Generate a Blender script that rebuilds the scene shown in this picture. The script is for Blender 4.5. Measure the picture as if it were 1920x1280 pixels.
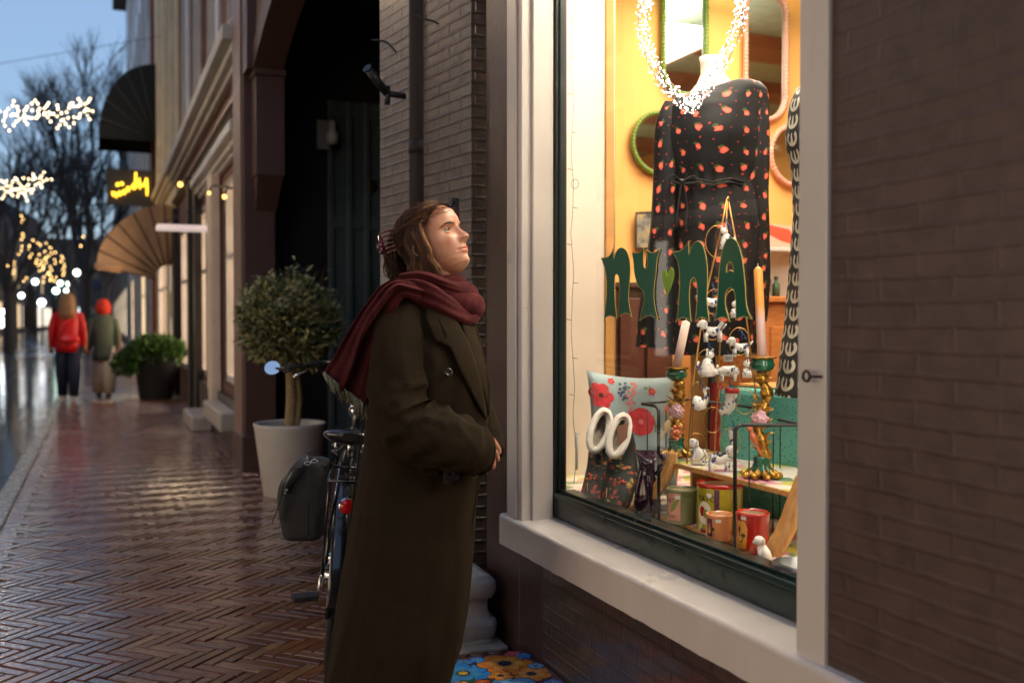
import bpy, bmesh, math, random
from math import sin, cos, pi, radians, atan2, sqrt, exp
from mathutils import Vector, Matrix, noise
from mathutils.geometry import tessellate_polygon

S = bpy.context.scene
for o in list(bpy.data.objects):
    bpy.data.objects.remove(o)
C = S.collection
random.seed(7)

# ------------------------------------------------------------ camera
CAM_H = 1.28
YAW = radians(22.34); PITCH = radians(1.23)
cd = bpy.data.cameras.new('camera')
cd.lens = 35; cd.sensor_width = 36; cd.sensor_fit = 'HORIZONTAL'
cd.clip_start = 0.05; cd.clip_end = 1500
cam = bpy.data.objects.new('camera', cd); C.objects.link(cam)
cam.location = (0, 0, CAM_H)
cam.rotation_euler = (pi/2 - PITCH, 0, -YAW)
cd.dof.use_dof = True; cd.dof.focus_distance = 3.3; cd.dof.aperture_fstop = 2.2
S.camera = cam

# ------------------------------------------------------------ world, exposure
w = bpy.data.worlds.new('World'); S.world = w; w.use_nodes = True
nt = w.node_tree; nt.nodes.clear()
sky = nt.nodes.new('ShaderNodeTexSky'); sky.sky_type = 'NISHITA'
sky.sun_disc = False; sky.sun_elevation = radians(4.0); sky.sun_rotation = radians(200)
sky.altitude = 0; sky.air_density = 1.0; sky.dust_density = 0.6; sky.ozone_density = 2.5
bgn = nt.nodes.new('ShaderNodeBackground'); bgn.inputs[1].default_value = 0.15
# a thin even dusk overcast in front of the clear twilight
ovc = nt.nodes.new('ShaderNodeMix'); ovc.data_type = 'RGBA'; ovc.inputs[0].default_value = .55
nt.links.new(sky.outputs[0], ovc.inputs[6]); ovc.inputs[7].default_value = (1.55, 2.12, 3.45, 1)
nt.links.new(ovc.outputs[2], bgn.inputs[0])
wo = nt.nodes.new('ShaderNodeOutputWorld'); nt.links.new(bgn.outputs[0], wo.inputs[0])
S.view_settings.view_transform = 'Standard'; S.view_settings.look = 'None'
S.view_settings.exposure = 0.8; S.view_settings.gamma = 1
S.cycles.use_denoising = True
S.cycles.sample_clamp_indirect = 4.0; S.cycles.sample_clamp_direct = 60
S.cycles.max_bounces = 7; S.cycles.transparent_max_bounces = 12
S.cycles.caustics_refractive = False; S.cycles.caustics_reflective = False

# ------------------------------------------------------------ pixel -> world (1920x1280 frame of the photo)
FX = 1920*35/36
_F = Vector((sin(YAW)*cos(PITCH), cos(YAW)*cos(PITCH), -sin(PITCH)))
_R = Vector((cos(YAW), -sin(YAW), 0)); _U = _R.cross(_F)
CO = Vector((0, 0, CAM_H))
def ray(px, py): return _F + _R*((px-960)/FX) - _U*((py-640)/FX)
def PX(px, py, X): r = ray(px, py); return CO + r*(X/r.x)
def PY(px, py, Y): r = ray(px, py); return CO + r*(Y/r.y)
def PZ(px, py, Z=0): r = ray(px, py); return CO + r*((Z-CAM_H)/r.z)
def PD(px, py, D): return CO + ray(px, py)*D

# ------------------------------------------------------------ objects
def tag(o, label=None, cat=None, group=None, kind=None):
    if label: o['label'] = label
    if cat: o['category'] = cat
    if group: o['group'] = group
    if kind: o['kind'] = kind
    return o
def thing(name, label, cat, loc=(0,0,0), group=None, rz=0):
    o = bpy.data.objects.new(name, None); C.objects.link(o); o.location = loc
    o.empty_display_size = .05
    if rz: o.rotation_euler.z = rz
    return tag(o, label, cat, group)
def wloc(o):
    v = Vector((0,0,0))
    while o is not None:
        v += Vector(o.location); o = o.parent
    return v
class MB:
    def __init__(s): s.v=[]; s.f=[]; s.m=[]; s.uv={}; s.sm=[]
    def face(s, idx, m=0, uv=None, smooth=False):
        s.f.append(tuple(idx)); s.m.append(m); s.sm.append(smooth)
        if uv is not None: s.uv[len(s.f)-1] = uv
    def poly(s, pts, m=0, uv=None, smooth=False):
        b=len(s.v); s.v += [tuple(p) for p in pts]; s.face(range(b,b+len(pts)), m, uv, smooth)
    def box(s, c, d, rot=None, m=0):
        c=Vector(c); hx,hy,hz=d[0]/2,d[1]/2,d[2]/2; b=len(s.v)
        for z in (-hz,hz):
            for x,y in ((-hx,-hy),(hx,-hy),(hx,hy),(-hx,hy)):
                p=Vector((x,y,z))
                if rot is not None: p = rot @ p
                s.v.append(tuple(c+p))
        for q in ((3,2,1,0),(4,5,6,7),(0,1,5,4),(1,2,6,5),(2,3,7,6),(3,0,4,7)):
            s.face([b+i for i in q], m)
    def bb(s, x0,x1,y0,y1,z0,z1, m=0):
        s.box(((x0+x1)/2,(y0+y1)/2,(z0+z1)/2),(abs(x1-x0),abs(y1-y0),abs(z1-z0)),None,m)
    def rings(s, rings, m=0, caps=True, closed=True, smooth=True, uvs=None):
        b=len(s.v); n=len(rings[0])
        for r in rings: s.v += [tuple(p) for p in r]
        k = n if closed else n-1
        for i in range(len(rings)-1):
            for j in range(k):
                a=b+i*n+j; c=b+i*n+(j+1)%n
                uv=None
                if uvs:
                    u0,u1=j/k,(j+1)/k; v0,v1=i/(len(rings)-1),(i+1)/(len(rings)-1)
                    uv=[(u0*uvs[0],v0*uvs[1]),(u1*uvs[0],v0*uvs[1]),(u1*uvs[0],v1*uvs[1]),(u0*uvs[0],v1*uvs[1])]
                s.face((a,c,c+n,a+n),m,uv,smooth)
        if caps and closed:
            s.face([b+j for j in range(n)][::-1],m); s.face([b+(len(rings)-1)*n+j for j in range(n)],m)
    def tube(s, pts, r, n=8, m=0, caps=True, flat=1.0):
        pts=[Vector(p) for p in pts]; N=len(pts)
        rs = r if isinstance(r,(list,tuple)) else [r]*N
        t0=(pts[1]-pts[0]).normalized()
        up=Vector((0,0,1)) if abs(t0.z)<.9 else Vector((1,0,0))
        nn=t0.cross(up).normalized(); rings=[]
        for i,p in enumerate(pts):
            t=(pts[min(i+1,N-1)]-pts[max(i-1,0)])
            t = t.normalized() if t.length>1e-9 else t0
            nn=(nn-t*nn.dot(t)); nn = nn.normalized() if nn.length>1e-6 else t.orthogonal().normalized()
            bb=t.cross(nn)
            rings.append([p+(nn*cos(2*pi*k/n)+bb*sin(2*pi*k/n)*flat)*rs[i] for k in range(n)])
        s.rings(rings,m,caps)
    def loop(s, pts, r, n=6, m=0):   # closed tube
        pts=[Vector(p) for p in pts]; N=len(pts); rings=[]
        nn=None
        for i,p in enumerate(pts):
            t=(pts[(i+1)%N]-pts[i-1]).normalized()
            if nn is None: nn=t.orthogonal().normalized()
            nn=(nn-t*nn.dot(t)).normalized(); bb=t.cross(nn)
            rings.append([p+(nn*cos(2*pi*k/n)+bb*sin(2*pi*k/n))*r for k in range(n)])
        b=len(s.v)
        for q in rings: s.v += [tuple(x) for x in q]
        for i in range(N):
            for j in range(n):
                s.face((b+i*n+j,b+i*n+(j+1)%n,b+((i+1)%N)*n+(j+1)%n,b+((i+1)%N)*n+j),m,None,True)
    def lathe(s, prof, c=(0,0,0), n=24, m=0, sx=1, sy=1, axis=None, caps=True, flute=0, nfl=0):
        c=Vector(c); rings=[]
        for r,z in prof:
            ring=[]
            for k in range(n):
                a=2*pi*k/n; rr=r*(1+flute*(cos(a*nfl) if nfl else 0))
                p=Vector((rr*cos(a)*sx, rr*sin(a)*sy, z))
                if axis is not None: p = axis @ p
                ring.append(c+p)
            rings.append(ring)
        s.rings(rings,m,caps)
    def ell(s, c, r, rot=None, nu=16, nv=10, m=0, dis=0, seed=0):
        c=Vector(c); r = (r,r,r) if isinstance(r,(int,float)) else r
        rings=[]
        for i in range(nv+1):
            th=pi*i/nv*0.996+pi*.002
            ring=[]
            for k in range(nu):
                a=2*pi*k/nu
                p=Vector((sin(th)*cos(a),sin(th)*sin(a),-cos(th)))
                if dis: p *= 1+dis*noise.noise(p*2.3+Vector((seed,seed*1.7,0)))
                p=Vector((p.x*r[0],p.y*r[1],p.z*r[2]))
                if rot is not None: p=rot@p
                ring.append(c+p)
            rings.append(ring)
        s.rings(rings,m,True)
    def build(s, name, mats, parent=None, bevel=0, smooth=None, sub=0, kind=None, solid=0, auto=None):
        me=bpy.data.meshes.new(name); off = wloc(parent) if parent is not None else Vector((0,0,0))
        if parent is None and getattr(s,'org',None) is not None: off=Vector(s.org)
        me.from_pydata([(x-off.x,y-off.y,z-off.z) for x,y,z in s.v],[],s.f)
        if not isinstance(mats,(list,tuple)): mats=[mats]
        for mm in mats: me.materials.append(mm)
        me.polygons.foreach_set('material_index', s.m)
        me.polygons.foreach_set('use_smooth', [ (smooth if smooth is not None else q) for q in s.sm])
        if s.uv:
            ul=me.uv_layers.new(name='uv')
            for fi,uv in s.uv.items():
                p=me.polygons[fi]
                for li,u in zip(p.loop_indices,uv): ul.data[li].uv=u
        me.update()
        o=bpy.data.objects.new(name,me); C.objects.link(o)
        if parent is not None: o.parent=parent
        else: o.location=off
        if kind: o['kind']=kind
        if bevel:
            b=o.modifiers.new('bevel','BEVEL'); b.width=bevel; b.segments=2; b.limit_method='ANGLE'; b.angle_limit=radians(40)
        if solid:
            b=o.modifiers.new('solid','SOLIDIFY'); b.thickness=solid; b.offset=0
        if sub:
            b=o.modifiers.new('sub','SUBSURF'); b.levels=sub; b.render_levels=sub
        return o
def shape2d(mb, loops, f, thick=0, m=0, uv=False):
    """fill polygon loops (list of 2d lists; first outer, others holes); f maps (x,y,h)->3d"""
    L=[[Vector((p[0],p[1],0)) for p in lp] for lp in loops]
    tris=tessellate_polygon(L); flat=[p for lp in L for p in lp]
    b=len(mb.v); mb.v += [tuple(f(p.x,p.y,thick)) for p in flat]
    for t in tris: mb.face([b+i for i in t],m,[(flat[i].x,flat[i].y) for i in t] if uv else None)
    if thick:
        b2=len(mb.v); mb.v += [tuple(f(p.x,p.y,0)) for p in flat]
        for t in tris: mb.face([b2+i for i in t][::-1],m,[(flat[i].x,flat[i].y) for i in t][::-1] if uv else None)
        k=0
        for lp in L:
            n=len(lp)
            for i in range(n): mb.face((b+k+i,b+k+(i+1)%n,b2+k+(i+1)%n,b2+k+i),m,[(0,0)]*4 if uv else None)
            k+=n
def spline(pts, n=8, closed=False):
    pts=[Vector(p) for p in pts]; N=len(pts); out=[]
    R = range(N if closed else N-1)
    for i in R:
        g=lambda j: pts[j%N] if closed else pts[max(0,min(N-1,j))]
        p0,p1,p2,p3=g(i-1),g(i),g(i+1),g(i+2)
        for k in range(n):
            t=k/n
            out.append(.5*((2*p1)+(-p0+p2)*t+(2*p0-5*p1+4*p2-p3)*t*t+(-p0+3*p1-3*p2+p3)*t**3))
    if not closed: out.append(pts[-1])
    return out
def lerp(a,b,t): return a+(b-a)*t
def interp(tab, x):
    """tab: list of (x, v...) sorted"""
    if x<=tab[0][0]: return tab[0][1:] if len(tab[0])>2 else tab[0][1]
    for i in range(len(tab)-1):
        if x<=tab[i+1][0]:
            t=(x-tab[i][0])/(tab[i+1][0]-tab[i][0]); t=t*t*(3-2*t)*.5+t*.5
            r=tuple(lerp(a,b,t) for a,b in zip(tab[i][1:],tab[i+1][1:]))
            return r if len(r)>1 else r[0]
    return tab[-1][1:] if len(tab[-1])>2 else tab[-1][1]
def copy_tree(o, parent=None):
    c=o.copy(); C.objects.link(c); c.parent=parent
    for ch in list(o.children): copy_tree(ch,c)
    return c

def place_bulbs(parent,pts,r,mat,name='bulb',nu=6,nv=4):
    o_=wloc(parent); m_=MB(); m_.ell((0,0,0),r,None,nu,nv); first=None
    for i,p in enumerate(pts[:100]):
        if first is None:
            me=bpy.data.meshes.new(name); me.from_pydata(m_.v,[],m_.f); me.materials.append(mat); first=me
        o=bpy.data.objects.new(name,first); C.objects.link(o); o.parent=parent; o.location=Vector(p)-o_
    if len(pts)>100:
        m2=MB()
        for p in pts[100:]: m2.ell(p,r,None,nu,nv)
        q=m2.build(name,mat,parent); q['kind']='stuff'
# ------------------------------------------------------------ materials
def srgb(r,g,b):
    f=lambda c:(c/255/12.92 if c/255<=.04045 else ((c/255+.055)/1.055)**2.4)
    return (f(r),f(g),f(b),1)
class NT:
    def __init__(s,name):
        s.mat=bpy.data.materials.new(name); s.mat.use_nodes=True; s.t=s.mat.node_tree
        s.p=s.t.nodes['Principled BSDF']; s.out=s.t.nodes['Material Output']
    def n(s,typ,**kw):
        nd=s.t.nodes.new('ShaderNode'+typ)
        for k,v in kw.items():
            if k=='inp':
                for a,b in v.items(): nd.inputs[a].default_value=b
            else: setattr(nd,k,v)
        return nd
    def l(s,a,b): s.t.links.new(a,b)
    def math(s,op,a,b=None,c=None):
        nd=s.n('Math',operation=op)
        for i,x in enumerate((a,b,c)):
            if x is None: continue
            if isinstance(x,(int,float)): nd.inputs[i].default_value=x
            else: s.l(x,nd.inputs[i])
        return nd.outputs[0]
    def mix(s,f,a,b):
        nd=s.n('Mix',data_type='RGBA')
        for i,x in ((0,f),(6,a),(7,b)):
            if isinstance(x,(int,float)): nd.inputs[i].default_value=x
            elif isinstance(x,tuple): nd.inputs[i].default_value=x
            else: s.l(x,nd.inputs[i])
        return nd.outputs[2]
    def ramp(s,f,stops,interp='LINEAR'):
        nd=s.n('ValToRGB'); cr=nd.color_ramp; cr.interpolation=interp
        while len(cr.elements)<len(stops): cr.elements.new(.5)
        for e,(p,c) in zip(cr.elements,stops): e.position=p; e.color=c if isinstance(c,tuple) else (c,c,c,1)
        s.l(f,nd.inputs[0]); return nd.outputs[0]
    def bump(s,h,strength=.3,dist=.01,prev=None):
        nd=s.n('Bump',inp={'Strength':strength,'Distance':dist}); s.l(h,nd.inputs['Height'])
        if prev is not None: s.l(prev,nd.inputs['Normal'])
        s.l(nd.outputs[0],s.p.inputs['Normal']); return nd.outputs[0]
    def obj(s,scale=(1,1,1)):
        tc=s.n('TexCoord'); mp=s.n('Mapping'); mp.inputs['Scale'].default_value=scale
        s.l(tc.outputs['Object'],mp.inputs[0]); return mp.outputs[0]
    def uv(s,scale=(1,1,1)):
        tc=s.n('TexCoord'); mp=s.n('Mapping'); mp.inputs['Scale'].default_value=scale
        s.l(tc.outputs['UV'],mp.inputs[0]); return mp.outputs[0]
    def noise(s,vec,scale,detail=4,rough=.55,out=0):
        nd=s.n('TexNoise',inp={'Scale':scale,'Detail':detail,'Roughness':rough}); s.l(vec,nd.inputs['Vector']); return nd.outputs[out]
_mc={}
def M(name, col, rough=.5, metal=0, var=.12, nscale=12, bump=.0, bscale=60, emit=None, estr=0, sheen=0, coat=0, spec=.5, rvar=.1, trans=0, sss=0):
    if name in _mc: return _mc[name]
    t=NT(name); p=t.p
    c=tuple(col[:3])+(1,)
    vec=t.obj()
    nz=t.noise(vec,nscale,5)
    lo=tuple(x*(1-var) for x in c[:3])+(1,); hi=tuple(min(1,x*(1+var)) for x in c[:3])+(1,)
    t.l(t.ramp(nz,[(.3,lo),(.7,hi)]),p.inputs['Base Color'])
    t.l(t.math('MULTIPLY_ADD',nz,rvar*2,rough-rvar),p.inputs['Roughness'])
    p.inputs['Metallic'].default_value=metal
    p.inputs['Specular IOR Level'].default_value=spec
    if bump:
        t.bump(t.noise(vec,bscale,4),bump,.004)
    if emit is not None:
        p.inputs['Emission Color'].default_value=tuple(emit[:3])+(1,); p.inputs['Emission Strength'].default_value=estr
    if sheen: p.inputs['Sheen Weight'].default_value=sheen; p.inputs['Sheen Roughness'].default_value=.4
    if coat: p.inputs['Coat Weight'].default_value=coat; p.inputs['Coat Roughness'].default_value=.08
    if trans: p.inputs['Transmission Weight'].default_value=trans
    if sss:
        p.inputs['Subsurface Weight'].default_value=sss; p.inputs['Subsurface Radius'].default_value=(.012,.005,.003); p.inputs['Subsurface Scale'].default_value=.6
    _mc[name]=t.mat; return t.mat
def EM(name,col,strength):
    if name in _mc: return _mc[name]
    t=NT(name); t.t.nodes.remove(t.p); e=t.n('Emission',inp={'Strength':strength}); e.inputs[0].default_value=tuple(col[:3])+(1,)
    t.l(e.outputs[0],t.out.inputs[0]); _mc[name]=t.mat; return t.mat
def brick_mat(name, col, bw=.21, bh=.066, mortar=.009, strength=.6, rough=.35, gl=.15, chips=False, wob_=(.02,.010), mdark=.45):
    t=NT(name); uv=t.uv()
    wob=t.noise(uv,5.2,3); w2=t.noise(uv,9 if chips else 30,4)
    va=t.n('VectorMath',operation='MULTIPLY_ADD')
    cmb=t.n('CombineXYZ'); t.l(t.math('SUBTRACT',wob,.5),cmb.inputs[0]); t.l(t.math('SUBTRACT',w2,.5),cmb.inputs[1])
    t.l(cmb.outputs[0],va.inputs[0]); va.inputs[1].default_value=(wob_[0],wob_[1],0); t.l(uv,va.inputs[2])
    br=t.n('TexBrick',inp={'Scale':1,'Mortar Size':mortar,'Mortar Smooth':.6,'Brick Width':bw,'Row Height':bh,'Bias':0})
    br.inputs['Color1'].default_value=(.75,.75,.75,1); br.inputs['Color2'].default_value=(1,1,1,1); br.inputs['Mortar'].default_value=(0,0,0,1)
    t.l(va.outputs[0],br.inputs['Vector'])
    n1=t.noise(uv,14,6,.6); n2=t.noise(uv,90,4,.6)
    h=t.math('ADD',t.math('MULTIPLY',t.n('RGBToBW').outputs[0],0),0)
    bw_=t.n('RGBToBW'); t.l(br.outputs['Color'],bw_.inputs[0])
    h=t.math('ADD',t.math('MULTIPLY',bw_.outputs[0],1.0),t.math('ADD',t.math('MULTIPLY',n1,.9),t.math('MULTIPLY',n2,.22)))
    t.bump(h,strength,.008)
    lo=tuple(x*.72 for x in col[:3])+(1,); hi=tuple(x*1.25 for x in col[:3])+(1,)
    c=t.ramp(n1,[(.32,lo),(.68,hi)])
    c=t.mix(t.math('MULTIPLY',br.outputs['Fac'],mdark),c,tuple(x*.45 for x in col[:3])+(1,))
    if chips:
        nn=t.noise(uv,7.3,7,.72); c=t.mix(t.ramp(nn,[(.735,0.),(.75,1.)]),c,srgb(170,150,125))
    t.l(c,t.p.inputs['Base Color'])
    t.l(t.math('MULTIPLY_ADD',n1,gl*2,rough-gl),t.p.inputs['Roughness'])
    return t.mat
def wallquad(mb, a, b, z0, z1, m=0, u0=0):
    """vertical quad from a=(x,y) to b=(x,y); uv in metres"""
    L=sqrt((a[0]-b[0])**2+(a[1]-b[1])**2)
    mb.poly([(a[0],a[1],z0),(b[0],b[1],z0),(b[0],b[1],z1),(a[0],a[1],z1)],m,[(u0,z0),(u0+L,z0),(u0+L,z1),(u0,z1)])
# ============================================================ ground
WL = 1.48           # plane of the shop wall
asph = NT('wet road'); 
_v=asph.obj(); _n1=asph.noise(_v,1.2,4); _n2=asph.noise(_v,35,4)
asph.l(asph.ramp(_n1,[(.35,(.018,.020,.024,1)),(.7,(.045,.045,.048,1))]),asph.p.inputs['Base Color'])
asph.l(asph.ramp(_n1,[(.4,.06),(.62,.32)]),asph.p.inputs['Roughness'])
asph.bump(asph.math('ADD',_n2,asph.math('MULTIPLY',_n1,1.2)),.22,.01)
ASPH=asph.mat
mb=MB(); mb.poly([(-400,-60,-.10),(400,-60,-.10),(400,900,-.10),(-400,900,-.10)])
mb.build('ground',ASPH,kind='structure')
# paved road lane beside the kerb: dark slabs
mb=MB(); rr=random.Random(3)
y=3.0
while y<40:
    x=-.735
    while x>-3.4:
        w_=.40; z=-.075+rr.uniform(-.002,.002)
        mb.box((x-w_/2,y+.3,z-.01),(w_-.008,.592,.03),Matrix.Rotation(rr.uniform(-.004,.004),3,'Y')@Matrix.Rotation(rr.uniform(-.004,.004),3,'X'))
        x-=w_
    y+=.6
SLAB=M('dark wet slab',srgb(58,66,78),.10,0,.3,6,.18,30,rvar=.06)
mb.build('road',SLAB,kind='structure',bevel=.003)
# kerb of pale stone blocks with a step down to the road
mb=MB(); y=-2
KERB=M('kerb stone',srgb(120,112,98),.25,0,.3,9,.4,70)
while y<60:
    mb.bb(-.72,-.585,y+.003,y+.997,-.1,.002+rr.uniform(-.001,.002)); y+=1
mb.build('kerb',KERB,kind='structure',bevel=.01)
# soldier course of bricks along the kerb and herringbone field
BRK=NT('wet clinker'); 
_a=BRK.n('Attribute',attribute_name='tone'); _v=BRK.obj(); _n=BRK.noise(_v,60,5); _nb=BRK.noise(_v,1.7,4)
_c=BRK.ramp(_a.outputs['Fac'],[(0,srgb(98,60,42)),(.35,srgb(144,88,58)),(.7,srgb(120,78,54)),(1,srgb(168,124,86))])
_c2=BRK.mix(BRK.math('MULTIPLY',_n,.5),_c,(.02,.013,.011,1)); BRK.l(_c2,BRK.p.inputs['Base Color'])
BRK.l(BRK.math('ADD',BRK.ramp(_nb,[(.35,.10),(.7,.26)]),BRK.math('MULTIPLY',_a.outputs['Fac'],.08)),BRK.p.inputs['Roughness'])
BRK.bump(BRK.math('ADD',_n,BRK.math('MULTIPLY',BRK.noise(_v,14,3),1.2)),.32,.006)
BRK.p.inputs['Specular IOR Level'].default_value=.6; BRK.p.inputs['Coat Weight'].default_value=.9; BRK.p.inputs['Coat Roughness'].default_value=.20; BRK.p.inputs['Coat IOR'].default_value=1.4
mb=MB(); tones=[]
def paver(cx,cy,L,W,ang,rr):
    t=rr.random(); z=rr.gauss(0,.0012); tx=rr.gauss(0,.005); ty=rr.gauss(0,.009)
    ca,sa=cos(ang),sin(ang); b=len(mb.v); e=.0045
    for (l,w_,h) in ((L,W,-.012),(L-.001,W-.001,-.003),(L-2*e,W-2*e,0)):
        for sx,sy in ((-1,-1),(1,-1),(1,1),(-1,1)):
            u=sx*l/2; v=sy*w_/2
            mb.v.append((cx+u*ca-v*sa, cy+u*sa+v*ca, z+h+u*tx+v*ty))
    for k in (0,4):
        for j in range(4):
            mb.face((b+k+j,b+k+(j+1)%4,b+k+4+(j+1)%4,b+k+4+j)); tones.append(t)
    mb.face((b+8,b+9,b+10,b+11)); tones.append(t)
Wb,Lb=.052,.208
rr=random.Random(11); s45=cos(pi/4)
def inwalk(x,y):
    if y<1.6 or y>21: return False
    xr = 1.46 if y<3.95 else (2.6 if 4.9<y<8.9 else (1.44-.05*(y-3.95) if y<4.9 else 1.24))
    return -.50<x<xr+.05
# herringbone with 4:1 bricks, laid at 45 degrees to the kerb
g=Wb
N=460
for i in range(-300,60):
    for j in range(0,345):
        k=(i+j)%8
        # classic herringbone: horizontal brick starts where (i - j) mod 8 == 0, vertical where == 4
        m=(i-j)%8
        if m==0:
            cx,cy=(i+2)*g,(j+.5)*g; a=0
        elif m==7:
            # vertical brick occupying column i, rows j..j+3 shifted
            cx,cy=(i+.5)*g,(j+2)*g; a=pi/2
        else: continue
        X=(cx+cy)*s45; Y=(cy-cx)*s45
        if not inwalk(X,Y): continue
        paver(X,Y,Lb-.006,Wb-.006,a-pi/4,rr)
y=1.6
while y<40:
    paver(-.535,y+.026,.095,.047,0,rr); y+=.052
o=mb.build('pavement',BRK.mat,kind='structure')
at=o.data.attributes.new('tone','FLOAT','FACE'); at.data.foreach_set('value',tones)
mb=MB(); mb.poly([(-.585,-3,-.0075),(6,-3,-.0075),(6,140,-.0075),(-.585,140,-.0075)])
mb.build('pavement_bed',M('pavement bed',(.016,.012,.010),.28,0,.3,8,.5,50),kind='structure')
mb=MB(); mb.poly([(-.585,21,.002),(3,21,.002),(3,140,.002),(-.585,140,.002)])
mb.build('far_pavement',M('far pavement',srgb(92,56,46),.2,0,.3,8,.5,30),kind='structure')

# ============================================================ the shop with the window
BROWN=srgb(78,59,52)
PB=brick_mat('brown painted brick',BROWN,strength=.24,rough=.46,gl=.12,wob_=(.034,.017),mdark=.10,bw=.19,bh=.047,chips=True,mortar=.007)
PBd=brick_mat('brown painted brick low',srgb(66,46,41),strength=1.0,rough=.36,gl=.12,bw=.20,bh=.049,mortar=.007)
BP=M('brown smooth paint',srgb(66,47,42),.38,0,.15,7,.35,30)
def painted(name,col,rough=.3,streak=0.1):
    t=NT(name); v=t.obj((1,1,.18)); v2=t.obj(); n=t.noise(v,9,5,.6); n2=t.noise(v2,45,4); n3=t.noise(v2,2.5,5)
    lo=tuple(x*(1-streak*1.5) for x in col[:3])+(1,); hi=tuple(min(1,x*(1+streak*.6)) for x in col[:3])+(1,)
    c=t.ramp(t.math('MULTIPLY_ADD',n3,.5,t.math('MULTIPLY',n,.5)),[(.36,lo),(.62,hi)])
    sp=t.ramp(t.noise(v2,70,2,.5),[(.77,0.),(.79,1.)]); c=t.mix(t.math('MULTIPLY',sp,.55),c,(.08,.065,.05,1))
    t.l(c,t.p.inputs['Base Color']); t.l(t.math('MULTIPLY_ADD',n3,.24,rough-.12),t.p.inputs['Roughness'])
    t.bump(t.math('ADD',n2,t.math('MULTIPLY',n3,.6)),.2,.002); t.p.inputs['Coat Weight'].default_value=.12
    return t.mat
WHITE=painted('old white gloss paint',srgb(216,206,196),.32,.05)
GREEN=painted('dark green gloss paint',(.003,.016,.014),.30,.4)
shop=thing('shop_building','dark brown painted brick shop with a wide white framed display window','building',(WL,2.6,0))
NWX=1.430; DX=1.47
mb=MB()
wallquad(mb,(NWX,-12),(NWX,1.702),0,5,0,.03); wallquad(mb,(NWX,-12),(DX,3.9),5,12.5,0,0)
mb.build('wall',PB,shop)
mb=MB(); wallquad(mb,(DX,1.60),(DX,3.28),-.02,.43,0,.0)
mb.build('wall',PBd,shop)
mb=MB()
mb.bb(DX,DX+.3,3.28,3.50,-.02,.45); mb.bb(DX,DX+.2,3.5005,3.86,-.02,5)
mb.bb(DX-.0,DX+.2,1.70,3.50,2.98,5); mb.bb(DX+.18,DX+.26,-12,1.69,0,5)
mb.build('wall_trim',BP,shop,bevel=.006)
mb=MB()
mb.bb(1.420,1.58,1.700,1.795,.5,3.0)      # near jamb
mb.build('window_jamb',WHITE,shop,bevel=.004)
mb=MB()
mb.bb(1.420,1.541,3.363,3.509,.5,3.0); mb.bb(1.409,1.4195,3.395,3.48,.5,3.0)
mb.bb(1.458,1.540,3.345,3.3625,.5,3.0)
mb.build('window_jamb',WHITE,shop,bevel=.004)
# sill
mb=MB()
prof=[(1.400,.425),(1.400,.532),(1.408,.541),(1.56,.547),(1.56,.425)]
N_=90; rings=[]
for i in range(N_+1):
    yy=lerp(1.30,3.537,i/N_)
    q=noise.noise(Vector((yy*3,0,0)))*.003+noise.noise(Vector((yy*17,0,0)))*.0015
    rings.append([(x+ (q if x<1.45 else 0), yy, z+ ((noise.noise(Vector((yy*5,3,0)))*.0015+noise.noise(Vector((yy*23,3,0)))*.0012) if z>.5 else q)) for x,z in prof])
mb.rings(rings,0,True,True,False)
mb.build('window_sill',WHITE,shop,bevel=.005)
# the green sash frame
mb=MB()
mb.bb(1.543,1.584,3.3355,3.3625,.548,3.0); mb.bb(1.556,1.572,3.326,3.335,.65,3.0)
mb.bb(1.543,1.616,1.796,1.845,.548,3.0)
mb.bb(1.546,1.616,1.846,3.335,.548,.622)
mb.bb(1.539,1.616,1.846,3.335,.6225,.643)
mb.bb(1.560,1.616,1.846,3.325,.6435,.653)
mb.bb(1.543,1.616,1.846,3.335,2.93,3.0)
mb.build('window_frame',GREEN,shop,bevel=.004)
gt=NT('window glass'); gt.t.nodes.remove(gt.p)
gl=gt.n('BsdfGlossy',inp={'Roughness':.012}); tr=gt.n('BsdfTransparent'); geo=gt.n('NewGeometry'); dt=gt.n('VectorMath',operation='DOT_PRODUCT'); gt.l(geo.outputs['Incoming'],dt.inputs[0]); gt.l(geo.outputs['Normal'],dt.inputs[1]); mx=gt.n('MixShader')
gt.l(gt.math('MULTIPLY_ADD',gt.math('POWER',gt.math('SUBTRACT',1.0,gt.math('ABSOLUTE',dt.outputs['Value'])),5.0),.95,.05),mx.inputs[0]); gt.l(tr.outputs[0],mx.inputs[1]); gt.l(gl.outputs[0],mx.inputs[2]); gt.l(mx.outputs[0],gt.out.inputs[0])
GLASS=gt.mat
GX=1.574
mb=MB(); mb.poly([(GX,1.84,.65),(GX,1.84,2.95),(GX,3.36,2.95),(GX,3.36,.65)]); mb.build('window_pane',GLASS,shop)
# ------- iron hook on the near jamb
hk=thing('iron_hook','rusty iron eye hook screwed into the near white window jamb','hook',(1.42,1.75,1.15))
p=PX(1512,705,1.400); mb=MB()
mb.loop([p+Vector((.0,.011*cos(a),.011*sin(a))) for a in [2*pi*i/16 for i in range(16)]],.0032,6)
mb.tube([p+Vector((0,-.012,0)),p+Vector((.005,-.024,0)),p+Vector((.03,-.027,0))],.0034,6)
mb.build('eye',M('rust iron',srgb(58,34,26),.5,.6,.3,60,.5,200),hk)
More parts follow.
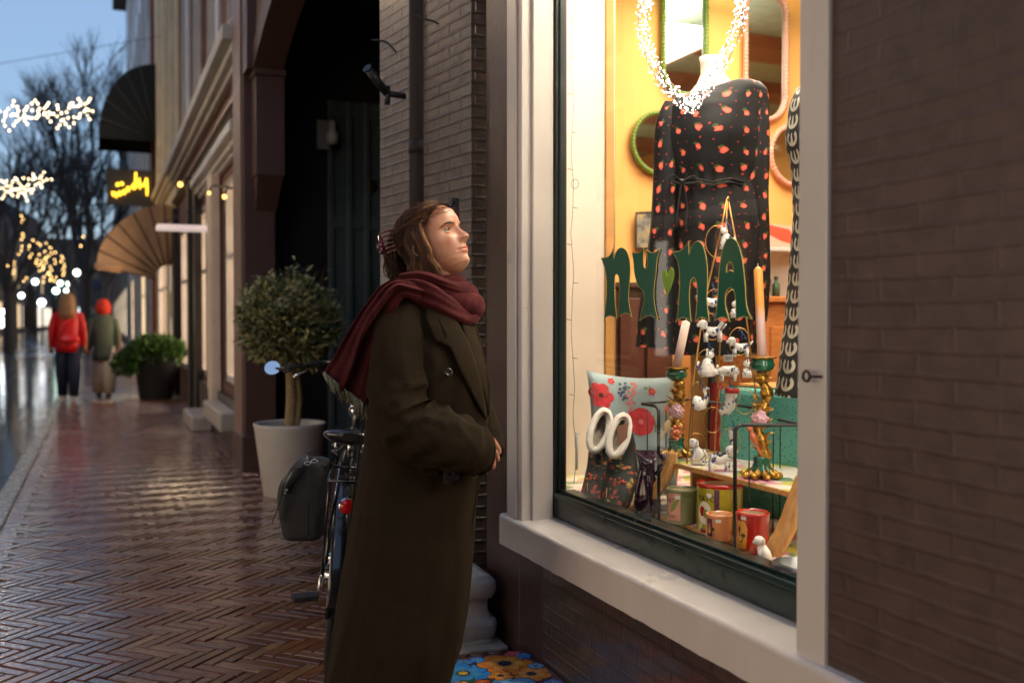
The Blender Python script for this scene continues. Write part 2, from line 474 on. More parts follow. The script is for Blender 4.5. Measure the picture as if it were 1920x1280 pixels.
# ------- little things: bolt hole on the jamb
# ============================================================ brick pier of the passage
GREYB=brick_mat('grey brown painted brick',srgb(106,96,92),bw=.20,bh=.0485,mortar=.008,strength=1.0,rough=.36,gl=.14)
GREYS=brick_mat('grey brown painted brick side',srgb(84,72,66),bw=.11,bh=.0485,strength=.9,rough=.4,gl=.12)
for m_ in (GREYB,PBd):
    m_.node_tree.nodes['Principled BSDF'].inputs['Coat Weight'].default_value=.7; m_.node_tree.nodes['Principled BSDF'].inputs['Coat Roughness'].default_value=.12
gate=thing('gate_building','painted brick gateway building with a dark arched carriage passage','building',(1.35,6.5,0))
c0=Vector((1.4387,3.95)); dr=Vector((-.160,.987)).normalized()
def pp(t): q=c0+dr*t; return (q.x,q.y)
mb=MB()
wallquad(mb,pp(0),pp(.4475),.0,5,0,.1); wallquad(mb,pp(.588),pp(.9343),.0,5,0,.4); wallquad(mb,pp(0),(1.11,8.4),5,12,0,0)
q0=pp(.4475); q1=pp(.588)
mb.build('pier_front',GREYB,gate)
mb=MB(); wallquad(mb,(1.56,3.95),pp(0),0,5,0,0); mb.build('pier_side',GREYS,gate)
mb=MB()
nrm=Vector((dr.y,-dr.x))  # pointing +x side
mb.poly([(q0[0]+nrm.x*.05,q0[1]+nrm.y*.05,0),(q1[0]+nrm.x*.05,q1[1]+nrm.y*.05,0),(q1[0]+nrm.x*.05,q1[1]+nrm.y*.05,5),(q0[0]+nrm.x*.05,q0[1]+nrm.y*.05,5)])
mb.poly([(q1[0],q1[1],0),(q1[0]+nrm.x*.05,q1[1]+nrm.y*.05,0),(q1[0]+nrm.x*.05,q1[1]+nrm.y*.05,5),(q1[0],q1[1],5)])
e=pp(.9343); mb.poly([(e[0],e[1],0),(e[0]+.5,e[1]+.05,0),(e[0]+.5,e[1]+.05,5),(e[0],e[1],5)])
mb.build('pier_recess',M('maroon recess paint',srgb(48,30,30),.45,0,.2,10,.3,40),gate)
# drain pipe in the recess
pm=pp(.52); dp=thing('drain_pipe','dark maroon rainwater pipe in the slot of the brick pier','pipe',(pm[0]+.01,pm[1],0))
mb=MB(); mb.tube([(pm[0]+.012,pm[1],-.0),(pm[0]+.012,pm[1],5)],.047,14)
for z in (.9,2.05,3.3): mb.tube([(pm[0]+.012,pm[1],z),(pm[0]+.012,pm[1],z+.06)],.050,14)
mb.build('pipe',M('maroon pipe paint',srgb(34,22,23),.7,0,.2,10,.2,40),dp)
# moulded stone plinth (its right end shows its profile)
ST=M('weathered limestone',srgb(196,188,176),.5,0,.38,9,.9,55)
prof=[(.052,.004),(.054,.020),(.046,.0205),(.046,.026),(.054,.030),(.059,.050),(.059,.078),(.053,.098),(.048,.0985),(.044,.104),(.030,.106),(.022,.124),(.018,.150),(.022,.172),(.034,.184),(.046,.185),(.046,.192),(.052,.196),(.054,.216),(.052,.240),(.044,.256),(.036,.257),(.034,.268),(.0,.272)]
out=Vector((-dr.y,dr.x)); mb=MB(); rings=[]
X0,X1,Y0_,Y1_=1.18,1.388,3.690,4.35
for d,z in prof:
    ring=[]; 
    for (cx,cy,a0) in ((X0,Y0_,pi),(X1,Y0_,1.5*pi),(X1,Y1_,0),(X0,Y1_,.5*pi)):
        for k in range(6):
            a=a0+k*pi/10; x=cx+d*cos(a); y=cy+d*sin(a); q=noise.noise(Vector((x*14,y*14,z*18)))*.006
            ring.append((x+q*cos(a),y+q*sin(a),z))
    # intermediate points along the visible sides
    full=[]
    for i in range(len(ring)):
        p,q=Vector(ring[i]),Vector(ring[(i+1)%len(ring)]); n_=8 if (p-q).length>.1 else 1
        for k in range(n_):
            r_=p.lerp(q,k/n_); w_=noise.noise(r_*16)*.004; full.append((r_.x+w_,r_.y+w_,r_.z+w_*.5))
    rings.append(full)
mb.rings(rings,0,True,True,True)
mb.build('stone_plinth',ST,gate,sub=0)
# foot bar of stone under it
mb=MB(); mb.bb(1.10,1.455,3.58,4.4,-.01,.008); mb.build('stone_step',ST,gate,bevel=.004)
# far pier, the light on its front face painted as a lighter strip
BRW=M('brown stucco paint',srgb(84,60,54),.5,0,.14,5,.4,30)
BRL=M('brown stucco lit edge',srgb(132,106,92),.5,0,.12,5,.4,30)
mb=MB(); mb.bb(1.10,1.364,8.60,9.22,-.02,9); mb.bb(1.07,1.364,8.57,9.24,-.02,.30); mb.build('far_pier',BRW,gate,bevel=.01)
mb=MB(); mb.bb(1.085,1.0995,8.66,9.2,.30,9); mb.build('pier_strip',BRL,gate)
mb=MB()
mb.bb(1.17,1.40,8.34,8.599,2.47,3.28); mb.bb(1.155,1.41,8.31,8.599,3.281,3.33)
rings=[[(1.18,8.35,2.469),(1.39,8.35,2.469),(1.39,8.598,2.469),(1.18,8.598,2.469)],[(1.2,8.595,2.2),(1.37,8.595,2.2),(1.37,8.598,2.2),(1.2,8.598,2.2)]]
mb.rings(rings,0,True,True,False)
mb.build('corbel',BRW,gate,bevel=.008)
# arch: front band + soffit
a0=Vector((1.17,8.34)); a1=Vector((1.289,4.872)); mb=MB(); K=28; inn=[];outr=[]
for i in range(K+1):
    t=i/K; q=a0.lerp(a1,t); d=2*t-1
    z=3.33+.46*(1-d*d); inn.append((q.x,q.y,z)); 
for i in range(K):
    p,q=inn[i],inn[i+1]
    mb.poly([p,q,(q[0]+.22,q[1],q[2]),(p[0]+.22,p[1],p[2])],0)                 # soffit
    z1=p[2]+.20; z2=q[2]+.20
    mb.poly([(p[0]-.02,p[1],p[2]),(q[0]-.02,q[1],q[2]),(q[0]-.02,q[1],z2),(p[0]-.02,p[1],z1)],0)
    mb.poly([(p[0]-.02,p[1],p[2]),(q[0]-.02,q[1],q[2]),q,p],0)
    mb.poly([(p[0],p[1],z1),(q[0],q[1],z2),(q[0],q[1],9),(p[0],p[1],9)],0)
    mb.poly([(p[0],p[1],z1),(q[0],q[1],z2),(q[0]-.02,q[1],z2),(p[0]-.02,p[1],z1)],0)
mb.build('arch',BRW,gate)
mb=MB(); mb.bb(1.10,1.17,8.34,8.60,3.33,9); mb.build('upper_wall',BRW,gate)
DK=M('dark unlit paint',(.008,.008,.009),.6,0,.2,4,.2,20)  # dark paint, with the lack of light put into the near-black colour
mb=MB()
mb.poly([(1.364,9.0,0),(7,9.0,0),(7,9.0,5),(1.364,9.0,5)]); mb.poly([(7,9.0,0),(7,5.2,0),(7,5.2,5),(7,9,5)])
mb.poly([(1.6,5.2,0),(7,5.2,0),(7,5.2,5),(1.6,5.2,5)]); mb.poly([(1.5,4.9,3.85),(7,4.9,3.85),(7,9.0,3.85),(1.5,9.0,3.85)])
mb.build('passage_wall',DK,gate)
TEAL=M('grey teal door paint',srgb(74,88,92),.35,0,.15,7,.2,30)
mb=MB(); x0,x1=1.88,2.9
mb.bb(x0,x1,8.93,8.98,.02,3.25)
for xx in (x0+.0,x0+.17,x0+.33,x0+.6): mb.bb(xx,xx+.05,8.9,8.929,.02,3.25)
for z in (.2,2.1,3.1): mb.bb(x0+.05,x1,8.91,8.929,z,z+.12)
dd=mb.build('door',TEAL,gate,bevel=.006)
mb=MB(); mb.box((2.28,8.895,2.5),(.05,.02,.1)); mb.build('door_plate',M('brass',srgb(150,110,50),.3,1),dd)
# security camera
cp=PY(618,252,8.86)
sc=thing('security_camera','small white security camera on a square plate in the dark passage','camera',tuple(cp))
WP=M('white plastic',srgb(205,205,200),.4)
mb=MB(); mb.box(cp+Vector((-.02,.06,0)),(.16,.05,.26)); mb.build('back_plate',M('grey plastic',srgb(140,138,134),.5),sc,bevel=.008)
mb=MB(); mb.lathe([(.0,-.10),(.04,-.095),(.055,-.05),(.055,0),(.045,.01),(.03,.03),(.03,.10),(.015,.12),(0,.121)],cp+Vector((.02,-.02,0)),16); mb.build('dome',WP,sc)
mb=MB(); mb.ell(cp+Vector((.02,-.03,-.105)),.035,None,12,8); mb.build('lens',M('black glass',(.01,.01,.01),.1),sc)
# uplighter bracket on the pier: a short slanted tube on a disc
b0=PD(725,175,4.35); b1=PD(690,130,4.25)
ul=thing('wall_spotlight','dark tubular spotlight tilted up on the brick pier edge','spotlight',tuple(b0))
IRON=M('dark iron',(.045,.047,.05),.4,.7,.2,30,.2,60)
mb=MB(); mb.tube([b0,b1],.018,14); mb.tube([b1,b1+(b1-b0)*.06],.021,14); mb.build('tube',IRON,ul)
mb=MB(); mb.tube([b0+Vector((.0,-.01,-.05)),b0+Vector((.004,.0,.03))],.012,10,flat=1); mb.tube([b0,b0+Vector((.09,.03,.0))],.014,8); mb.build('bracket',IRON,ul)
# loose cable hooks on the brickwork
for (pts,dep,lab) in (([(783,28),(795,36),(812,40),(822,46)],4.15,'short black cable end bent out of the brick pier near the top'),([(697,76),(712,76),(728,82),(742,98)],4.3,'thin black cable curling beside the tubular spotlight')):
    P=[PD(x,y,dep) for x,y in pts]; mb=MB(); mb.org=P[0]; mb.tube(spline(P,5),.0045,6)
    tag(mb.build('cable',IRON),lab,'cable','cable ends on the pier')
# small dark lamp behind the head on the brickwork
b0=PD(852,395,4.02); wl=thing('wall_bracket','small black iron bracket on the brick pier behind the woman','bracket',tuple(b0))
mb=MB(); mb.box(b0,(.03,.03,.10)); mb.tube([b0+Vector((0,0,.04)),b0+Vector((-.03,-.04,.0)),b0+Vector((-.03,-.05,-.05))],.008,8); mb.build('arm',IRON,wl)

# ============================================================ next buildings down the row
def facade(name,label,X,Y0,Y1,H,wall,z0=0,wins=(),winmat=None,frame=None,cornices=(),pil=(),pilm=None,base=None):
    t=thing(name,label,'building',(X,(Y0+Y1)/2,0))
    mb=MB(); ys=sorted({Y0,Y1,*[w[0] for w in wins],*[w[1] for w in wins]})
    zs=sorted({z0,H,*[w[2] for w in wins],*[w[3] for w in wins]})
    for i in range(len(ys)-1):
        for j in range(len(zs)-1):
            yc=(ys[i]+ys[i+1])/2; zc=(zs[j]+zs[j+1])/2
            if any(w[0]<yc<w[1] and w[2]<zc<w[3] for w in wins): continue
            wallquad(mb,(X,ys[i]),(X,ys[i+1]),zs[j],zs[j+1],0,ys[i])
    wallquad(mb,(X+5,Y0),(X,Y0),z0,H); mb.poly([(X,Y0,H),(X,Y1,H),(X+5,Y1,H),(X+5,Y0,H)])
    mb.build('wall',wall,t)
    for (a,b,c,d,*mm) in wins:
        dp=1.3 if (mm and len(mm)>1) else 0
        m2=MB(); m2.bb(X+.12+dp,X+.14+dp,a,b,c,d); pw=m2.build('window',mm[0] if mm else winmat,t)
        if dp:
            m4=MB(); m4.bb(X+.122,X+.12+dp,b+.001,b+.02,c,d); m4.bb(X+.122,X+.12+dp,a-.02,a-.001,c,d); m4.bb(X+.122,X+.12+dp,a,b,c-.02,c-.001); m4.build('window_reveal',DK,pw)  # reveals coloured near-black so the glow panel behind leaves them dark
        m3=MB(); f=.07
        m3.bb(X+.02,X+.119,a,a+f,c,d); m3.bb(X+.02,X+.119,b-f,b,c,d); m3.bb(X+.02,X+.119,a+f,b-f,c,c+f); m3.bb(X+.02,X+.119,a+f,b-f,d-f,d)
        m3.bb(X+.04,X+.119,(a+b)/2-.025,(a+b)/2+.025,c+f,d-f)
        if d-c>1.6: m3.bb(X+.05,X+.119,a+f,b-f,c+(d-c)*.62,c+(d-c)*.62+.05)
        m3.build('window_frame',frame,pw)
    for (a,b,z,h,dx,mm) in cornices:
        m2=MB(); m2.bb(X-dx,X-.001,a,b,z+h*.55,z+h); m2.bb(X-dx*.62,X-.001,a,b,z+h*.22,z+h*.549); m2.bb(X-dx*.35,X-.001,a,b,z,z+h*.219)
        m2.build('cornice',mm,t,bevel=.012)
    for (a,b,c,d,dx,mm) in pil:
        m2=MB(); m2.bb(X-dx,X-.001,a,b,c,d); m2.build('pilaster',mm,t,bevel=.01)
    return t
DGL=M('dark shop glass',(.012,.013,.016),.06,0,.1,3)
BGL=M('dusk window glass',(.05,.06,.08),.05,0,.1,3)
CREAM=M('cream stucco',srgb(226,208,170),.6,0,.12,3,.2,20)
GREYC=M('grey stucco',srgb(188,184,176),.6,0,.12,3,.2,20)
DARKW=M('dark shopfront paint',srgb(42,38,36),.35,0,.2,5,.2,30)
WFR=M('off white window paint',srgb(206,200,192),.4,0,.1,5)
BRICKR=brick_mat('old brown brick',srgb(120,80,68),strength=.6,rough=.7,gl=.1)
WARM=EM('warm lit window',(1,.74,.42),2.2)
LIT=EM('white lit window',(1,.86,.66),2.8)
SHOPL=EM('shop interior glow',(1,.70,.46),4.0)  # glow panels set deep out of view, added to light the pavement
fb=facade('shopfront_building','brown brick house with a dark panelled shopfront under pale cornices',1.22,9.24,18.4,11,BRICKR,
  wins=[(9.5,11.2,.62,2.75,SHOPL,1),(12.2,14.6,.55,2.75,SHOPL,1),(15.2,17.8,.5,2.75,SHOPL,1),(9.6,10.9,4.3,7.4),(11.7,13.0,4.3,7.4),(13.8,15.1,4.3,7.4),(16.0,17.3,4.3,7.4)],winmat=BGL,frame=WFR,
  cornices=[(9.23,13.6,2.86,.22,.16,WFR),(9.23,18.4,3.62,.30,.22,GREYC),(9.23,18.4,3.25,.10,.10,M('tarnished gilt',srgb(120,98,58),.4,.4))],
  pil=[(9.3,9.42,.6,2.86,.06,WFR),(13.7,13.95,.0,3.2,.10,DARKW),(14.75,15.0,0,3.2,.10,DARKW),(17.95,18.25,0,3.2,.1,DARKW),(12.05,12.17,.0,2.86,.10,DARKW),
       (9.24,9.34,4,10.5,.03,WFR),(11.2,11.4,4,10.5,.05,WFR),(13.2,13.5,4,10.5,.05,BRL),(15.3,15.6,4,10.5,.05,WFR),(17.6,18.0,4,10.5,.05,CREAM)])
mb=MB(); mb.bb(1.16,1.2195,9.24,13.6,-.02,.5); mb.build('plinth',DARKW,fb)
# lit white door post
p=PX(416,775,1.2); mb=MB(); mb.bb(1.10,1.2,11.35,11.75,.16,2.88); mb.bb(1.085,1.0995,11.42,11.68,.5,2.7)
mb.build('door_post',M('cream gloss paint',srgb(232,214,190),.4,0,.08,5),fb,bevel=.01)
# stone window sills / steps low on the front
mb=MB(); mb.bb(.99,1.16,9.5,11.2,.24,.42); mb.bb(.93,1.16,11.9,13.2,.0,.17); mb.build('stone_sill',M('pale stone',srgb(176,166,156),.35,0,.15,6,.4,40),fb,bevel=.02)
# light box sign sticking out
lb=thing('light_box_sign','thin white lit sign slab projecting from the dark shopfront','sign',(1.2,12.2,2.3))
q0=PX(405,430,1.2); 
mb=MB(); 
for a in (0,):
    c=(q0.x-.32, q0.y, q0.z); mb.box(c,(.64,.30,.055))
mb.build('panel',M('white sign enamel',srgb(225,205,200),.4,0,.05,5,emit=(1,.80,.74),estr=.30),lb,bevel=.008)
mb=MB(); mb.tube([(c[0]+.3,c[1],c[2]+.03),(c[0]+.31,c[1],c[2]+.35)],.008,6); mb.tube([(c[0]-.28,c[1],c[2]+.03),(c[0]+.31,c[1],c[2]+.36)],.006,6); mb.build('bracket',IRON,lb)
for (px,py,Xx,r,lab) in ((338,346,1.0,.035,'round amber lamp glowing under the far cornice'),(421,369,1.05,.022,'small amber lamp at the top of the white door post'),(392,362,1.05,.018,'narrow amber lamp between the two shopfront posts')):
    q=PX(px,py,Xx); mb=MB(); mb.org=q; mb.lathe([(0,-r),(r*.7,-r*.8),(r,0),(r*.7,r*.8),(.0,r)],q,14)
    l_=thing('wall_lamp',lab,'lamp',tuple(q),'amber wall lamps')
    mb.build('bulb',EM('amber lamp',(1,.55,.12),2.6),l_)
    mb=MB(); mb.tube([q+Vector((.0,0,r)),q+Vector((.03,0,r+.06)),q+Vector((.2,0,r+.06))],.012,6); mb.build('arm',IRON,l_)

fc=facade('cream_building','cream stucco town house with tall narrow windows behind the fan awning',1.2,18.4,26.2,13,CREAM,
  wins=[(18.8,19.5,.1,2.9,DGL),(19.9,20.5,.3,1.4,LIT),(19.9,20.5,1.75,2.5,LIT),(21.4,24.8,.4,2.9,SHOPL,1),(19.2,20.4,4.6,8.2),(21.4,22.6,4.6,8.2),(23.6,24.8,4.6,8.2),(19.2,20.4,9,11.6),(21.4,22.6,9,11.6)],winmat=BGL,frame=WFR,
  cornices=[(18.4,26.2,3.7,.35,.18,CREAM)],pil=[(18.45,18.8,4.2,12.5,.08,CREAM),(20.7,21.1,4.2,12.5,.08,CREAM),(22.9,23.3,4.2,12.5,.08,CREAM),(25.6,26.1,0,12.5,.08,M('rust brown stucco',srgb(134,66,34),.6,0,.15,4))])
# lit white display posters outside the doorway
fd=facade('grey_building','tall grey house with a projecting roof gutter at the end of the row',1.15,26.2,52,17.5,GREYC,
  wins=[(27+3*i,28.3+3*i,z,z+2.6) for i in range(8) for z in (5,9,13)]+[(27.2+4*i,30.2+4*i,.4,3.0,(WARM if i in (1,4) else DGL)) for i in range(6)],winmat=BGL,frame=WFR,
  cornices=[(26.2,52,3.9,.4,.2,GREYC)])
mb=MB(); mb.bb(.35,1.149,30,52.2,17.0,17.5); mb.bb(.55,1.149,30,52,16.2,16.999)
mb.build('roof_gutter',M('lead gutter',srgb(92,90,84),.5,0,.2,3),fd)
fe=facade('end_building','dark brick building closing the far end of the row',1.1,52.3,130,12,M('dark far brick',srgb(70,60,56),.7,0,.2,2),
  wins=[(54+5*i,57+5*i,.4,3.0,(WARM if i%2 else LIT)) for i in range(14)]+[(54+5*i,55.5+5*i,5,7.4) for i in range(14)],winmat=BGL,frame=WFR)
# ============================================================ buildings across the street (mirrored in the glass and lighting the front)
STR=8.2
def shoprow(i,Y0,Y1,H,wm,lit,col,lab):
    X=-STR; t=thing('street_building',lab,'building',(X,(Y0+Y1)/2,0),'buildings across the street')
    mb=MB(); L=Y1-Y0
    mb.bb(X-6,X,Y0,Y1,3.3,H); mb.bb(X-6,X,Y0,Y0+.35,-.1,3.299); mb.bb(X-6,X,Y1-.35,Y1,-.1,3.299); mb.bb(X-6,X,Y0+.35,Y1-.35,-.1,.45); mb.bb(X-6,X,Y0+.35,Y1-.35,2.85,3.299)
    mb.build('wall',wm,t)
    n=max(1,int(L/3)); s=(L-.7)/n
    for k in range(n):
        m2=MB(); a=Y0+.35+k*s+.08; b=a+s-.2; m2.bb(X-.12,X-.1,a,b,.45,2.85)
        m2.build('shop_window',lit[k%len(lit)],t)
        m3=MB(); m3.bb(X-.09,X-.02,a-.07,a,.46,2.84); m3.bb(X-.09,X-.02,b,b+.07,.46,2.84); m3.bb(X-.09,X-.02,(a+b)/2-.02,(a+b)/2+.02,.46,2.84); m3.build('window_frame',DARKW,t)
        for z in (4.2,7.6):
            m4=MB(); m4.bb(X+.001,X+.02,a+.3,b-.3,z,z+2.1); m4.build('window',BGL,t)
    m5=MB(); m5.bb(X-.001,X+.3,Y0,Y1,3.25,3.5); m5.build('cornice',WFR,t,bevel=.02)
L1=EM('shop light warm',(1,.72,.46),1.7); L2=EM('shop light cream',(1,.82,.62),2.8); L3=DGL  # windows out of view, assumed lit to brighten the near front
rows=[(-16,-9,10,BRICKR,[L1,L3],'brick house across the street left of the camera'),(-9,-2,11,CREAM,[L2,L1],'cream house across the street beside the camera'),
 (-2,5,10,BRICKR,[L1,L2],'brick shop with bright windows directly across the street'),(5,12,12,GREYC,[L2,L3],'grey shop across the street with one bright window'),
 (12,20,10,BRICKR,[L3],'brick shop across the street with one bright door'),(20,30,12,CREAM,[L3],'cream building across the street farther down'),
 (30,44,11,BRICKR,[L1,L3],'long brick building across the street at the far end')]
for i,r in enumerate(rows): shoprow(i,*r[:3],r[3],r[4],None,r[5])
m2=MB(); m2.bb(-STR+.03,-STR+.05,18.7,19.15,.5,3.0); m2.build('lit_door',EM('lit door cream',(1,.86,.7),1.7),bpy.data.objects['street_building.004'])
t=thing('street_building','unseen brick block added behind the photographer to cut the sky light','building',(-3,-22,0),'buildings across the street')
mb=MB(); mb.bb(-16,8,-28,-22,-.1,11); mb.build('wall',BRICKR,t)  # unseen block, added to cut the sky light from behind the camera
# unseen lamps hung over the carriageway, one assumed beside the camera, others added
def unseen_lamp(x,y,z,power,lab):
    t=thing('street_lamp',lab,'street lamp',(x,y,z),'unseen lamps assumed or added over the street')
    mb=MB(); mb.lathe([(0,.10),(.05,.10),(.06,.06),(.20,.0),(.215,-.02),(.20,-.025)],(x,y,z),20,caps=False); mb.build('lamp_shade',IRON,t)
    mb=MB(); mb.ell((x,y,z-.03),(.15,.15,.07),None,16,8); mb.build('bulb',EM('unseen lamp bulb %d'%power,(1,.72,.44),power),t)
    mb=MB(); mb.tube([(-STR,y,z+1.4),(x,y,z+.1),(1.3,y,z+1.3)],.006,5); mb.build('cable',IRON,t)
unseen_lamp(-2.4,.6,5.0,60,'unseen shaded lamp on a cable, assumed over the road beside the photographer')  # out of view, assumed as a source of warm light on the near fronts
unseen_lamp(-2.6,11.5,5.6,200,'unseen lamp on a cable, added farther on to brighten the facades')  # out of view, added to light the far facades
unseen_lamp(-2.9,22,5.9,180,'unseen lamp on a cable, added beyond the fan awning to brighten the facades')  # also added out of view, for the facades farther down

# ============================================================ far end: houses, trees, lights
FARB=M('far brick',srgb(84,72,66),.8,0,.25,1.5)
FL1=EM('far warm',(1,.7,.4),.7); FL2=EM('far cream',(1,.85,.7),1.1); FL3=EM('far white',(.8,.9,1),1.2)
rr=random.Random(5); y=66
k=0
for (a,b,X,H,lab) in ((70,86,-9.5,9,'low dark shop house at the left end of the street'),(86,104,-8.5,12,'taller dark house beyond the low shop house'),(104,128,-8,10,'wide dark house far down the left side'),(128,160,-7,13,'tall dark block closing the street')):
    t=thing('far_building',lab,'building',(X,a,0),'far houses on the left side')
    mb=MB(); mb.bb(X-14,X,a,b,-.1,H)
    rf=[[(X-14,a,H),(X,a,H),(X,b,H),(X-14,b,H)],[(X-9,a+2,H+3),(X-5,a+2,H+3),(X-5,b-2,H+3),(X-9,b-2,H+3)]]
    mb.build('wall',FARB,t); mb=MB(); mb.rings(rf,0,True,True,False); mb.build('roof',M('dark slate',srgb(40,44,50),.6),t)
    n=int((b-a)/4)
    for i in range(n):
        ya=a+.6+i*4; m2=MB(); m2.bb(X+.001,X+.03,ya,ya+2.8,.5,2.9); m2.build('shop_window',[FL1,FL2,FL3,DGL,DGL,DGL][rr.randrange(6)],t)
        m2=MB(); m2.bb(X+.001,X+.03,ya+.5,ya+1.8,4.6,6.6); m2.build('window',[BGL,BGL,FL1][rr.randrange(3)],t)
# closing block across the view
t=thing('far_building','long brown block across the far end of the street with lit shops','building',(-4,170,0),'far houses on the left side')
mb=MB(); mb.bb(-40,14,170,180,-.1,14); mb.build('wall',FARB,t)
for i in range(14):
    x=-38+i*3.6; m2=MB(); m2.bb(x,x+2.6,169.9,169.98,.6,3.2); m2.build('shop_window',[FL1,FL3,FL2,DGL,DGL,DGL][rr.randrange(6)],t)
    m2=MB(); m2.bb(x+.4,x+1.8,169.9,169.98,6,8.4); m2.build('window',BGL,t)

BARK=M('bare bark',(.045,.045,.05),.8,0,.3,8)
def bare_tree(x,y,h,r,lab,seed,fork=.28,levels=6,spread=.5,dense=1):
    rr=random.Random(seed); t=thing('bare_tree',lab,'tree',(x,y,-.1),'bare trees along the street')
    tr=MB(); cr=MB()
    def grow(p,d,L,rad,lv,mb_):
        pts=[p]; q=p; dd=d
        for s_ in range(3):
            dd=(dd+Vector((rr.gauss(0,.10),rr.gauss(0,.10),rr.gauss(0,.05)+.03))).normalized(); q=q+dd*L/3; pts.append(q)
        mb_.tube(pts,[lerp(rad,rad*.62,i/3) for i in range(4)],5 if lv>2 else 4,0,False)
        if lv==0: return
        n=3 if lv>1 else 6
        for k in range(n):
            a=rr.uniform(0,2*pi); sp=spread*rr.uniform(.55,1.25)
            ax=dd.orthogonal().normalized(); ax=Matrix.Rotation(a,3,dd)@ax
            nd=(Matrix.Rotation(sp if k else sp*.4,3,ax)@dd).normalized()
            nd=(nd+Vector((0,0,.10))).normalized()
            st=pts[3] if (k<2) else pts[2]
            grow(st,nd,L*rr.uniform(.66,.86),rad*rr.uniform(.5,.66),lv-1,cr)
    L0=h*fork
    base=Vector((x,y,-.1)); tr.tube([base,base+Vector((0,0,L0*.5)),base+Vector((0,0,L0))],[r*1.2,r,r*.85],9,0,False)
    for k in range(4):
        a=k*pi/2+rr.uniform(-.3,.3); d=Vector((cos(a)*.42,sin(a)*.42,1)).normalized()
        grow(base+Vector((0,0,L0*(.82+.05*k))),d,h*.25,r*.62,levels-1,cr)
    tr.build('trunk',BARK,t); cr.build('crown',BARK,t)
bare_tree(-.75,50,13.0,.24,'big bare tree with a rounded crown rising over the pavement',4,levels=6,spread=.46)
bare_tree(-3.6,46,9.0,.2,'smaller bare tree standing left of the big round crowned one',9,levels=5)
bare_tree(-1.6,62,12,.22,'slender bare tree behind the big round crowned one',12,levels=5)
bare_tree(-5.2,70,11,.22,'bare tree at the far left edge of the street',15,levels=5)
bare_tree(.2,72,13,.2,'bare tree peeping past the black canopy',18,levels=5)
BULB=EM('garland bulb',(1,.78,.46),8.5); BULB2=EM('tree bulb',(1,.60,.2),6.5)
WIRE=M('garland wire',(.02,.02,.02),.6)
def garland(px0,px1,py,Y,n,h,lab,seed,r=.016,down=.0):
    rr=random.Random(seed); a=PY(px0,py,Y); b=PY(px1,py,Y)
    t=thing('light_garland',lab,'garland',tuple(b),'star light garlands hung over the street')
    mw=MB(); bp_=[]
    d=(a-b); L=d.length; ns=int(L/.42)+1
    mw.tube([b+Vector((.9,0,.35)),b,a,a-Vector((1.2,0,-.2))],.006,4)
    for i in range(ns):
        c=b.lerp(a,(i+.4)/ns)+Vector((0,rr.uniform(-.1,.1),rr.uniform(-h,h)*.45))
        for k in range(6):
            an=k*pi/3+rr.uniform(-.2,.2); R=h*rr.uniform(.55,1.0)
            e=c+Vector((cos(an)*R*.85,rr.uniform(-.05,.05),sin(an)*R*.9)); mw.tube([c,e],.004,4)
            for q in range(3):
                bp_.append(c.lerp(e,(q+1)/3)+Vector((rr.uniform(-.02,.02),0,rr.uniform(-.02,.02))))
    mw.build('wire',WIRE,t); place_bulbs(t,bp_,r,BULB)
garland(-60,168,217,23,0,.42,'upper star garland with white bulbs against the dusk sky',2)
garland(-90,82,345,31,0,.42,'lower star garland with white bulbs in front of the far trees',5,r=.018)
# strings of bulbs in the far trees
rr=random.Random(21)
for i,(px,y0,y1,Y,n,wd) in enumerate(((42,402,452,48,9,3),(38,458,480,48,3,3),(62,448,500,46,10,10),(85,452,530,46,26,12),(98,470,530,47,9,8),(118,478,518,48,8,4),(24,488,515,52,5,5),(8,494,508,52,5,8),(150,435,470,44,2,20),(50,518,530,52,2,8),(12,535,560,60,3,10))):
    c=PY(px,(y0+y1)/2,Y); mw=MB(); t=thing('tree_lights','%s string of warm bulbs, number %s in the order of the branches'%('hanging',i),'string lights',tuple(c),'strings of warm bulbs in the far trees')
    pts=[]
    for k in range(n):
        q=PY(px+rr.uniform(-wd,wd),lerp(y0,y1,(k+.5)/n),Y+rr.uniform(-.6,.6)); pts.append(q)
    if len(pts)>1: mw.tube(pts,.005,4); mw.build('wire',WIRE,t)
    place_bulbs(t,pts,.026,BULB2)
    t['label']=['long drooping','short low','left slanting','brightest thick central','right hand central','narrow right','small left','lowest left edge','sparse upper right','tiny pair','distant low left'][i]+' string of warm bulbs in the far trees'
# white lamps and shop lights at street level, farther on
for i,(px,py,Y,r,col,lab) in enumerate(((144,511,60,.16,(.9,1,.9),'white globe street lamp right of the tree lights'),(66,528,70,.17,(.95,1,.95),'white globe street lamp left of the red jacket'),(113,531,70,.15,(.7,1,.8),'greenish globe street lamp above the red jacket'),(131,532,70,.19,(.85,1,.9),'bright twin white globe street lamp above the red jacket'),(124,545,72,.12,(.8,1,.85),'small white globe lamp just above the blonde head'),(40,554,66,.15,(.95,.97,1),'white globe street lamp at the left shop'),(105,545,76,.2,(.7,1,.8),'pale green globe lamp behind the blonde head'),(7,585,50,.14,(.85,.95,1),'low cold white lamp at the left edge'),(8,605,50,.22,(.8,.92,1),'large cold white lamp near the road at the left edge'),(78,567,64,.2,(.9,.93,1),'pale oval lamp beside the red jacket'))):
    q=PY(px,py,Y); t=thing('street_lamp',lab,'street lamp',(q.x,q.y,-.1),'white globe street lamps')
    mb=MB(); mb.ell(q,(r,r,r),None,12,8); mb.build('lamp_globe',EM('globe %d'%i,col,6),t)
    mb=MB(); mb.tube([(q.x,q.y,-.1),(q.x,q.y,q.z-r)],.05,8); mb.build('pole',IRON,t)

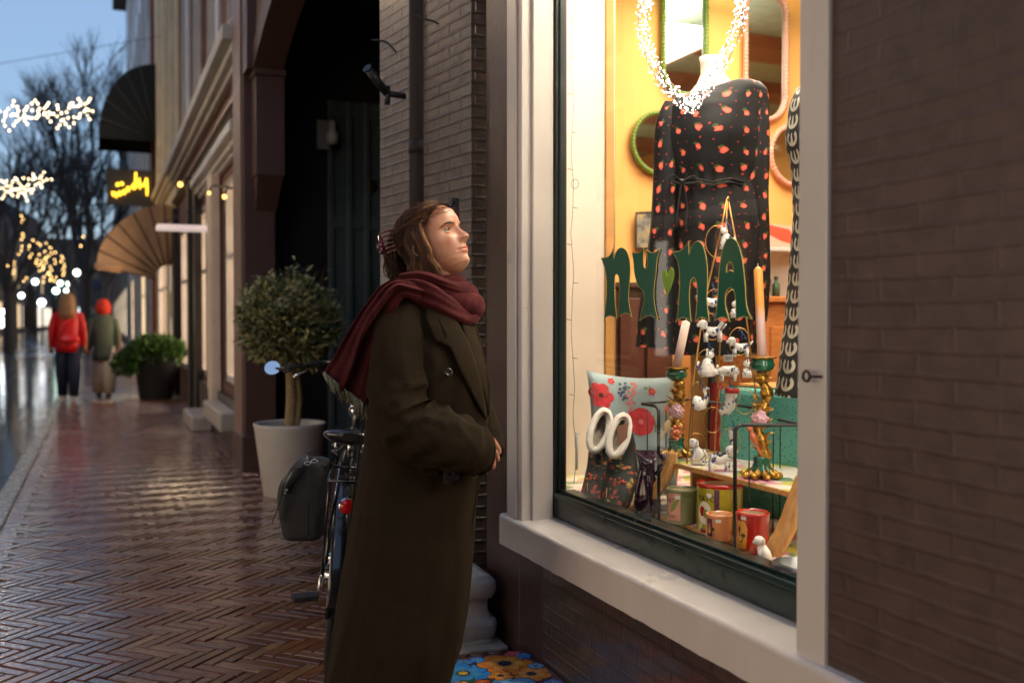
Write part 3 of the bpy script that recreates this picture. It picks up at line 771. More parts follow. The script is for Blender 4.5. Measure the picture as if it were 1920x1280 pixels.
# ============================================================ awnings and sign
TAN=M('tan awning canvas',srgb(206,168,128),.8,0,.1,5,.2,40)
BLK=M('black awning canvas',srgb(34,34,30),.8,0,.15,5,.2,40)
def dome_awning(name,lab,X,Yc,half,proj,z0,z1,mat,ribs,ribmat,val=.25):
    t=thing(name,lab,'awning',(X,Yc,z0)); mb=MB(); rings=[]
    nA=18; nV=10
    for i in range(nV+1):
        ph=(pi/2)*i/nV; ring=[]
        for j in range(nA+1):
            a=pi*j/nA; ring.append((X-.01-proj*sin(a)*cos(ph)**.9, Yc-half*cos(a)*max(.02,cos(ph)**.9), z0+(z1-z0)*sin(ph)))
        rings.append(ring)
    rings.insert(0,[(p[0],p[1],p[2]-val) for p in rings[0]])
    mb.rings(rings,0,False,False); mb.build('canvas',mat,t,solid=.01)
    for j in range(0,nA+1,ribs):
        m2=MB(); m2.tube([(r[j][0],r[j][1],r[j][2]+.006) for r in rings[1:]],.014,6); m2.build('rib',ribmat,t)
    return t
def quarter_awning(name,lab,X,Y0,Y1,proj,z0,z1,mat,val,ribmat,nr=5):
    """barrel awning: quarter arc in section, with closed fan-shaped ends"""
    t=thing(name,lab,'awning',(X,(Y0+Y1)/2,z0)); mb=MB(); prof=[]
    for i in range(13):
        a=pi/2*i/12; prof.append((X-.005-proj*cos(a)**.9, z0+(z1-z0)*sin(a)))
    prof=[(prof[0][0],z0-val)]+prof
    n=len(prof)
    for i in range(n-1):
        (xa,za),(xb,zb)=prof[i],prof[i+1]
        mb.poly([(xa,Y0,za),(xa,Y1,za),(xb,Y1,zb),(xb,Y0,zb)],0)
    for Y in (Y0,Y1): mb.poly([(X-.005,Y,z0)]+[(p[0],Y,p[1]) for p in prof[1:]],0)
    mb.build('canvas',mat,t)
    for i in (3,5,7,9,11):
        m2=MB(); m2.tube([(X-.02,Y0-.012,z0+.02),(prof[i][0],Y0-.012,prof[i][1])],.016,6); m2.build('rib',ribmat,t)
    return t
# tan fan awning: its near end is the fan seen in the photograph
aw=thing('fan_awning','tan fan shaped canvas awning over the pavement','awning',(1.2,18.6,2.2))
Pw=Vector((1.18,18.9,1.95)); tips=[]
px_pts=[(181,498),(186,470),(200,442),(222,420),(250,400),(280,388),(308,384),(330,386)]
rim=[PY(x,y,18.2+.10*i) for i,(x,y) in enumerate(px_pts)]
hub=PY(318,528,18.9); rings=[]
rim2=spline(rim,4); mb=MB()
n=len(rim2)
inner=[hub.lerp(p,.22)+Vector((0,.06,0)) for p in rim2]
back=[Vector((min(1.18,p.x+.25),p.y+1.9,p.z+.02)) for p in rim2]
for i in range(n-1):
    mb.poly([inner[i],inner[i+1],rim2[i+1],rim2[i]],0,None,False)
    mb.poly([rim2[i],rim2[i+1],back[i+1],back[i]],0,None,False)
mb.build('canvas',TAN,aw,solid=.012)
for i in range(0,n,4):
    m2=MB(); m2.tube([inner[i]+Vector((0,-.02,0)),rim2[i]+Vector((0,-.02,0))],.014,6); m2.build('rib',M('brown awning rib',srgb(110,78,54),.6),aw)
m2=MB(); m2.poly([PY(178,498,18.15),PY(224,505,18.3),PY(226,512,18.3),PY(180,505,18.15)]); 
v0,v1=PY(178,497,18.15),PY(228,503,18.3); m2.tube([v0,v1],.045,8); m2.build('front_bar',TAN,aw)
m2=MB(); a_=PY(200,508,18.2); m2.tube([a_,(a_.x-.02,a_.y,.0)],.018,6); m2.build('post',IRON,aw)
ba=quarter_awning('canopy','large black barrel canopy high on the cream house','awning' and 1.2,24.2,26.0,1.25,5.35,7.1,BLK,.75,M('grey rib',srgb(70,70,64),.6))
# sign panel with handwriting neon
sp=thing('neon_sign','dark square sign with yellow handwritten neon under the black canopy','sign',tuple(PY(242,352,23.5)))
mb=MB(); q0=PY(200,316,23.6); q1=PY(288,388,23.6); mb.bb(q0.x,q1.x,23.55,23.65,q1.z,q0.z); mb.build('panel',M('dark brown sign',srgb(62,56,50),.5),sp,bevel=.01)
NEON=EM('yellow neon',(1,.55,.03),3.2)
def stroke(pts): 
    P=[PY(180+x/12.8,300+y/12.8,23.5) for x,y in pts]; m2=MB(); m2.tube(spline(P,4),.016,6); m2.build('neon_letter',NEON,sp)
# "noordly"-like handwriting: n o o r d l y with its two dots
stroke([(390,760),(400,800),(420,860),(420,800),(455,790),(480,860),(500,900)])
stroke([(560,760),(530,820),(570,850),(600,800),(575,760)])
stroke([(665,720),(640,780),(680,810),(710,760),(680,720)])
stroke([(740,650),(760,700),(790,750),(780,680),(820,650)])
stroke([(920,560),(870,640),(920,690),(960,620),(950,520),(955,300)])
stroke([(1040,440),(1040,560),(1055,690)])
stroke([(1100,560),(1120,620),(1170,600),(1200,470),(1215,460),(1225,600),(1225,850)])
for dx in ((520,590),(620,570)):
    P=PY(180+dx[0]/12.8,300+dx[1]/12.8,23.48); m2=MB(); m2.ell(P,.035,None,8,6); m2.build('neon_letter',NEON,sp)
# ============================================================ the woman
WD=3.22                      # distance along the optical axis
def W(px,py,dd=0): return PD(px,py,WD+dd)
SC=WD/FX                     # metres per pixel at her distance
wb=PD(760,1290,WD); 
woman=thing('person','woman in a long dark olive coat and burgundy scarf looking up at the display window','person',(wb.x,wb.y,0))
# camera-aligned frame at the woman: r right, u up, f away
cr,cu,cf=_R,Vector((0,0,1)),Vector((sin(YAW),cos(YAW),0))
def skin_mat(name,base,red):
    t=NT(name); v=t.obj(); n=t.noise(v,30,4); n2=t.noise(v,180,3)
    t.l(t.mix(t.ramp(n,[(.35,0.),(.7,.75)]),base,red),t.p.inputs['Base Color'])
    t.p.inputs['Roughness'].default_value=.42; t.p.inputs['Subsurface Weight'].default_value=.15
    t.p.inputs['Subsurface Radius'].default_value=(.012,.004,.002); t.p.inputs['Subsurface Scale'].default_value=.5
    t.bump(t.math('ADD',n2,t.math('MULTIPLY',n,.5)),.25,.0015); return t.mat
SKIN=skin_mat('skin',srgb(198,148,118),srgb(178,108,84))
# ---------------------------------------------------------------- head
# local frame: +x = face forward, +y = her left (away from camera), +z up ; units metres, origin at ear/centre
HN=120; HM=96
# front profile (x at midline) as function of z: chin to crown
front=[(-.121,.020),(-.116,.046),(-.108,.062),(-.098,.0705),(-.080,.0760),(-.060,.0790),(-.040,.0795),(-.010,.0790),(.006,.0800),(.020,.0840),(.040,.0880),(.065,.0835),(.085,.0680),(.100,.0450),(.108,.0)]
back=[(-.121,-.030),(-.10,-.045),(-.07,-.062),(-.03,-.082),(.01,-.094),(.05,-.092),(.08,-.072),(.1,-.042),(.108,0)]
side=[(-.121,.010),(-.113,.028),(-.10,.043),(-.08,.0540),(-.05,.0635),(-.02,.0690),(.02,.0715),(.05,.0700),(.08,.0550),(.1,.0310),(.108,.001)]
def g(d,s): return exp(-(d*d)/(2*s*s))
def head_surface(z,a):
    xf=interp(front,z); xb=interp(back,z); w_=interp(side,z)
    c=cos(a); s_=sin(a)
    # superellipse, flatter face
    e=.86 if c>0 else 1.0
    cx=(abs(c)**e)*(1 if c>0 else -1)
    x = cx*(xf if c>0 else -xb); y=s_*w_*(1+.05*g(z+.03,.03)*(c>0)*c)
    ay=abs(y)
    if c>0:
        k=c**.5
        # cheek: face plane recedes to the sides
        x -= .010*k*min(1,(ay/.05)**2)*g(z+.05,.045)
        # eye sockets
        x -= .0125*g(ay-.031,.0120)*g(z-.0015,.0090)
        x -= .0020*g(ay-.012,.006)*g(z-.004,.010)
        x += .0050*g(ay-.030,.017)*g(z-.0215,.007)     # brow
        x += .0045*g(ay-.042,.018)*g(z+.030,.016)      # cheek bone
        y += (1 if y>0 else -1)*.0020*g(ay-.055,.02)*g(z+.035,.02)
        # nose ridge
        t=(z+.036)/.046    # 0 base .. 1 root
        if -.25<t<1.15:
            h=interp([(-.25,.0),(-.08,.006),(.02,.0235),(.12,.0262),(.25,.0245),(.5,.0165),(.8,.0085),(1.0,.0045),(1.15,.001)],t)
            wd=interp([(-.2,.012),(.1,.0085),(.4,.0062),(1.1,.0050)],t)
            x += h*g(ay,wd)*1.0
        x += .0085*g(ay-.0125,.0050)*g(z+.0335,.0060)   # nostril wings
        x -= .0030*g(ay-.006,.0035)*g(z+.0425,.003)
        # lips
        x += .0044*g(ay,.016)*g(z+.0590,.0030)
        x += .0052*g(ay,.014)*g(z+.0690,.0040)
        x -= .0032*g(ay,.017)*g(z+.0640,.0014)
        x -= .0035*g(ay-.0245,.005)*g(z+.0640,.005)    # mouth corner
        x -= .0030*g(ay,.018)*g(z+.0790,.0050)          # below lip
        x += .0030*g(ay,.030)*g(z+.062,.014)
        x += .0080*g(ay,.015)*g(z+.101,.012)           # chin
        x -= .0016*g(ay,.004)*g(z+.049,.005)           # philtrum
    return Vector((x,y,z))
HEADC=W(819,452)           # centre of the head box
# orientation: face points to screen right, turned a little to the camera, tilted up
fwd=(cr*cos(radians(27))-cf*sin(radians(27))).normalized()
tilt=radians(24)
left_=cu.cross(fwd).normalized()
fw2=(fwd*cos(tilt)+cu*sin(tilt)).normalized(); up2=fw2.cross(left_).normalized()
if up2.z<0: up2=-up2
left_=up2.cross(fw2).normalized()
roll=radians(2)
HR=Matrix((fw2,left_,up2)).transposed()
HS=1.07
def HP(p): return HEADC+HR@(Vector(p)*HS)
body=MB(); lipf=[]
rings=[]
zs=[]
for i in range(HM+1):
    t=i/HM; zs.append(-.121+.229*t)
for z in zs:
    ring=[]
    for k in range(HN):
        # denser at the front
        u=k/HN*2*pi; a=u-.42*sin(u)
        ring.append(HP(head_surface(z,a)))
    rings.append(ring)
b0_=len(body.v); body.rings(rings,0,True)
# lip colour faces
for fi,f in enumerate(body.f):
    if len(f)!=4: continue
    i=(f[0]-b0_)//HN; k=(f[0]-b0_)%HN; u=k/HN*2*pi; a=u-.42*sin(u)
    if i>=HM: continue
    p=head_surface(zs[i],a)
    wz=.0055*max(0,1-(abs(p.y)/.0235)**2)
    if p.x>.05 and abs(p.y)<.0235 and -.0640-wz*1.35< p.z < -.0637+wz*1.15: body.m[fi]=1
# ears
for sy in (-1,1):
    ec=Vector((-.020,sy*(.0830 if sy<0 else .07),-.022)); pts=[]
    rr_=[]
    for k in range(18):
        a=2*pi*k/18; x=.0125*cos(a); z=.0215*sin(a)*(1 if sin(a)>0 else .95); x+= .006*sin(a)*.6; x*= (1 if z>-.01 else .75)
        pts.append(HP(ec+Vector((x-.003,sy*(.006+.006*(-cos(a)*.8)),z))))
    body.loop(pts,.0028,6)
    cen=HP(ec+Vector((0,sy*.002,0))); 
    for k in range(18):
        body.poly([pts[k],pts[(k+1)%18],cen],0,None,True)
# neck
nb=W(802,560,.03); nt_=HP((-.02,0,-.085))
body.tube([nb,nb.lerp(nt_,.5),nt_,HP((-.015,0,-.05))],[.062,.055,.055,.05],20)
# torso core, hips and legs inside the coat (one continuous figure down to the feet)
def ringell(c,rx,ry,n=20,ax=None,ay=None):
    ax=ax or fwd; ay=ay or fwd.cross(cu)
    return [c+ax*(rx*cos(2*pi*k/n))+ay*(ry*sin(2*pi*k/n)) for k in range(n)]
tc=[(560,800,.06,.07),(600,792,.09,.17),(680,790,.11,.18),(780,788,.10,.14),(880,780,.11,.16),(960,772,.12,.17)]
body.rings([ringell(W(x,y),a,b) for y,x,a,b in tc],0,True)
for sx,sl in ((-1,.085),(1,-.085)):
    hp=W(772,950)+cf*sl; ft=Vector((wb.x+.05*sx*0+cf.x*sl*.9,wb.y+cf.y*sl*.9,.09)); kn=hp.lerp(ft,.48)+fwd*.02
    body.tube([hp,kn.lerp(hp,.5),kn,kn.lerp(ft,.4),ft],[.088,.078,.055,.052,.038],14)
    body.tube([ft+Vector((0,0,.0))-fwd*.05,ft+Vector((0,0,-.045)),ft+fwd*.08+Vector((0,0,-.062)),ft+fwd*.15+Vector((0,0,-.068))],[.036,.040,.034,.022],12)
# ------------------------------------------------ hands : right hand over left, fingers curled down
def finger(base,dirs,lens,r0,nail=True):
    pts=[base]; 
    for d,l in zip(dirs,lens): pts.append(pts[-1]+d.normalized()*l)
    P=spline(pts,4); n=len(P)
    rads=[]
    for i in range(n):
        t=i/(n-1); r=r0*(1-.22*t); 
        for kk in (1/3,2/3): r*=1+.07*g(t-kk,.05)
        rads.append(r)
    rads[-1]*=.55; P.append(P[-1]+(P[-1]-P[-2]).normalized()*r0*.3); rads.append(r0*.12)
    body.tube(P,rads,10)
def HW(px,py,dd=0): return W(px,py,dd)
# back of right hand (nearest): from cuff to knuckles
nh=-.055
body.rings([[HW(*c,nh)+ (u_)*1 for u_ in []] for c in []] if 0 else [ [q+cf*(ry*sin(a))+(ax_)*(rx*cos(a)) for a in [2*pi*k/14 for k in range(14)]] for q,rx,ry,ax_ in (
   (HW(905,815,nh+.02),.024,.017,(cu*.9-cr*.35).normalized()),
   (HW(911,828,nh+.01),.030,.017,(cu*.9-cr*.40).normalized()),
   (HW(914,842,nh),.036,.016,(cu*.86-cr*.5).normalized()),
   (HW(916,852,nh),.036,.014,(cu*.84-cr*.55).normalized()))],0,True)
rgt=cr; dn=-cu
D=lambda a,b,c=0: (cr*a+cu*b+cf*c)
finger(HW(921,838,nh-.006),[D(.65,-.75,-.1),D(.30,-1,0),D(-.05,-1,.3)],[.024,.016,.012],.0088)
finger(HW(917,848,nh-.010),[D(.45,-.85,-.1),D(.1,-1,0),D(-.25,-1,.3)],[.026,.017,.012],.0092)
finger(HW(909,856,nh-.006),[D(.25,-.95,-.1),D(-.05,-1,0),D(-.3,-.9,.3)],[.026,.016,.011],.0086)
finger(HW(902,862,nh),[D(.05,-.95,0),D(-.2,-1,.1),D(-.3,-.9,.3)],[.020,.013,.010],.0076)
finger(HW(918,818,nh+.012),[D(.55,-.75,.2),D(.45,-.8,.3),D(.2,-.9,.3)],[.030,.022,.016],.0100)
# left hand behind (held by the right one)
body.rings([ [q+cf*(ry*sin(a))+(ax_)*(rx*cos(a)) for a in [2*pi*k/14 for k in range(14)]] for q,rx,ry,ax_ in (
   (HW(930,838,.03),.026,.018,cu),(HW(922,850,.0),.034,.016,(cu+cr*.1).normalized()),(HW(914,858,-.02),.034,.014,(cu+cr*.2).normalized()))],0,True)
for k,(x,y) in enumerate(((908,848),(906,858),(904,866),(903,873))):
    finger(HW(x,y,-.03),[D(-.8,-.35,0),D(-.8,-.5,.3),D(-.3,-.5,.6)],[.026,.018,.012],.0082)
finger(HW(922,838,-.01),[D(-.5,-.1,-.4),D(-.7,-.2,-.1),D(-.7,-.4,.1)],[.026,.02,.012],.0095)
LIP=M('lips',srgb(190,104,92),.35,0,.08,40,sss=.2)
body.build('body',[SKIN,LIP],woman)
# eyes
EW=M('eye white',srgb(226,220,212),.15,0,.03,30,coat=.6)
IR=M('iris',srgb(112,104,66),.12,0,.3,200,coat=.6); PU=M('pupil',(.004,.004,.004),.08)
LASH=M('dark lash hair',srgb(46,30,24),.6); LIDM=skin_mat('lid skin',srgb(206,158,134),srgb(186,120,98))
for sy in (-1,1):
    ec=Vector((.0560,sy*.0315,.0005)); m2=MB(); m2.ell(HP(ec),.0122,None,20,14); 
    gz=(HR@Vector((1,-.30 if sy<0 else -.12,.10))).normalized()
    ey=m2.build('eye',EW,woman)
    m2=MB(); 
    rot=gz.to_track_quat('Z','Y').to_matrix()
    m2.lathe([(0,.01235),(.0028,.01225),(.0057,.0111),(.0060,.0107)],HP(ec),18,0,1,1,rot,False); m2.build('iris',IR,ey)
    m2=MB(); m2.lathe([(0,.0127),(.0022,.0125),(.0023,.0120)],HP(ec),14,0,1,1,rot,False); m2.build('pupil',PU,ey)
    # lids: thin shells over the ball
    for (lo_,hi_,nm) in ((17,82,'upper_lid'),(-76,-17,'lower_lid')):
        m2=MB(); rings=[]
        for i in range(8):
            el=radians(lerp(lo_,hi_,i/7)); ring=[]
            for k in range(21):
                az=radians(lerp(-62,62,k/20)); 
                e_=el if i else radians(lo_)*(cos(az*1.35)**.8 if abs(az*1.35)<pi/2 else 0)+ (radians(2) if lo_>0 else 0)
                r_=.0131
                p=Vector((cos(e_)*cos(az),cos(e_)*sin(az),sin(e_)))*r_
                ring.append(HP(ec+p))
            rings.append(ring)
        m2.rings(rings,0,False,False); m2.build(nm,LIDM,woman,solid=.0012)
    m2=MB(); P=[]
    for k in range(15):
        az=radians(lerp(-60,62,k/14)); e_=radians(17)*(cos(az*1.35)**.8 if abs(az*1.35)<pi/2 else 0)+radians(2)
        P.append(HP(ec+Vector((cos(e_)*cos(az),cos(e_)*sin(az),sin(e_)))*.0138))
    m2.tube(P,.0011,5)
    for k in range(0,15,1):
        d=(P[k]-HP(ec)).normalized(); m2.tube([P[k],P[k]+d*.0025+HR@Vector((.0,0,.001)),P[k]+d*.004+HR@Vector((0,0,.003))],[.0003,.0002,.0001],3)
    m2.build('eyelashes',LASH,woman)
    # brow of short hairs
    m2=MB(); rb=random.Random(3)
    for k in range(70):
        t=rb.random(); ay=lerp(.014,.050,t); zz=lerp(.0165,.0215,sin(min(1,t*1.25)*pi/2))-.009*max(0,t-.62)/.38+rb.uniform(-.0022,.0022)*(1-.6*t)
        a_=atan2(sy*ay,.075); a1_=math.asin(max(-1,min(1,sy*ay/interp(side,zz)))); p=head_surface(zz,a1_); q=p+Vector((-.001,sy*.0075,.0012-.003*t))
        q2=head_surface(q.z,math.asin(max(-1,min(1,(q.y)/interp(side,q.z)))))+Vector((.0012,0,0))
        m2.tube([HP(p+Vector((.0006,0,0))),HP(q2)],[.00042,.0002],3)
    m2.build('eyebrow',LASH,woman)
m2=MB(); m2.ell(HP(head_surface(-.033,-.17)+Vector((.0015,-.0015,0))),.0012,None,8,6); m2.build('nose_stud',M('silver',(.8,.8,.8),.15,1),woman)

# ---------------------------------------------------------------- hair
DL=HR.transposed()@Vector((0,0,-1)); FL=HR.transposed()@cr
HAIR=NT('brown hair'); _v=HAIR.obj(); _n=HAIR.noise(_v,45,3); 
_at=HAIR.n('Attribute',attribute_name='tone')
HAIR.l(HAIR.ramp(_at.outputs['Fac'],[(0,srgb(44,29,22)),(.55,srgb(80,53,37)),(.82,srgb(136,92,58)),(1,srgb(204,146,90))]),HAIR.p.inputs['Base Color'])
HAIR.p.inputs['Roughness'].default_value=.5; HAIR.p.inputs['Specular IOR Level'].default_value=.4; HAIR=HAIR.mat
hb=MB(); htone=[]
rh=random.Random(17)
def scalp(z,a,off=0):
    """point on the head in angle a (0 = face front), pushed outward"""
    p=head_surface(z,a); n=Vector((cos(a),sin(a),.35 if z>.04 else 0)).normalized()
    return p+n*off
def strand(P,r,tone):
    f0=len(hb.f); hb.tube(P,[r*(.5+.5*sin(pi*min(1,(i+.6)/len(P)))) if 1 else r for i in range(len(P))],4,0,False)
    htone.extend([tone]*(len(hb.f)-f0))
# base shell under the strands
f0=len(hb.f); rings=[]
for i in range(30):
    z=lerp(-.085,.1055,i/29); ring=[]
    for k in range(61):
        # hairline angle rises toward the front with height
        al=interp([(-.085,2.15),(-.05,1.98),(-.01,1.78),(.02,1.50),(.05,1.14),(.075,.74),(.09,.3),(.106,.02)],z)
        a=lerp(al,2*pi-al,k/60); off=.010+.010*sin(pi*k/60)+ .004*noise.noise(Vector((a*3,z*20,0)))
        ring.append(HP(scalp(z,a,off)))
    rings.append(ring)
hb.rings(rings,0,False,False); htone.extend([.15]*(len(hb.f)-f0))
BUN=Vector((-.128,-.004,.058)); DL=HR.transposed()@Vector((0,0,-1)); FL=HR.transposed()@cr
# strands: from a centre parting, swept back to the bun
for q in range(4600):
    sy=-1 if rh.random()<.72 else 1
    t=rh.random()      # start along hairline, forehead(0) to ear(1)
    z0=interp([(0,.088),(.25,.068),(.5,.040),(.75,.005),(1,-.03)],t); 
    al=interp([(-.085,2.15),(-.05,1.98),(-.01,1.78),(.02,1.50),(.05,1.14),(.075,.74),(.09,.3),(.106,.02)],z0)+rh.uniform(-.03,.25)
    # parting start near top
    if rh.random()<.5: z0=rh.uniform(.07,.103); al=rh.uniform(.6,2.2)
    P=[]; n=11
    zend=BUN.z+rh.uniform(-.03,.03); sag=rh.uniform(.0,.03)*(1 if z0<.06 else .6)
    lift=.012+rh.uniform(0,.012)
    if sy>0 and al<1.0: al=1.0
    for i in range(n):
        s_=i/(n-1); a=lerp(al,pi-.10,s_**.8)+.09*sin(s_*8+z0*34); z=lerp(z0,zend,s_**1.15)+.009*sin(s_*9+al*4)-sag*sin(pi*s_)+.018*sin(pi*s_)*(z0>.03)
        off=lift+.010*sin(pi*s_)+.005*sin(s_*11+al*6+z0*20)+ .0012*sin(7*s_+q)+.003*noise.noise(Vector((q*.013,s_*2,0)))
        P.append(HP(scalp(max(-.12,min(.1055,z)),a*sy,off)))
    P[-1]=HP(BUN+Vector((.02,rh.uniform(-.02,.02),rh.uniform(-.03,.03))))
    strand(P,rh.uniform(.0003,.0008),min(1,max(0,rh.gauss(.40,.12)+.75*noise.noise(Vector((al*5,z0*42,sy*3)))+(.22 if t<.4 and z0<.09 else 0))))
# loose front lock falling past the ear to the jaw, then curling back under the hair
for q in range(900):
    j=max(-1.1,min(1.1,rh.gauss(0,.7))); u=rh.random()
    a0=1.34+u*.45; z0=.056-u*.035
    pts=[scalp(z0,-a0,.012),scalp(z0-.035,-a0-.10,.016+u*.003),scalp(-.02-u*.01,-a0-.12+.1*u,.018),Vector((-.010+u*-.02,-.080,-.062)),
         Vector((-.010-.02*u,-.082,-.062))+DL*.026+FL*(.002+.005*j),Vector((-.010-.02*u,-.086,-.062))+DL*.046+FL*(.012-.02*u+.007*j),Vector((-.010-.02*u,-.086,-.062))+DL*(.058+.006*j)+FL*(.026-.05*u+.010*j)]
    if rh.random()<.45: pts=pts[:4]+[Vector((-.02+.01*j,-.078,-.085)),Vector((-.06+.01*j,-.06,-.100+.004*j))]
    P=[HP(p+Vector((rh.gauss(0,.0018),rh.gauss(0,.0018),rh.gauss(0,.0018)))) for p in spline(pts,3)]
    strand(P,rh.uniform(.0003,.0007),min(1,max(0,rh.gauss(.82,.2))))
# loose wavy lengths falling from the crown over the side of the head to the collar
for q in range(1300):
    u=rh.random(); a0=1.42+u*1.25; z0=rh.uniform(.050,.092); w1=noise.noise(Vector((u*7,1,0)))*2; cl=noise.noise(Vector((u*22,5,0)))
    s0=scalp(z0,-a0*.9,.016); s1=scalp(.030,-a0,.026+.004*w1); s2=scalp(-.010,-a0-.04*w1,.027+.004*sin(u*19)); s3=scalp(-.045,-a0+.05*w1,.027+.005*sin(u*15+1))
    s4=s3+DL*.026+FL*(.006*sin(u*23)); s5=s3+DL*.048+FL*(.010+.010*sin(u*17+1)); s6=s3+DL*(.062+.010*u)+FL*(.022*(1-u)+.010*sin(u*31))
    pts=[s0,s1,s2,s3,s4,s5,s6]; jt=Vector((rh.gauss(0,.0022),rh.gauss(0,.0014),rh.gauss(0,.0022)))
    P=[HP(p+jt*(.4+i*.12)+Vector((rh.gauss(0,.0006),rh.gauss(0,.0006),rh.gauss(0,.0006)))) for i,p in enumerate(spline(pts,3))]
    strand(P,rh.uniform(.0004,.0008),min(1,max(0,.42+.6*cl+rh.gauss(0,.14)+(.22 if u<.25 else 0))))
# waves low over the collar
for q in range(420):
    u=rh.random(); a0=1.5+u*1.2; z0=rh.uniform(-.02,.04); j=rh.gauss(0,1)
    pts=[scalp(z0,-a0,.014),scalp(z0-.035,-a0-.05,.019),scalp(-.062,-a0+.02,.018+.004*sin(u*9)),scalp(-.088,-a0-.10,.026+.004*sin(u*13)),
         scalp(-.105,-a0+.2*sin(u*17),.042),scalp(-.12,-a0-.35*sin(u*11),.052)+Vector((0,0,-.004*u))]
    P=[HP(p+Vector((rh.gauss(0,.002),rh.gauss(0,.002),rh.gauss(0,.002)))) for p in spline(pts,3)]
    strand(P,rh.uniform(.0004,.0008),min(1,max(0,rh.gauss(.45,.22))))
# twisted knot at the back
for q in range(420):
    ph=rh.uniform(0,2*pi); R=rh.uniform(.024,.050); pts=[]
    ax=rh.uniform(-.6,.6)
    for i in range(9):
        th=ph+i*.5; pts.append(BUN+Vector((-.004+.020*sin(th*1.0+ax)*R/.03,R*.85*cos(th),-.008+R*1.15*sin(th)-.018*(i/8))))
    strand([HP(p) for p in pts],rh.uniform(.0008,.0018),min(1,max(0,rh.gauss(.30,.2))))
for q in range(420):
    ph=rh.uniform(-1,1); u=rh.random(); pts=[BUN+Vector((0,ph*.034,0))+DL*.015-FL*.012*u,BUN+Vector((0,ph*.038,0))+DL*.045+FL*(.012*sin(u*20)-.012*u),BUN+Vector((0,ph*.040,0))+DL*.072+FL*(.010+.014*sin(u*31)-.02*u),BUN+Vector((0,ph*.040,0))+DL*(.095+.01*u)+FL*(.016+.014*sin(u*17)-.02*u),BUN+Vector((0,ph*.038,0))+DL*(.108+.022*u)+FL*(.026+.016*sin(u*27)-.02*u)]
    strand([HP(p) for p in spline(pts,3)],rh.uniform(.0006,.0014),min(1,max(0,rh.gauss(.3,.2))))
# flyaways
for q in range(420):
    a=rh.uniform(.3,3.1)*(-1 if rh.random()<.8 else 1); z=rh.uniform(.04,.105); p=scalp(z,a,.014); d=Vector((rh.uniform(-1,.3),rh.uniform(-.6,.6),rh.uniform(.0,1))).normalized()
    q1=p+d*rh.uniform(.008,.018)+Vector((-.012,0,0)); q2=q1+Vector((-.014,rh.uniform(-.006,.006),rh.uniform(-.008,.006)))
    strand([HP(p),HP(q1),HP(q2)],.0004,.7)
o=hb.build('hair',HAIR,woman,smooth=True)
at=o.data.attributes.new('tone','FLOAT','FACE'); at.data.foreach_set('value',htone)
# claw clip
CLAW=M('dark red tortoise claw',srgb(96,14,14),.12,0,.6,60,coat=1)
m2=MB()
for i in range(7):
    t=i/6; y0=-.045+.09*t*.0
for sgn in (-1,1):
    for i in range(6):
        z=BUN.z+.030-.012*i; 
        pts=[BUN+Vector((-.034,-.030*sgn*.0-.024+.008*(i%2),.028-.013*i)),BUN+Vector((-.020,-.046*1,.030-.013*i+.004*sgn)),BUN+Vector((.012,-.044,.026-.013*i+.004*sgn)),BUN+Vector((.026,-.030,.024-.012*i))]
        if sgn>0: m2.tube([HP(p) for p in spline(pts,3)],.0032,6)
m2.tube([HP(BUN+Vector((-.036,-.026,.036))),HP(BUN+Vector((-.042,-.028,.0))),HP(BUN+Vector((-.036,-.026,-.044)))],[.006,.0095,.006],8)
m2.ell(HP(BUN+Vector((-.046,-.03,.004))),.0115,None,10,8); m2.ell(HP(BUN+Vector((-.044,-.034,-.014))),.009,None,10,8)
m2.build('hair_clip',CLAW,woman)

# ---------------------------------------------------------------- coat
COAT=NT('olive wool coat'); _v=COAT.obj(); _n=COAT.noise(_v,420,3,.7); _n3=COAT.noise(_v,6,4); _n4=COAT.noise(_v,60,4)
COAT.l(COAT.mix(_n3,srgb(37,30,21),srgb(50,41,30)),COAT.p.inputs['Base Color']); COAT.p.inputs['Specular IOR Level'].default_value=.08; COAT.p.inputs['Roughness'].default_value=.92
COAT.p.inputs['Sheen Weight'].default_value=.07; COAT.p.inputs['Sheen Roughness'].default_value=.5; COAT.p.inputs['Sheen Tint'].default_value=srgb(150,120,80)
COAT.bump(COAT.math('ADD',_n,COAT.math('MULTIPLY',_n4,1.1)),.6,.003); COAT=COAT.mat
# silhouette rows: y, left px, right px, depth radius (m)
sil=[(548,735,838,.10),(566,712,868,.15),(590,696,880,.185),(620,690,894,.20),(660,694,905,.205),(700,697,913,.205),(740,692,917,.20),(780,688,916,.195),(820,684,913,.19),(860,680,905,.19),(900,673,899,.20),(960,662,893,.215),(1020,652,889,.23),(1080,642,884,.24),(1140,634,878,.25),(1200,624,868,.255),(1250,615,852,.26),(1296,606,838,.262)]
def folds(px_t,yy,ang):
    d=0
    t=max(0,min(1,(yy-840)/420))
    d+= .012*t*sin(ang*3+1.1+yy*.0012)+.008*t*sin(ang*7+.4-yy*.001)+.004*t*sin(ang*13+2)
    d+= .006*noise.noise(Vector((ang*2.2,yy*.006,1)))
    d+= .005*g(yy-700,60)*sin(ang*9+yy*.03)
    rd=1-abs(noise.noise(Vector((ang*2.4+yy*.0015,yy*.0022,7))))*2.2; d+=.016*(max(0,rd)**4)*(.25+.75*t)
    rd=1-abs(noise.noise(Vector((ang*1.8-yy*.004,yy*.010,11))))*2.4; d+=.008*(max(0,rd)**4)*(1-t)
    d+= .020*max(0,t)*((1-abs(sin(ang*2.5+.6+.0006*yy)))**2.2-.3)
    return d
coat=MB(); rings=[]; NR=96; ncr=110
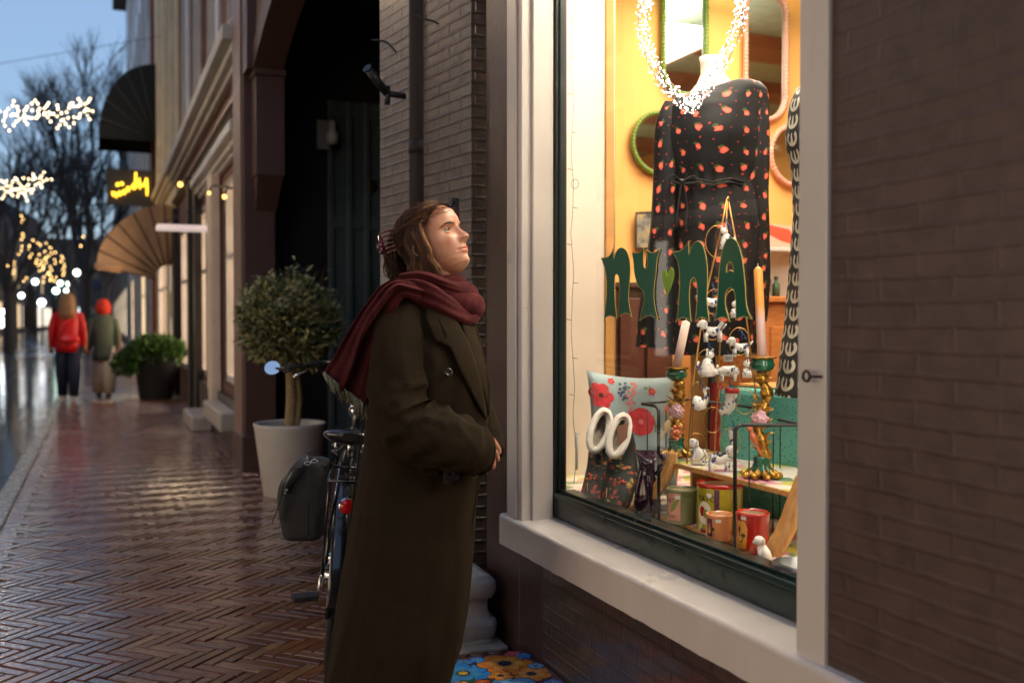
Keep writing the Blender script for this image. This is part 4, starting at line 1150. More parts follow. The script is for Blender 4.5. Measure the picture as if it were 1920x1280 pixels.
for i in range(ncr+1):
    yy=lerp(548,1296,i/ncr); L_,R_,dp=interp([(s_[0],s_[1],s_[2],s_[3]) for s_ in sil],yy)
    c=W((L_+R_)/2,yy); hw=(R_-L_)/2*SC; ring=[]
    for k in range(NR):
        a=2*pi*k/NR; ca,sa=cos(a),sin(a); e=.88
        ex=(abs(ca)**e)*(1 if ca>0 else -1); ey=(abs(sa)**.92)*(1 if sa>0 else -1)
        f_=folds(0,yy,a)
        # rotate the body with the turn toward the window
        p=c+cr*(ex*(hw+f_*.5*(.3+.7*abs(sa))))+cf*(ey*(dp+f_))
        ring.append(p)
    rings.append(ring)
coat.rings(rings,0,True)
# close the shoulders
coat.rings([rings[0],[ (p-W(800,548)) *.6+W(800,536) for p in rings[0]]],0,True)
cbody=coat.build('coat',COAT,woman)
def chest(px,py):
    """depth offset of the coat front at a pixel on the camera side"""
    L_,R_,dp=interp([(s_[0],s_[1],s_[2],s_[3]) for s_ in sil],py); u=((px-(L_+R_)/2)/((R_-L_)/2)); u=max(-.98,min(.98,u))
    return -dp*(1-abs(u)**2.2)**.5
# back slit edge line (double stitched hem down the back)
def on(px,py,dd): return W(px,py,dd)
m2=MB(); P=[on(lerp(677,612,t)+3,lerp(800,1290,t),-.045-.02*t) for t in [i/20 for i in range(21)]]; m2.tube(P,[.0045]*21,6,flat=.5)
m2.build('back_seam',COAT,cbody)
m2=MB(); P=[W(x-7,y,chest(x-7,y)-.006) for x,y in [(lerp(903,846,t),lerp(905,1290,t)) for t in [i/20 for i in range(21)]]]; m2.tube(P,[.004]*21,6,flat=.5); m2.build('front_edge',COAT,cbody)
# right sleeve (nearest): shoulder - elbow - wrist with wrinkles
sl=[ # px,py,depth offset, radius px
 (768,562,-.09,36),(757,592,-.135,46),(750,640,-.170,50),(748,690,-.185,51),(748,735,-.195,53),(757,778,-.205,55),(782,803,-.215,55),(815,816,-.225,54),(848,828,-.215,51),(876,840,-.185,46),(896,846,-.155,41),(905,848,-.140,37)]
P=[];Rr=[]
pts=spline([Vector((a,b,c)) for a,b,c,_ in sl],6); rad=spline([Vector((d,0,0)) for *_,d in sl],6)
P=[W(p.x,p.y,p.z) for p in pts]; Rr=[r.x*SC for r in rad]
def sleeve(P,Rr,nm,seed,wr):
    m2=MB(); N=len(P); n=48; rings=[]; nn=cf.copy()
    for i,p in enumerate(P):
        t=(P[min(i+1,N-1)]-P[max(i-1,0)]).normalized(); nn=(nn-t*nn.dot(t)).normalized(); bb=t.cross(nn); ring=[]
        s_=i/(N-1)
        for k in range(n):
            a=2*pi*k/n
            r=Rr[i]*(1+ .05*noise.noise(Vector((cos(a)*1.5,sin(a)*1.5,s_*5+seed))))
            w_=wr(s_,a)
            ring.append(p+(nn*cos(a)*.86+bb*sin(a))*(r+w_))
        rings.append(ring)
    m2.rings(rings,0,True)
    # cuff inside
    return m2
def wr1(s,a):
    e=g(s-.52,.14)
    ph=s*31+1.6*cos(a+.6)+.8*noise.noise(Vector((cos(a)*2,sin(a)*2,s*4)))
    return .024*e*((1-abs(sin(ph)))**1.6-.35)*(.45+.55*cos(a-2.4))+.006*g(s-.8,.16)*sin(s*60+3*cos(a))+.004*g(s-.15,.12)*sin(a*3+s*14)+.0035*g(s-.35,.1)*sin(s*50+a*2)+.011*max(0,1-abs(noise.noise(Vector((cos(a)*1.3+s*3.0,sin(a)*1.3,s*6.5))))*2.6)**4*(.35+g(s-.55,.2))
m2=sleeve(P,Rr,'sleeve',0,wr1); slo=m2.build('sleeve',COAT,cbody)
m2=MB(); e_=P[-1]; t=(P[-1]-P[-3]).normalized()
# left sleeve cuff behind the hands
P2=[W(870,715,.10),W(893,765,.08),W(914,808,.05),W(919,852,.0)]
P2=spline(P2,8); R2=[interp([(0,.050),(.5,.049),(1,.046)],i/(len(P2)-1)) for i in range(len(P2))]
m2=sleeve(P2,R2,'sleeve',4,lambda s,a:.003*sin(s*30+2*cos(a))); m2.build('sleeve',COAT,cbody)
# front edge and lapel: sheets lying on the chest, facing the camera side
def sheet(rows,nm,th=.006,mat=COAT,par=None,n=10):
    """rows: list of polylines of (px,py,dd); lofted"""
    m2=MB(); R=[spline([Vector(q) for q in r],5) for r in rows]; 
    cols=[]
    for j in range(len(R[0])): cols.append(spline([r[j] for r in R],5))
    rings=[[W(p.x,p.y,p.z) for p in c] for c in cols]
    m2.rings(rings,0,False,False); return m2.build(nm,mat,par or cbody,solid=th)
# right lapel (V shape from collar to the top button)
def cs(px,py,o=.008): return (px,py,chest(px,py)-o)
m2=MB()
def patch(outline,nm,off=.010,mat=COAT,th=.007,inner=None,par=None,seg=3):
    pts=spline([Vector((x,y,0)) for x,y in outline],seg,True); L=[[Vector((p.x,p.y,0)) for p in pts]]
    cx=sum(p.x for p in pts)/len(pts); cy=sum(p.y for p in pts)/len(pts)
    m3=MB(); rings=[]
    for k in (1,.97,.85,.65,.4,.15): rings.append([W(lerp(cx,p.x,k),lerp(cy,p.y,k),chest(lerp(cx,p.x,k),lerp(cy,p.y,k))-off*(1 if k<1 else .2)-(inner or 0)*(1-k)) for p in pts])
    m3.rings(rings,0,False,True); n=len(pts); b=len(m3.v)-n; m3.face(range(b,b+n),0,None,True)
    return m3.build(nm,mat,par or cbody,solid=th)
patch([(812,572),(822,600),(834,628),(826,640),(845,652),(862,690),(884,735),(906,776),(911,782),(904,735),(893,690),(880,650),(864,618),(846,590),(828,572)],'lapel',.016)
patch([(812,570),(800,590),(806,612),(820,640),(832,634),(822,606)],'collar',.018)
patch([(864,590),(874,640),(890,690),(908,740),(916,780),(917,730),(908,680),(897,630),(884,596)],'front_panel',.004)
# pocket flap
m2=MB(); pts=[cs(710,860,.014),cs(745,868,.014),cs(785,873,.014),cs(822,874,.012)]; 
m3=MB(); R1=[W(*q) for q in spline([Vector(q) for q in pts],6)]; R2_=[W(*q) for q in spline([Vector((a,b+17,c-.004)) for a,b,c in pts],6)]
m3.rings([R1,R2_],0,False,False); m3.build('pocket_flap',COAT,cbody,solid=.007)
# buttons
BTN=M('black horn button',(.012,.012,.014),.18,0,.3,60,coat=.6)
for (x,y) in ((841,698),(841,893)):
    c=W(*cs(x,y,.018)); nrm=(-cf*.9+cr*.35).normalized(); rot=nrm.to_track_quat('Z','Y').to_matrix()
    m3=MB(); m3.lathe([(0,.002),(.006,.0015),(.0075,.0035),(.012,.0035),(.0135,.0015),(.0135,-.003),(0,-.003)],c,20,0,1,1,rot)
    for k in range(4):
        a=pi/4+k*pi/2; m3.ell(c+rot@Vector((.003*cos(a),.003*sin(a),.0022)),.0008,None,6,4)
    m3.build('button',BTN,cbody)
# a black knit glove / belt knot by the lower button
m3=MB(); c=W(846,888,-.215)
for k in range(7): m3.ell(c+cr*(.012*(k%3)-.012)+cu*(-.010*(k//3))+cf*.004*(k%2),(.013,.013,.011),None,10,8,0,.3,k)
m3.build('belt_knot',M('black knit',(.006,.006,.008),.9),cbody)

# ---------------------------------------------------------------- scarf
SCF=NT('burgundy wool scarf'); _v=SCF.obj(); _n=SCF.noise(_v,300,3,.7); _n2=SCF.noise(_v,14,5,.65); _nn=SCF.noise(SCF.obj((1,1,.35)),70,4)
SCF.l(SCF.ramp(SCF.math('ADD',SCF.math('MULTIPLY',_n2,.6),SCF.math('MULTIPLY',_nn,.4)),[(.33,srgb(50,18,20)),(.55,srgb(72,29,31)),(.75,srgb(98,48,48))]),SCF.p.inputs['Base Color'])
SCF.p.inputs['Roughness'].default_value=.95; SCF.p.inputs['Sheen Weight'].default_value=.22; SCF.p.inputs['Sheen Roughness'].default_value=.4; SCF.p.inputs['Sheen Tint'].default_value=srgb(200,120,110)
SCF.p.inputs['Specular IOR Level'].default_value=.1
SCF.bump(SCF.math('ADD',_n,SCF.math('MULTIPLY',_nn,.8)),.5,.002); SCF=SCF.mat
sc_=MB()
def scarf_band(rows,seed,n=5,amp=.010,nf=5):
    """rows: centreline list (px,py,dd,halfwidth px, tilt) ; section = folded flat tube across"""
    pts=spline([Vector(r[:3]) for r in rows],n); ex=spline([Vector((r[3],r[4],r[5] if len(r)>5 else .03)) for r in rows],n)
    rings=[]; K=40
    for i,(p,e) in enumerate(zip(pts,ex)):
        c=W(p.x,p.y,p.z); an=e.y; ax=(cr*cos(an)+cu*sin(an)); th=e.z; ring=[]
        for k in range(K):
            a=2*pi*k/K; u=cos(a); v=sin(a)
            fold=amp*sin(u*nf+seed+i*.03)+amp*.5*sin(u*nf*2.3+seed*2+i*.06)+amp*.6*noise.noise(Vector((u*2,i*.12,seed)))
            ring.append(c+ax*(u*e.x*SC)+cf*(v*th+ fold*(1 if v<0 else .6))-cf*0)
        rings.append(ring)
    sc_.rings(rings,0,True)
# ring round the neck: torus with folds
def torus(c,A,B,rz,rr_,axu,tiltv,seed,nf=3,amp=.012):
    rings=[]; N=72; K=36
    for i in range(N+1):
        th=2*pi*i/N; d=(cr*cos(th)*A+cf*sin(th)*B); p=c+d+cu*(tiltv*cos(th)); o=d.normalized(); ring=[]
        r1=rr_*(1+.16*cos(th)); r2=rz*(1+.18*cos(th))
        for k in range(K):
            a=2*pi*k/K; w_=1+amp*8*sin(a*nf+th*2.0+seed)*.28+amp*6*noise.noise(Vector((cos(th)*2,sin(th)*2+a,seed)))*.6
            ring.append(p+o*(cos(a)*r1*w_)+cu*(sin(a)*r2*w_))
        rings.append(ring)
    sc_.rings(rings,0,False)
C0=W(812,552,.0)
torus(C0,.108,.108,.042,.036,None,-.010,.3,5,.006)
torus(C0+cu*-.014+cr*.010,.124,.118,.036,.030,None,-.024,2.1,6,.005)
torus(C0+cu*.024-cr*.008,.090,.094,.026,.024,None,.010,4.4,4,.006)
# front drape roll that sags toward the window
scarf_band([(745,545,-.13,20,1.35,.03),(780,548,-.155,24,1.5,.035),(820,562,-.165,27,1.75,.038),(855,580,-.13,26,1.95,.036),(882,586,-.06,22,2.1,.034),(893,570,.0,18,2.2,.03)],1.0,6,.006,4)
scarf_band([(748,524,-.10,12,1.3,.025),(790,522,-.125,14,1.55,.028),(835,536,-.12,17,1.9,.03),(875,548,-.06,17,2.1,.03),(892,558,.02,15,2.3,.028)],2.5,6,.005,4)
# tail over the shoulder hanging down the back
rowsT=[((790,530),(812,572),-.16),((760,524),(786,566),-.195),((735,524),(762,558),-.215),((712,537),(750,566),-.215),((690,563),(736,590),-.205),((668,594),(720,618),-.19),((648,628),(708,654),-.175),((628,664),(702,702),-.16),((611,691),(694,742),-.15),((604,703),(687,764),-.145)]
Ls=spline([Vector((*r[0],r[2]+.03)) for r in rowsT],7); Rs=spline([Vector((*r[1],r[2])) for r in rowsT],7); rings=[]
for i,(p,q) in enumerate(zip(Ls,Rs)):
    K=34; tt=i/(len(Ls)-1); top=[];bot=[]
    for k in range(K+1):
        u=k/K; c=W(lerp(p.x,q.x,u),lerp(p.y,q.y,u),lerp(p.z,q.z,u)); e=sin(pi*u)
        f_=.016*(.4+.6*tt)*sin(u*11+1.2+tt*2.2)+.009*sin(u*23+tt*3)+.010*noise.noise(Vector((u*3,tt*5,3)))
        up=.030*e*(1-tt)**.5
        top.append(c-cf*(.012*e**.4+up*.6+f_*e**.5)+cu*up*.5); bot.append(c+cf*(.010*e**.4+.012-f_*.7*e**.5))
    rings.append(top+bot[::-1])
sc_.rings(rings,0,True)
scf=sc_.build('scarf',SCF,woman)
m2=MB(); rf=random.Random(2)
for k in range(90):
    t=k/89; x=lerp(606,686,t); y=lerp(702,763,t)+rf.uniform(-2,2)-2; z=-.145+rf.uniform(-.02,.02)
    L_=rf.uniform(18,30); a=rf.uniform(-.15,.25)+lerp(.55,-.05,t)*.8
    P=[W(x,y-3,z),W(x+sin(a)*L_*.5+rf.uniform(-2,2),y+cos(a)*L_*.5,z-.004),W(x+sin(a)*L_+rf.uniform(-3,3),y+cos(a)*L_,z+rf.uniform(-.01,.01))]
    m2.tube(P,[.0022,.0019,.0012],4)
m2.build('fringe',M('green grey fringe wool',srgb(128,128,104),.9,0,.3,40),scf)
# ============================================================ inside the window
YEL=M('yellow wall paint',srgb(250,184,104),.75,0,.06,3,.1,20)
CREAMI=M('cream reveal paint',srgb(232,218,200),.6,0,.06,4,.15,30)
WOODD=M('dark cabinet wood',srgb(74,44,30),.4,0,.3,9)
def wood_mat(name,c1,c2,sc=(3,3,26),rough=.42):
    t=NT(name); v=t.obj(sc); n=t.noise(v,3.2,6,.6); n2=t.noise(t.obj(),8,3)
    t.l(t.ramp(t.math('MULTIPLY_ADD',n2,.3,t.math('MULTIPLY',n,.7)),[(.32,c1),(.66,c2)]),t.p.inputs['Base Color']); t.p.inputs['Roughness'].default_value=rough; t.bump(n,.15,.003); return t.mat
WOODL=wood_mat('honey wood',srgb(176,116,58),srgb(222,170,104),(24,24,3))
WOODH=wood_mat('honey wood board',srgb(178,120,62),srgb(224,174,110),(6,26,26))
CLOTH=NT('flowered oilcloth'); _v=CLOTH.obj(); vr=CLOTH.n('TexVoronoi',inp={'Scale':17.0,'Randomness':.9}); CLOTH.l(_v,vr.inputs['Vector'])
hs=CLOTH.ramp(CLOTH.n('SeparateColor').outputs[0],[(0,(1,1,1,1)),(1,(1,1,1,1))]); sp_=CLOTH.n('SeparateColor'); CLOTH.l(vr.outputs['Color'],sp_.inputs[0])
CLOTH.l(CLOTH.ramp(sp_.outputs[0],[(0,srgb(236,226,214)),(.35,srgb(222,150,170)),(.5,srgb(214,204,90)),(.66,srgb(240,234,224)),(.82,srgb(120,150,110))],'CONSTANT'),CLOTH.p.inputs['Base Color']); CLOTH.p.inputs['Roughness'].default_value=.3; CLOTH=CLOTH.mat
mb=MB(); mb.bb(1.618,2.6,1.80,3.95,.53,.595); mb.build('display_floor',CLOTH,shop)
mb=MB(); mb.bb(1.662,2.07,3.951,4.05,.5,3.3); mb.build('side_panel',CREAMI,shop,bevel=.004)
mb=MB(); mb.bb(2.0705,2.12,3.94,4.06,.5,3.3); mb.build('side_panel_edge',M('ochre wood edge',srgb(206,150,84),.5),shop,bevel=.004)
mb=MB(); mb.bb(1.664,6.5,5.0,5.1,0,3.4); mb.build('interior_wall',YEL,shop)
mb=MB(); mb.bb(6.5,6.6,-2,5.1,0,3.4); mb.build('interior_wall',YEL,shop)
TW=M('pale teal wall',srgb(150,180,168),.7); mb=MB(); mb.bb(1.76,6.5,-2.1,-2,0,1.7); mb.build('interior_wall',TW,shop)
mb=MB(); mb.bb(1.76,6.5,-2.1,-2,1.701,3.4); mb.bb(1.76,6.5,-1.99,-1.7,1.6,1.8); mb.build('interior_wall',M('brown wall',srgb(140,92,64),.7),shop)
mb=MB(); mb.bb(1.664,6.6,-2,.8,3.4,3.5); mb.build('ceiling',M('pale teal ceiling',srgb(170,200,184),.7),shop)
mb=MB(); mb.bb(1.664,6.6,.801,5.1,3.4,3.5); mb.build('ceiling',M('pale teal ceiling boards',srgb(168,196,182),.7),shop)
mb=MB(); [mb.bb(1.7,6.5,y_,y_+.35,3.3,3.399) for y_ in (-.6,.9,2.2,3.4)]; mb.build('ceiling_beam',M('brown beam',srgb(150,104,76),.6),shop)
mb=MB(); mb.bb(1.664,6.6,-2,5.1,-.02,.0); mb.build('floor',WOODD,shop)
mb=MB(); mb.bb(1.664,1.70,-2,1.80,0,3.4); mb.build('interior_wall',CREAMI,shop)
# assumed unseen shop lamps: luminous panels in the ceiling of the display and of the room
LP=EM('shop ceiling lamp',(1,.80,.56),1.0)
def lamp_panel(x0,x1,y0,y1,z,st,lab,col=(1,.86,.68)):
    t=thing('assumed_ceiling_light',lab,'ceiling light',((x0+x1)/2,(y0+y1)/2,z),'unseen shop lights')
    mb=MB(); mb.bb(x0,x1,y0,y1,z,z+.01); mb.build('diffuser',EM('lamp '+lab,col,st),t)
    mb=MB(); mb.bb(x0-.03,x0-.001,y0-.02,y1+.02,z-.01,z+.03); mb.bb(x1+.001,x1+.03,y0-.02,y1+.02,z-.01,z+.03); mb.bb((x0+x1)/2-.005,(x0+x1)/2+.005,(y0+y1)/2-.005,(y0+y1)/2+.005,z+.011,3.399); mb.build('frame',WP,t)
lamp_panel(1.80,2.05,1.95,3.6,2.94,24,'long warm light box assumed over the window display',(1,.87,.70))
t=thing('fill_strip','upright fill strip added unseen behind the near window jamb to light the display','ceiling light',(1.8,1.86,1.0),'unseen shop lights')
mb=MB(); mb.bb(1.70,1.84,1.852,1.86,.95,2.75); mb.build('diffuser',EM('fill strip',(1,.87,.72),6),t)  # added out of view to light the camera-facing sides of the display
mb=MB(); mb.bb(1.69,1.85,1.835,1.851,.94,2.76); mb.build('housing',WP,t)
lamp_panel(2.7,3.7,3.0,4.6,3.1,8.5,'square warm ceiling light assumed over the shop floor',(1,.85,.66))
lamp_panel(3.2,4.6,-.5,1.5,3.1,8,'square warm ceiling light assumed at the back of the shop')
# furniture behind
def furn(name,lab,cat,boxes,mats,grp=None):
    x=sum(b[0][0]+b[0][1] for b in boxes)/2/len(boxes); y=boxes[0][0][2]; t=thing(name,lab,cat,(x,y,boxes[0][0][4]),grp)
    for (b,nm,m_) in boxes: 
        mb=MB(); mb.bb(*b); mb.build(nm,m_,t,bevel=.006)
    return t
q0=PY(1150,540,4.5); q1=PY(1262,700,4.5)
furn('cabinet','dark wooden cabinet standing low behind the flowered cushion','cabinet',[((q0.x,q1.x,4.5,4.95,0,q0.z),'carcass',WOODD),((q0.x-.02,q1.x+.02,4.46,4.97,q0.z+.001,q0.z+.03),'top',WOODD),((q0.x+.03,(q0.x+q1.x)/2-.01,4.48,4.4995,.9,q0.z-.05),'door',wood_mat('dark red wood',srgb(70,34,26),srgb(96,52,36))),(((q0.x+q1.x)/2+.01,q1.x-.03,4.48,4.4995,.9,q0.z-.05),'door',wood_mat('dark red wood',srgb(70,34,26),srgb(96,52,36)))],None)
q0=PY(1425,560,4.2); q1=PY(1530,680,4.2)
WO=wood_mat('orange counter wood',srgb(170,96,48),srgb(206,134,74),(5,5,22))
ct=furn('counter','orange wooden counter at the right behind the taller candle','counter',[((q0.x,q0.x+1.2,4.2,4.8,0,q0.z-.02),'carcass',WO),((q0.x-.03,q0.x+1.25,4.16,4.82,q0.z-.019,q0.z+.012),'top',WO),((q0.x+.06,q0.x+.5,4.185,4.1995,.85,q0.z-.14),'panel',WO)],None)
# shelf with bottles on the counter
z0=q0.z+.013; x0=q0.x; t=thing('shelf_box','white shelf box with small bottles on the orange counter','shelf',(x0+.2,4.3,z0))
mb=MB(); mb.bb(x0,x0+.02,4.3,4.5,z0,z0+.26); mb.bb(x0+.021,x0+.5,4.3,4.5,z0+.24,z0+.26); mb.bb(x0+.12,x0+.14,4.3,4.5,z0,z0+.239); mb.bb(x0+.021,x0+.5,4.48,4.5,z0,z0+.239); mb.build('carcass',WP,t,bevel=.003)
rb=random.Random(8)
for i,(dx,h,c,lb) in enumerate(((.05,.12,(40,44,40),'squat dark bottle left in the white shelf box'),(.09,.16,(150,120,90),'tan tube bottle in the white shelf box'),(.18,.15,(46,52,50),'dark green bottle right in the white shelf box'),(.235,.11,(60,96,70),'short green bottle right in the white shelf box'))):
    b=thing('bottle',lb,'bottle',(x0+dx,4.38,z0),'bottles in the white shelf box')
    mb=MB(); mb.lathe([(0,0),(.02,0),(.021,h*.6),(.010,h*.72),(.009,h*.9),(0,h*.9)],(x0+dx,4.38,z0),14); mb.build('glass',M('bottle %d'%i,srgb(*c),.15),b)
    mb=MB(); mb.lathe([(0,h*.9),(.011,h*.9),(.011,h),(0,h)],(x0+dx,4.38,z0+.0005),12); mb.build('cap',IRON,b)
def flat(name,lab,cat,pts,Y,mat,th=.012,extra=()):
    P=[PY(x,y,Y) for x,y in pts]; c=sum(P,Vector())/len(P); t=thing(name,lab,cat,tuple(c))
    mb=MB(); shape2d(mb,[[(p.x,p.z) for p in P]],lambda a,b,h:(a,Y-h,b),th); mb.build('sheet',mat,t)
    for (nm,pp_,m_,o_) in extra:
        P2=[PY(x,y,Y-th-o_) for x,y in pp_]; mb=MB(); shape2d(mb,[[(p.x,p.z) for p in P2]],lambda a,b,h:(a,Y-th-o_-h*.5,b),.002); mb.build(nm,m_,t)
    return t
PIC=NT('grey landscape print'); PIC.l(PIC.ramp(PIC.noise(PIC.obj(),16,6,.65),[(.35,srgb(60,64,62)),(.5,srgb(140,136,124)),(.6,srgb(176,150,84)),(.7,srgb(205,205,205))]),PIC.p.inputs['Base Color'])
flat('picture','small grey framed picture on the yellow wall left of the dress','picture',[(1191,398),(1237,396),(1237,468),(1191,468)],4.97,IRON,.02,[('print',[(1194,402),(1234,400),(1234,464),(1194,464)],PIC.mat,.001)])
POS=M('coral red poster',srgb(222,92,66),.6,0,.1,8)
flat('poster','coral red and white poster on the yellow wall beside the patterned dress','poster',[(1440,420),(1500,425),(1500,480),(1442,488)],4.9,M('pale poster',srgb(230,190,170),.6),.01,[('red_print',[(1441,421),(1480,430),(1496,460),(1466,452),(1443,440)],POS,.001),('red_print',[(1443,470),(1462,462),(1470,478),(1444,486)],POS,.001)])
# ---------------- mirrors with scalloped frames
MIR=M('mirror glass',(.86,.88,.86),.03,1,.01,3,rvar=.0)
GRF=M('green scalloped frame',srgb(112,140,44),.35,0,.15,30,coat=.3); PKF=M('pink scalloped frame',srgb(222,160,140),.35,0,.1,30,coat=.3)
def mirror(lab,cx,cy,hw,hh,mat,Y=4.98,fr=7):
    c=PY(cx,cy,Y); k=(PY(cx+1,cy,Y)-c).length; hw*=k; hh*=k; fr*=k; t=thing('mirror',lab,'mirror',tuple(c),'scalloped mirrors on the yellow wall')
    N=64; pts=[]
    for i in range(N):
        a=2*pi*i/N; x=cos(a)*hw; z=sin(a)*hw+ (hh-hw)*(1 if sin(a)>=0 else -1)
        pts.append((x,z))
    mb=MB(); mb.poly([(c.x+x,Y-.012,c.z+z) for x,z in pts]); mb.build('glass',MIR,t)
    # resample equal spacing
    P=[Vector((c.x+x,Y-.02,c.z+z)) for x,z in pts]; per=[0]
    for i in range(N): per.append(per[-1]+(P[(i+1)%N]-P[i]).length)
    n=int(per[-1]/(fr*.85)); mb=MB()
    mb.loop(P,fr*.58,8)
    for k_ in range(n):
        s_=per[-1]*k_/n; j=max(i for i in range(N) if per[i]<=s_); u=(s_-per[j])/max(1e-6,per[j+1]-per[j]); p=P[j].lerp(P[(j+1)%N],u)
        tg=(P[(j+1)%N]-P[j]).normalized() if per[j+1]>per[j] else Vector((0,0,1))
        rot=tg.to_track_quat('X','Y').to_matrix(); mb.ell(p,(fr*.5,fr*.62,fr*.74),rot,10,6)
    mb.build('frame',mat,t)
mirror('tall green framed mirror high on the yellow wall behind the heart light',1281,40,40,118,GRF)
mirror('tall pink framed mirror high on the yellow wall at the right',1433,103,38,100,PKF)
mirror('round green framed mirror on the yellow wall left of the floral dress',1233,270,49,49,GRF,4.98,7)
mirror('round pink framed mirror on the yellow wall between the two dresses',1488,292,46,46,PKF,4.98,7)
# ---------------- heart of lights
hl=[(1288,203),(1268,178),(1243,150),(1222,112),(1208,70),(1206,28),(1216,-5),(1236,-28),(1262,-36),(1285,-22),(1298,-2),(1312,-26),(1338,-42),(1366,-34),(1384,-8),(1387,25),(1377,68),(1357,112),(1333,152),(1308,182)]
HD=3.30
hp_=[PD(x,y,HD) for x,y in hl]; hc=sum(hp_,Vector())/len(hp_)
heart=thing('heart_light','large sparkling heart shaped light hanging inside the window','light',tuple(hc))
hs_=spline(hp_,6,True); rot_n=_F
def offs(P,d):
    out=[]; n=len(P)
    for i in range(n):
        t=(P[(i+1)%n]-P[i-1]).normalized(); out.append(P[i]+t.cross(rot_n).normalized()*d)
    return out
ri,ro=offs(hs_,.014),offs(hs_,-.014)
mb=MB(); mb.loop(ri,.0016,5); mb.loop(ro,.0016,5)
for i in range(0,len(ri),2): mb.tube([ri[i],ro[(i+1)%len(ro)]],.0011,4)
mb.tube([hs_[60]+Vector((0,0,0)),hs_[60]+Vector((0,0,.6))],.001,4)
mb.build('wire_frame',M('silver wire',(.25,.25,.25),.3,1),heart)
SPARK=EM('heart bulb',(1,.93,.80),26); CRY=NT('glowing crystal bead'); CRY.p.inputs['Base Color'].default_value=(.95,.95,.95,1); CRY.p.inputs['Roughness'].default_value=.05; CRY.p.inputs['Emission Color'].default_value=(1,.93,.82,1); CRY.p.inputs['Emission Strength'].default_value=1.1; CRY=CRY.mat  # the beads get a glow of their own in place of sparkle
rb=random.Random(4); pts=[]
for i in range(96):
    s_=i/96*len(hs_); j=int(s_)%len(hs_); side_=rb.uniform(-1,1); t=ri[j].lerp(ro[j],(side_+1)/2); pts.append(t+rot_n*rb.uniform(-.008,.008))
place_bulbs(heart,pts,.0026,SPARK)
m2=MB()
for i in range(900):
    j=rb.randrange(len(hs_)); p=ri[j].lerp(ro[j],rb.uniform(-.4,1.4))+rot_n*rb.uniform(-.012,.012)+(hs_[(j+1)%len(hs_)]-hs_[j])*rb.random()
    m2.ell(p,rb.uniform(.002,.0048),Matrix.Rotation(rb.uniform(0,3),3,'X'),4,2)
q=m2.build('crystal',CRY,heart,smooth=False); q['kind']='stuff'
# ---------------- cords and light string at the left
t=thing('hanging_cord','thin pale cord hanging straight down inside the window left side','cord',tuple(PX(1152,690,1.95)))
mb=MB(); mb.tube([PX(1152,-20,1.95),PX(1152,740,1.95)],.0018,6); mb.build('cord',M('pale cord',srgb(214,196,160),.7),t)
t=thing('light_string','thin green wire light string hanging down the cream side panel','string lights',tuple(PX(1074,20,1.72)))
rb=random.Random(6); P=[]
for i in range(40): P.append(PX(1073+2.2*sin(i*.9)+rb.uniform(-1,1)+ (4 if i>30 else 0),lerp(-10,905,i/39),1.72))
mb=MB(); mb.tube(spline(P,3),.0012,5)
for i in range(2,38,3): mb.tube([P[i],P[i]+cr*.018*(1 if i%2 else -1)+Vector((0,0,.004*(-1)**i))],.0013,4)
lp=PX(1078,345,1.72); mb.loop([lp+(cr*cos(a)+Vector((0,0,sin(a)*1.3)))*.014 for a in [2*pi*i/14 for i in range(14)]],.0012,5)
mb.build('wire',M('green wire',srgb(70,78,58),.6),t)
m_=[P[i]+cr*.020*(1 if i%2 else -1) for i in range(2,38,3)]; place_bulbs(t,m_,.0022,M('unlit bulb',srgb(220,214,190),.2))
mb=MB(); mb.tube([PX(1082,812,1.72),PX(1081,880,1.72)],.006,10); mb.build('battery_tube',WP,t)
# ============================================================ mannequin and dresses
FLO=NT('black floral crepe')
uvn=FLO.uv((1,1,1)); nz=FLO.noise(uvn,55,3,out=1)
def voro(T,vec,scale,rnd,off=(0,0,0),sx=1):
    mp=T.n('Mapping'); mp.inputs['Location'].default_value=off; mp.inputs['Scale'].default_value=(scale*sx,scale,1); T.l(vec,mp.inputs[0])
    ad=T.n('VectorMath',operation='MULTIPLY_ADD'); ad.inputs[1].default_value=(.28,.28,0); T.l(nz,ad.inputs[0]); T.l(mp.outputs[0],ad.inputs[2])
    v=T.n('TexVoronoi',voronoi_dimensions='2D',inp={'Scale':1,'Randomness':rnd}); T.l(ad.outputs[0],v.inputs['Vector']); return v
v1=voro(FLO,uvn,14.5,.3); v2=voro(FLO,uvn,14.5,.3,(.11,-.15,0)); v3=voro(FLO,uvn,22,.6,(.3,.4,0))
c=FLO.mix(FLO.ramp(v2.outputs['Distance'],[(.09,1.),(.13,0.)]),(.005,.005,.006,1),srgb(66,84,34))
c=FLO.mix(FLO.ramp(v3.outputs['Distance'],[(.05,1.),(.07,0.)]),c,srgb(170,44,34))
rc=FLO.mix(FLO.ramp(v1.outputs['Distance'],[(.05,0.),(.2,1.)]),srgb(236,120,96),srgb(204,46,36))
c=FLO.mix(FLO.ramp(v1.outputs['Distance'],[(.14,1.),(.165,0.)]),c,rc)
FLO.l(c,FLO.p.inputs['Base Color']); FLO.p.inputs['Roughness'].default_value=.55; FLO.p.inputs['Specular IOR Level'].default_value=.25; FLO=FLO.mat
MD=3.72
man=thing('mannequin','white headless mannequin wearing the black floral dress','mannequin',tuple(PD(1340,960,MD)))
mb=MB(); 
tc=[(108,1334,23,.045),(122,1334,20,.045),(140,1336,22,.05),(158,1340,34,.05),(172,1345,50,.06),(200,1345,60,.07),(330,1345,50,.06),(420,1345,60,.07),(600,1345,50,.07)]
ks=MD/FX
mb.rings([[PD(x,y,MD)+_R*(cos(a)*w_*ks)+cf*(sin(a)*d) for a in [2*pi*k/28 for k in range(28)]] for y,x,w_,d in tc],0,True)
mb.build('torso',M('mannequin white',srgb(236,222,206),.4),man)
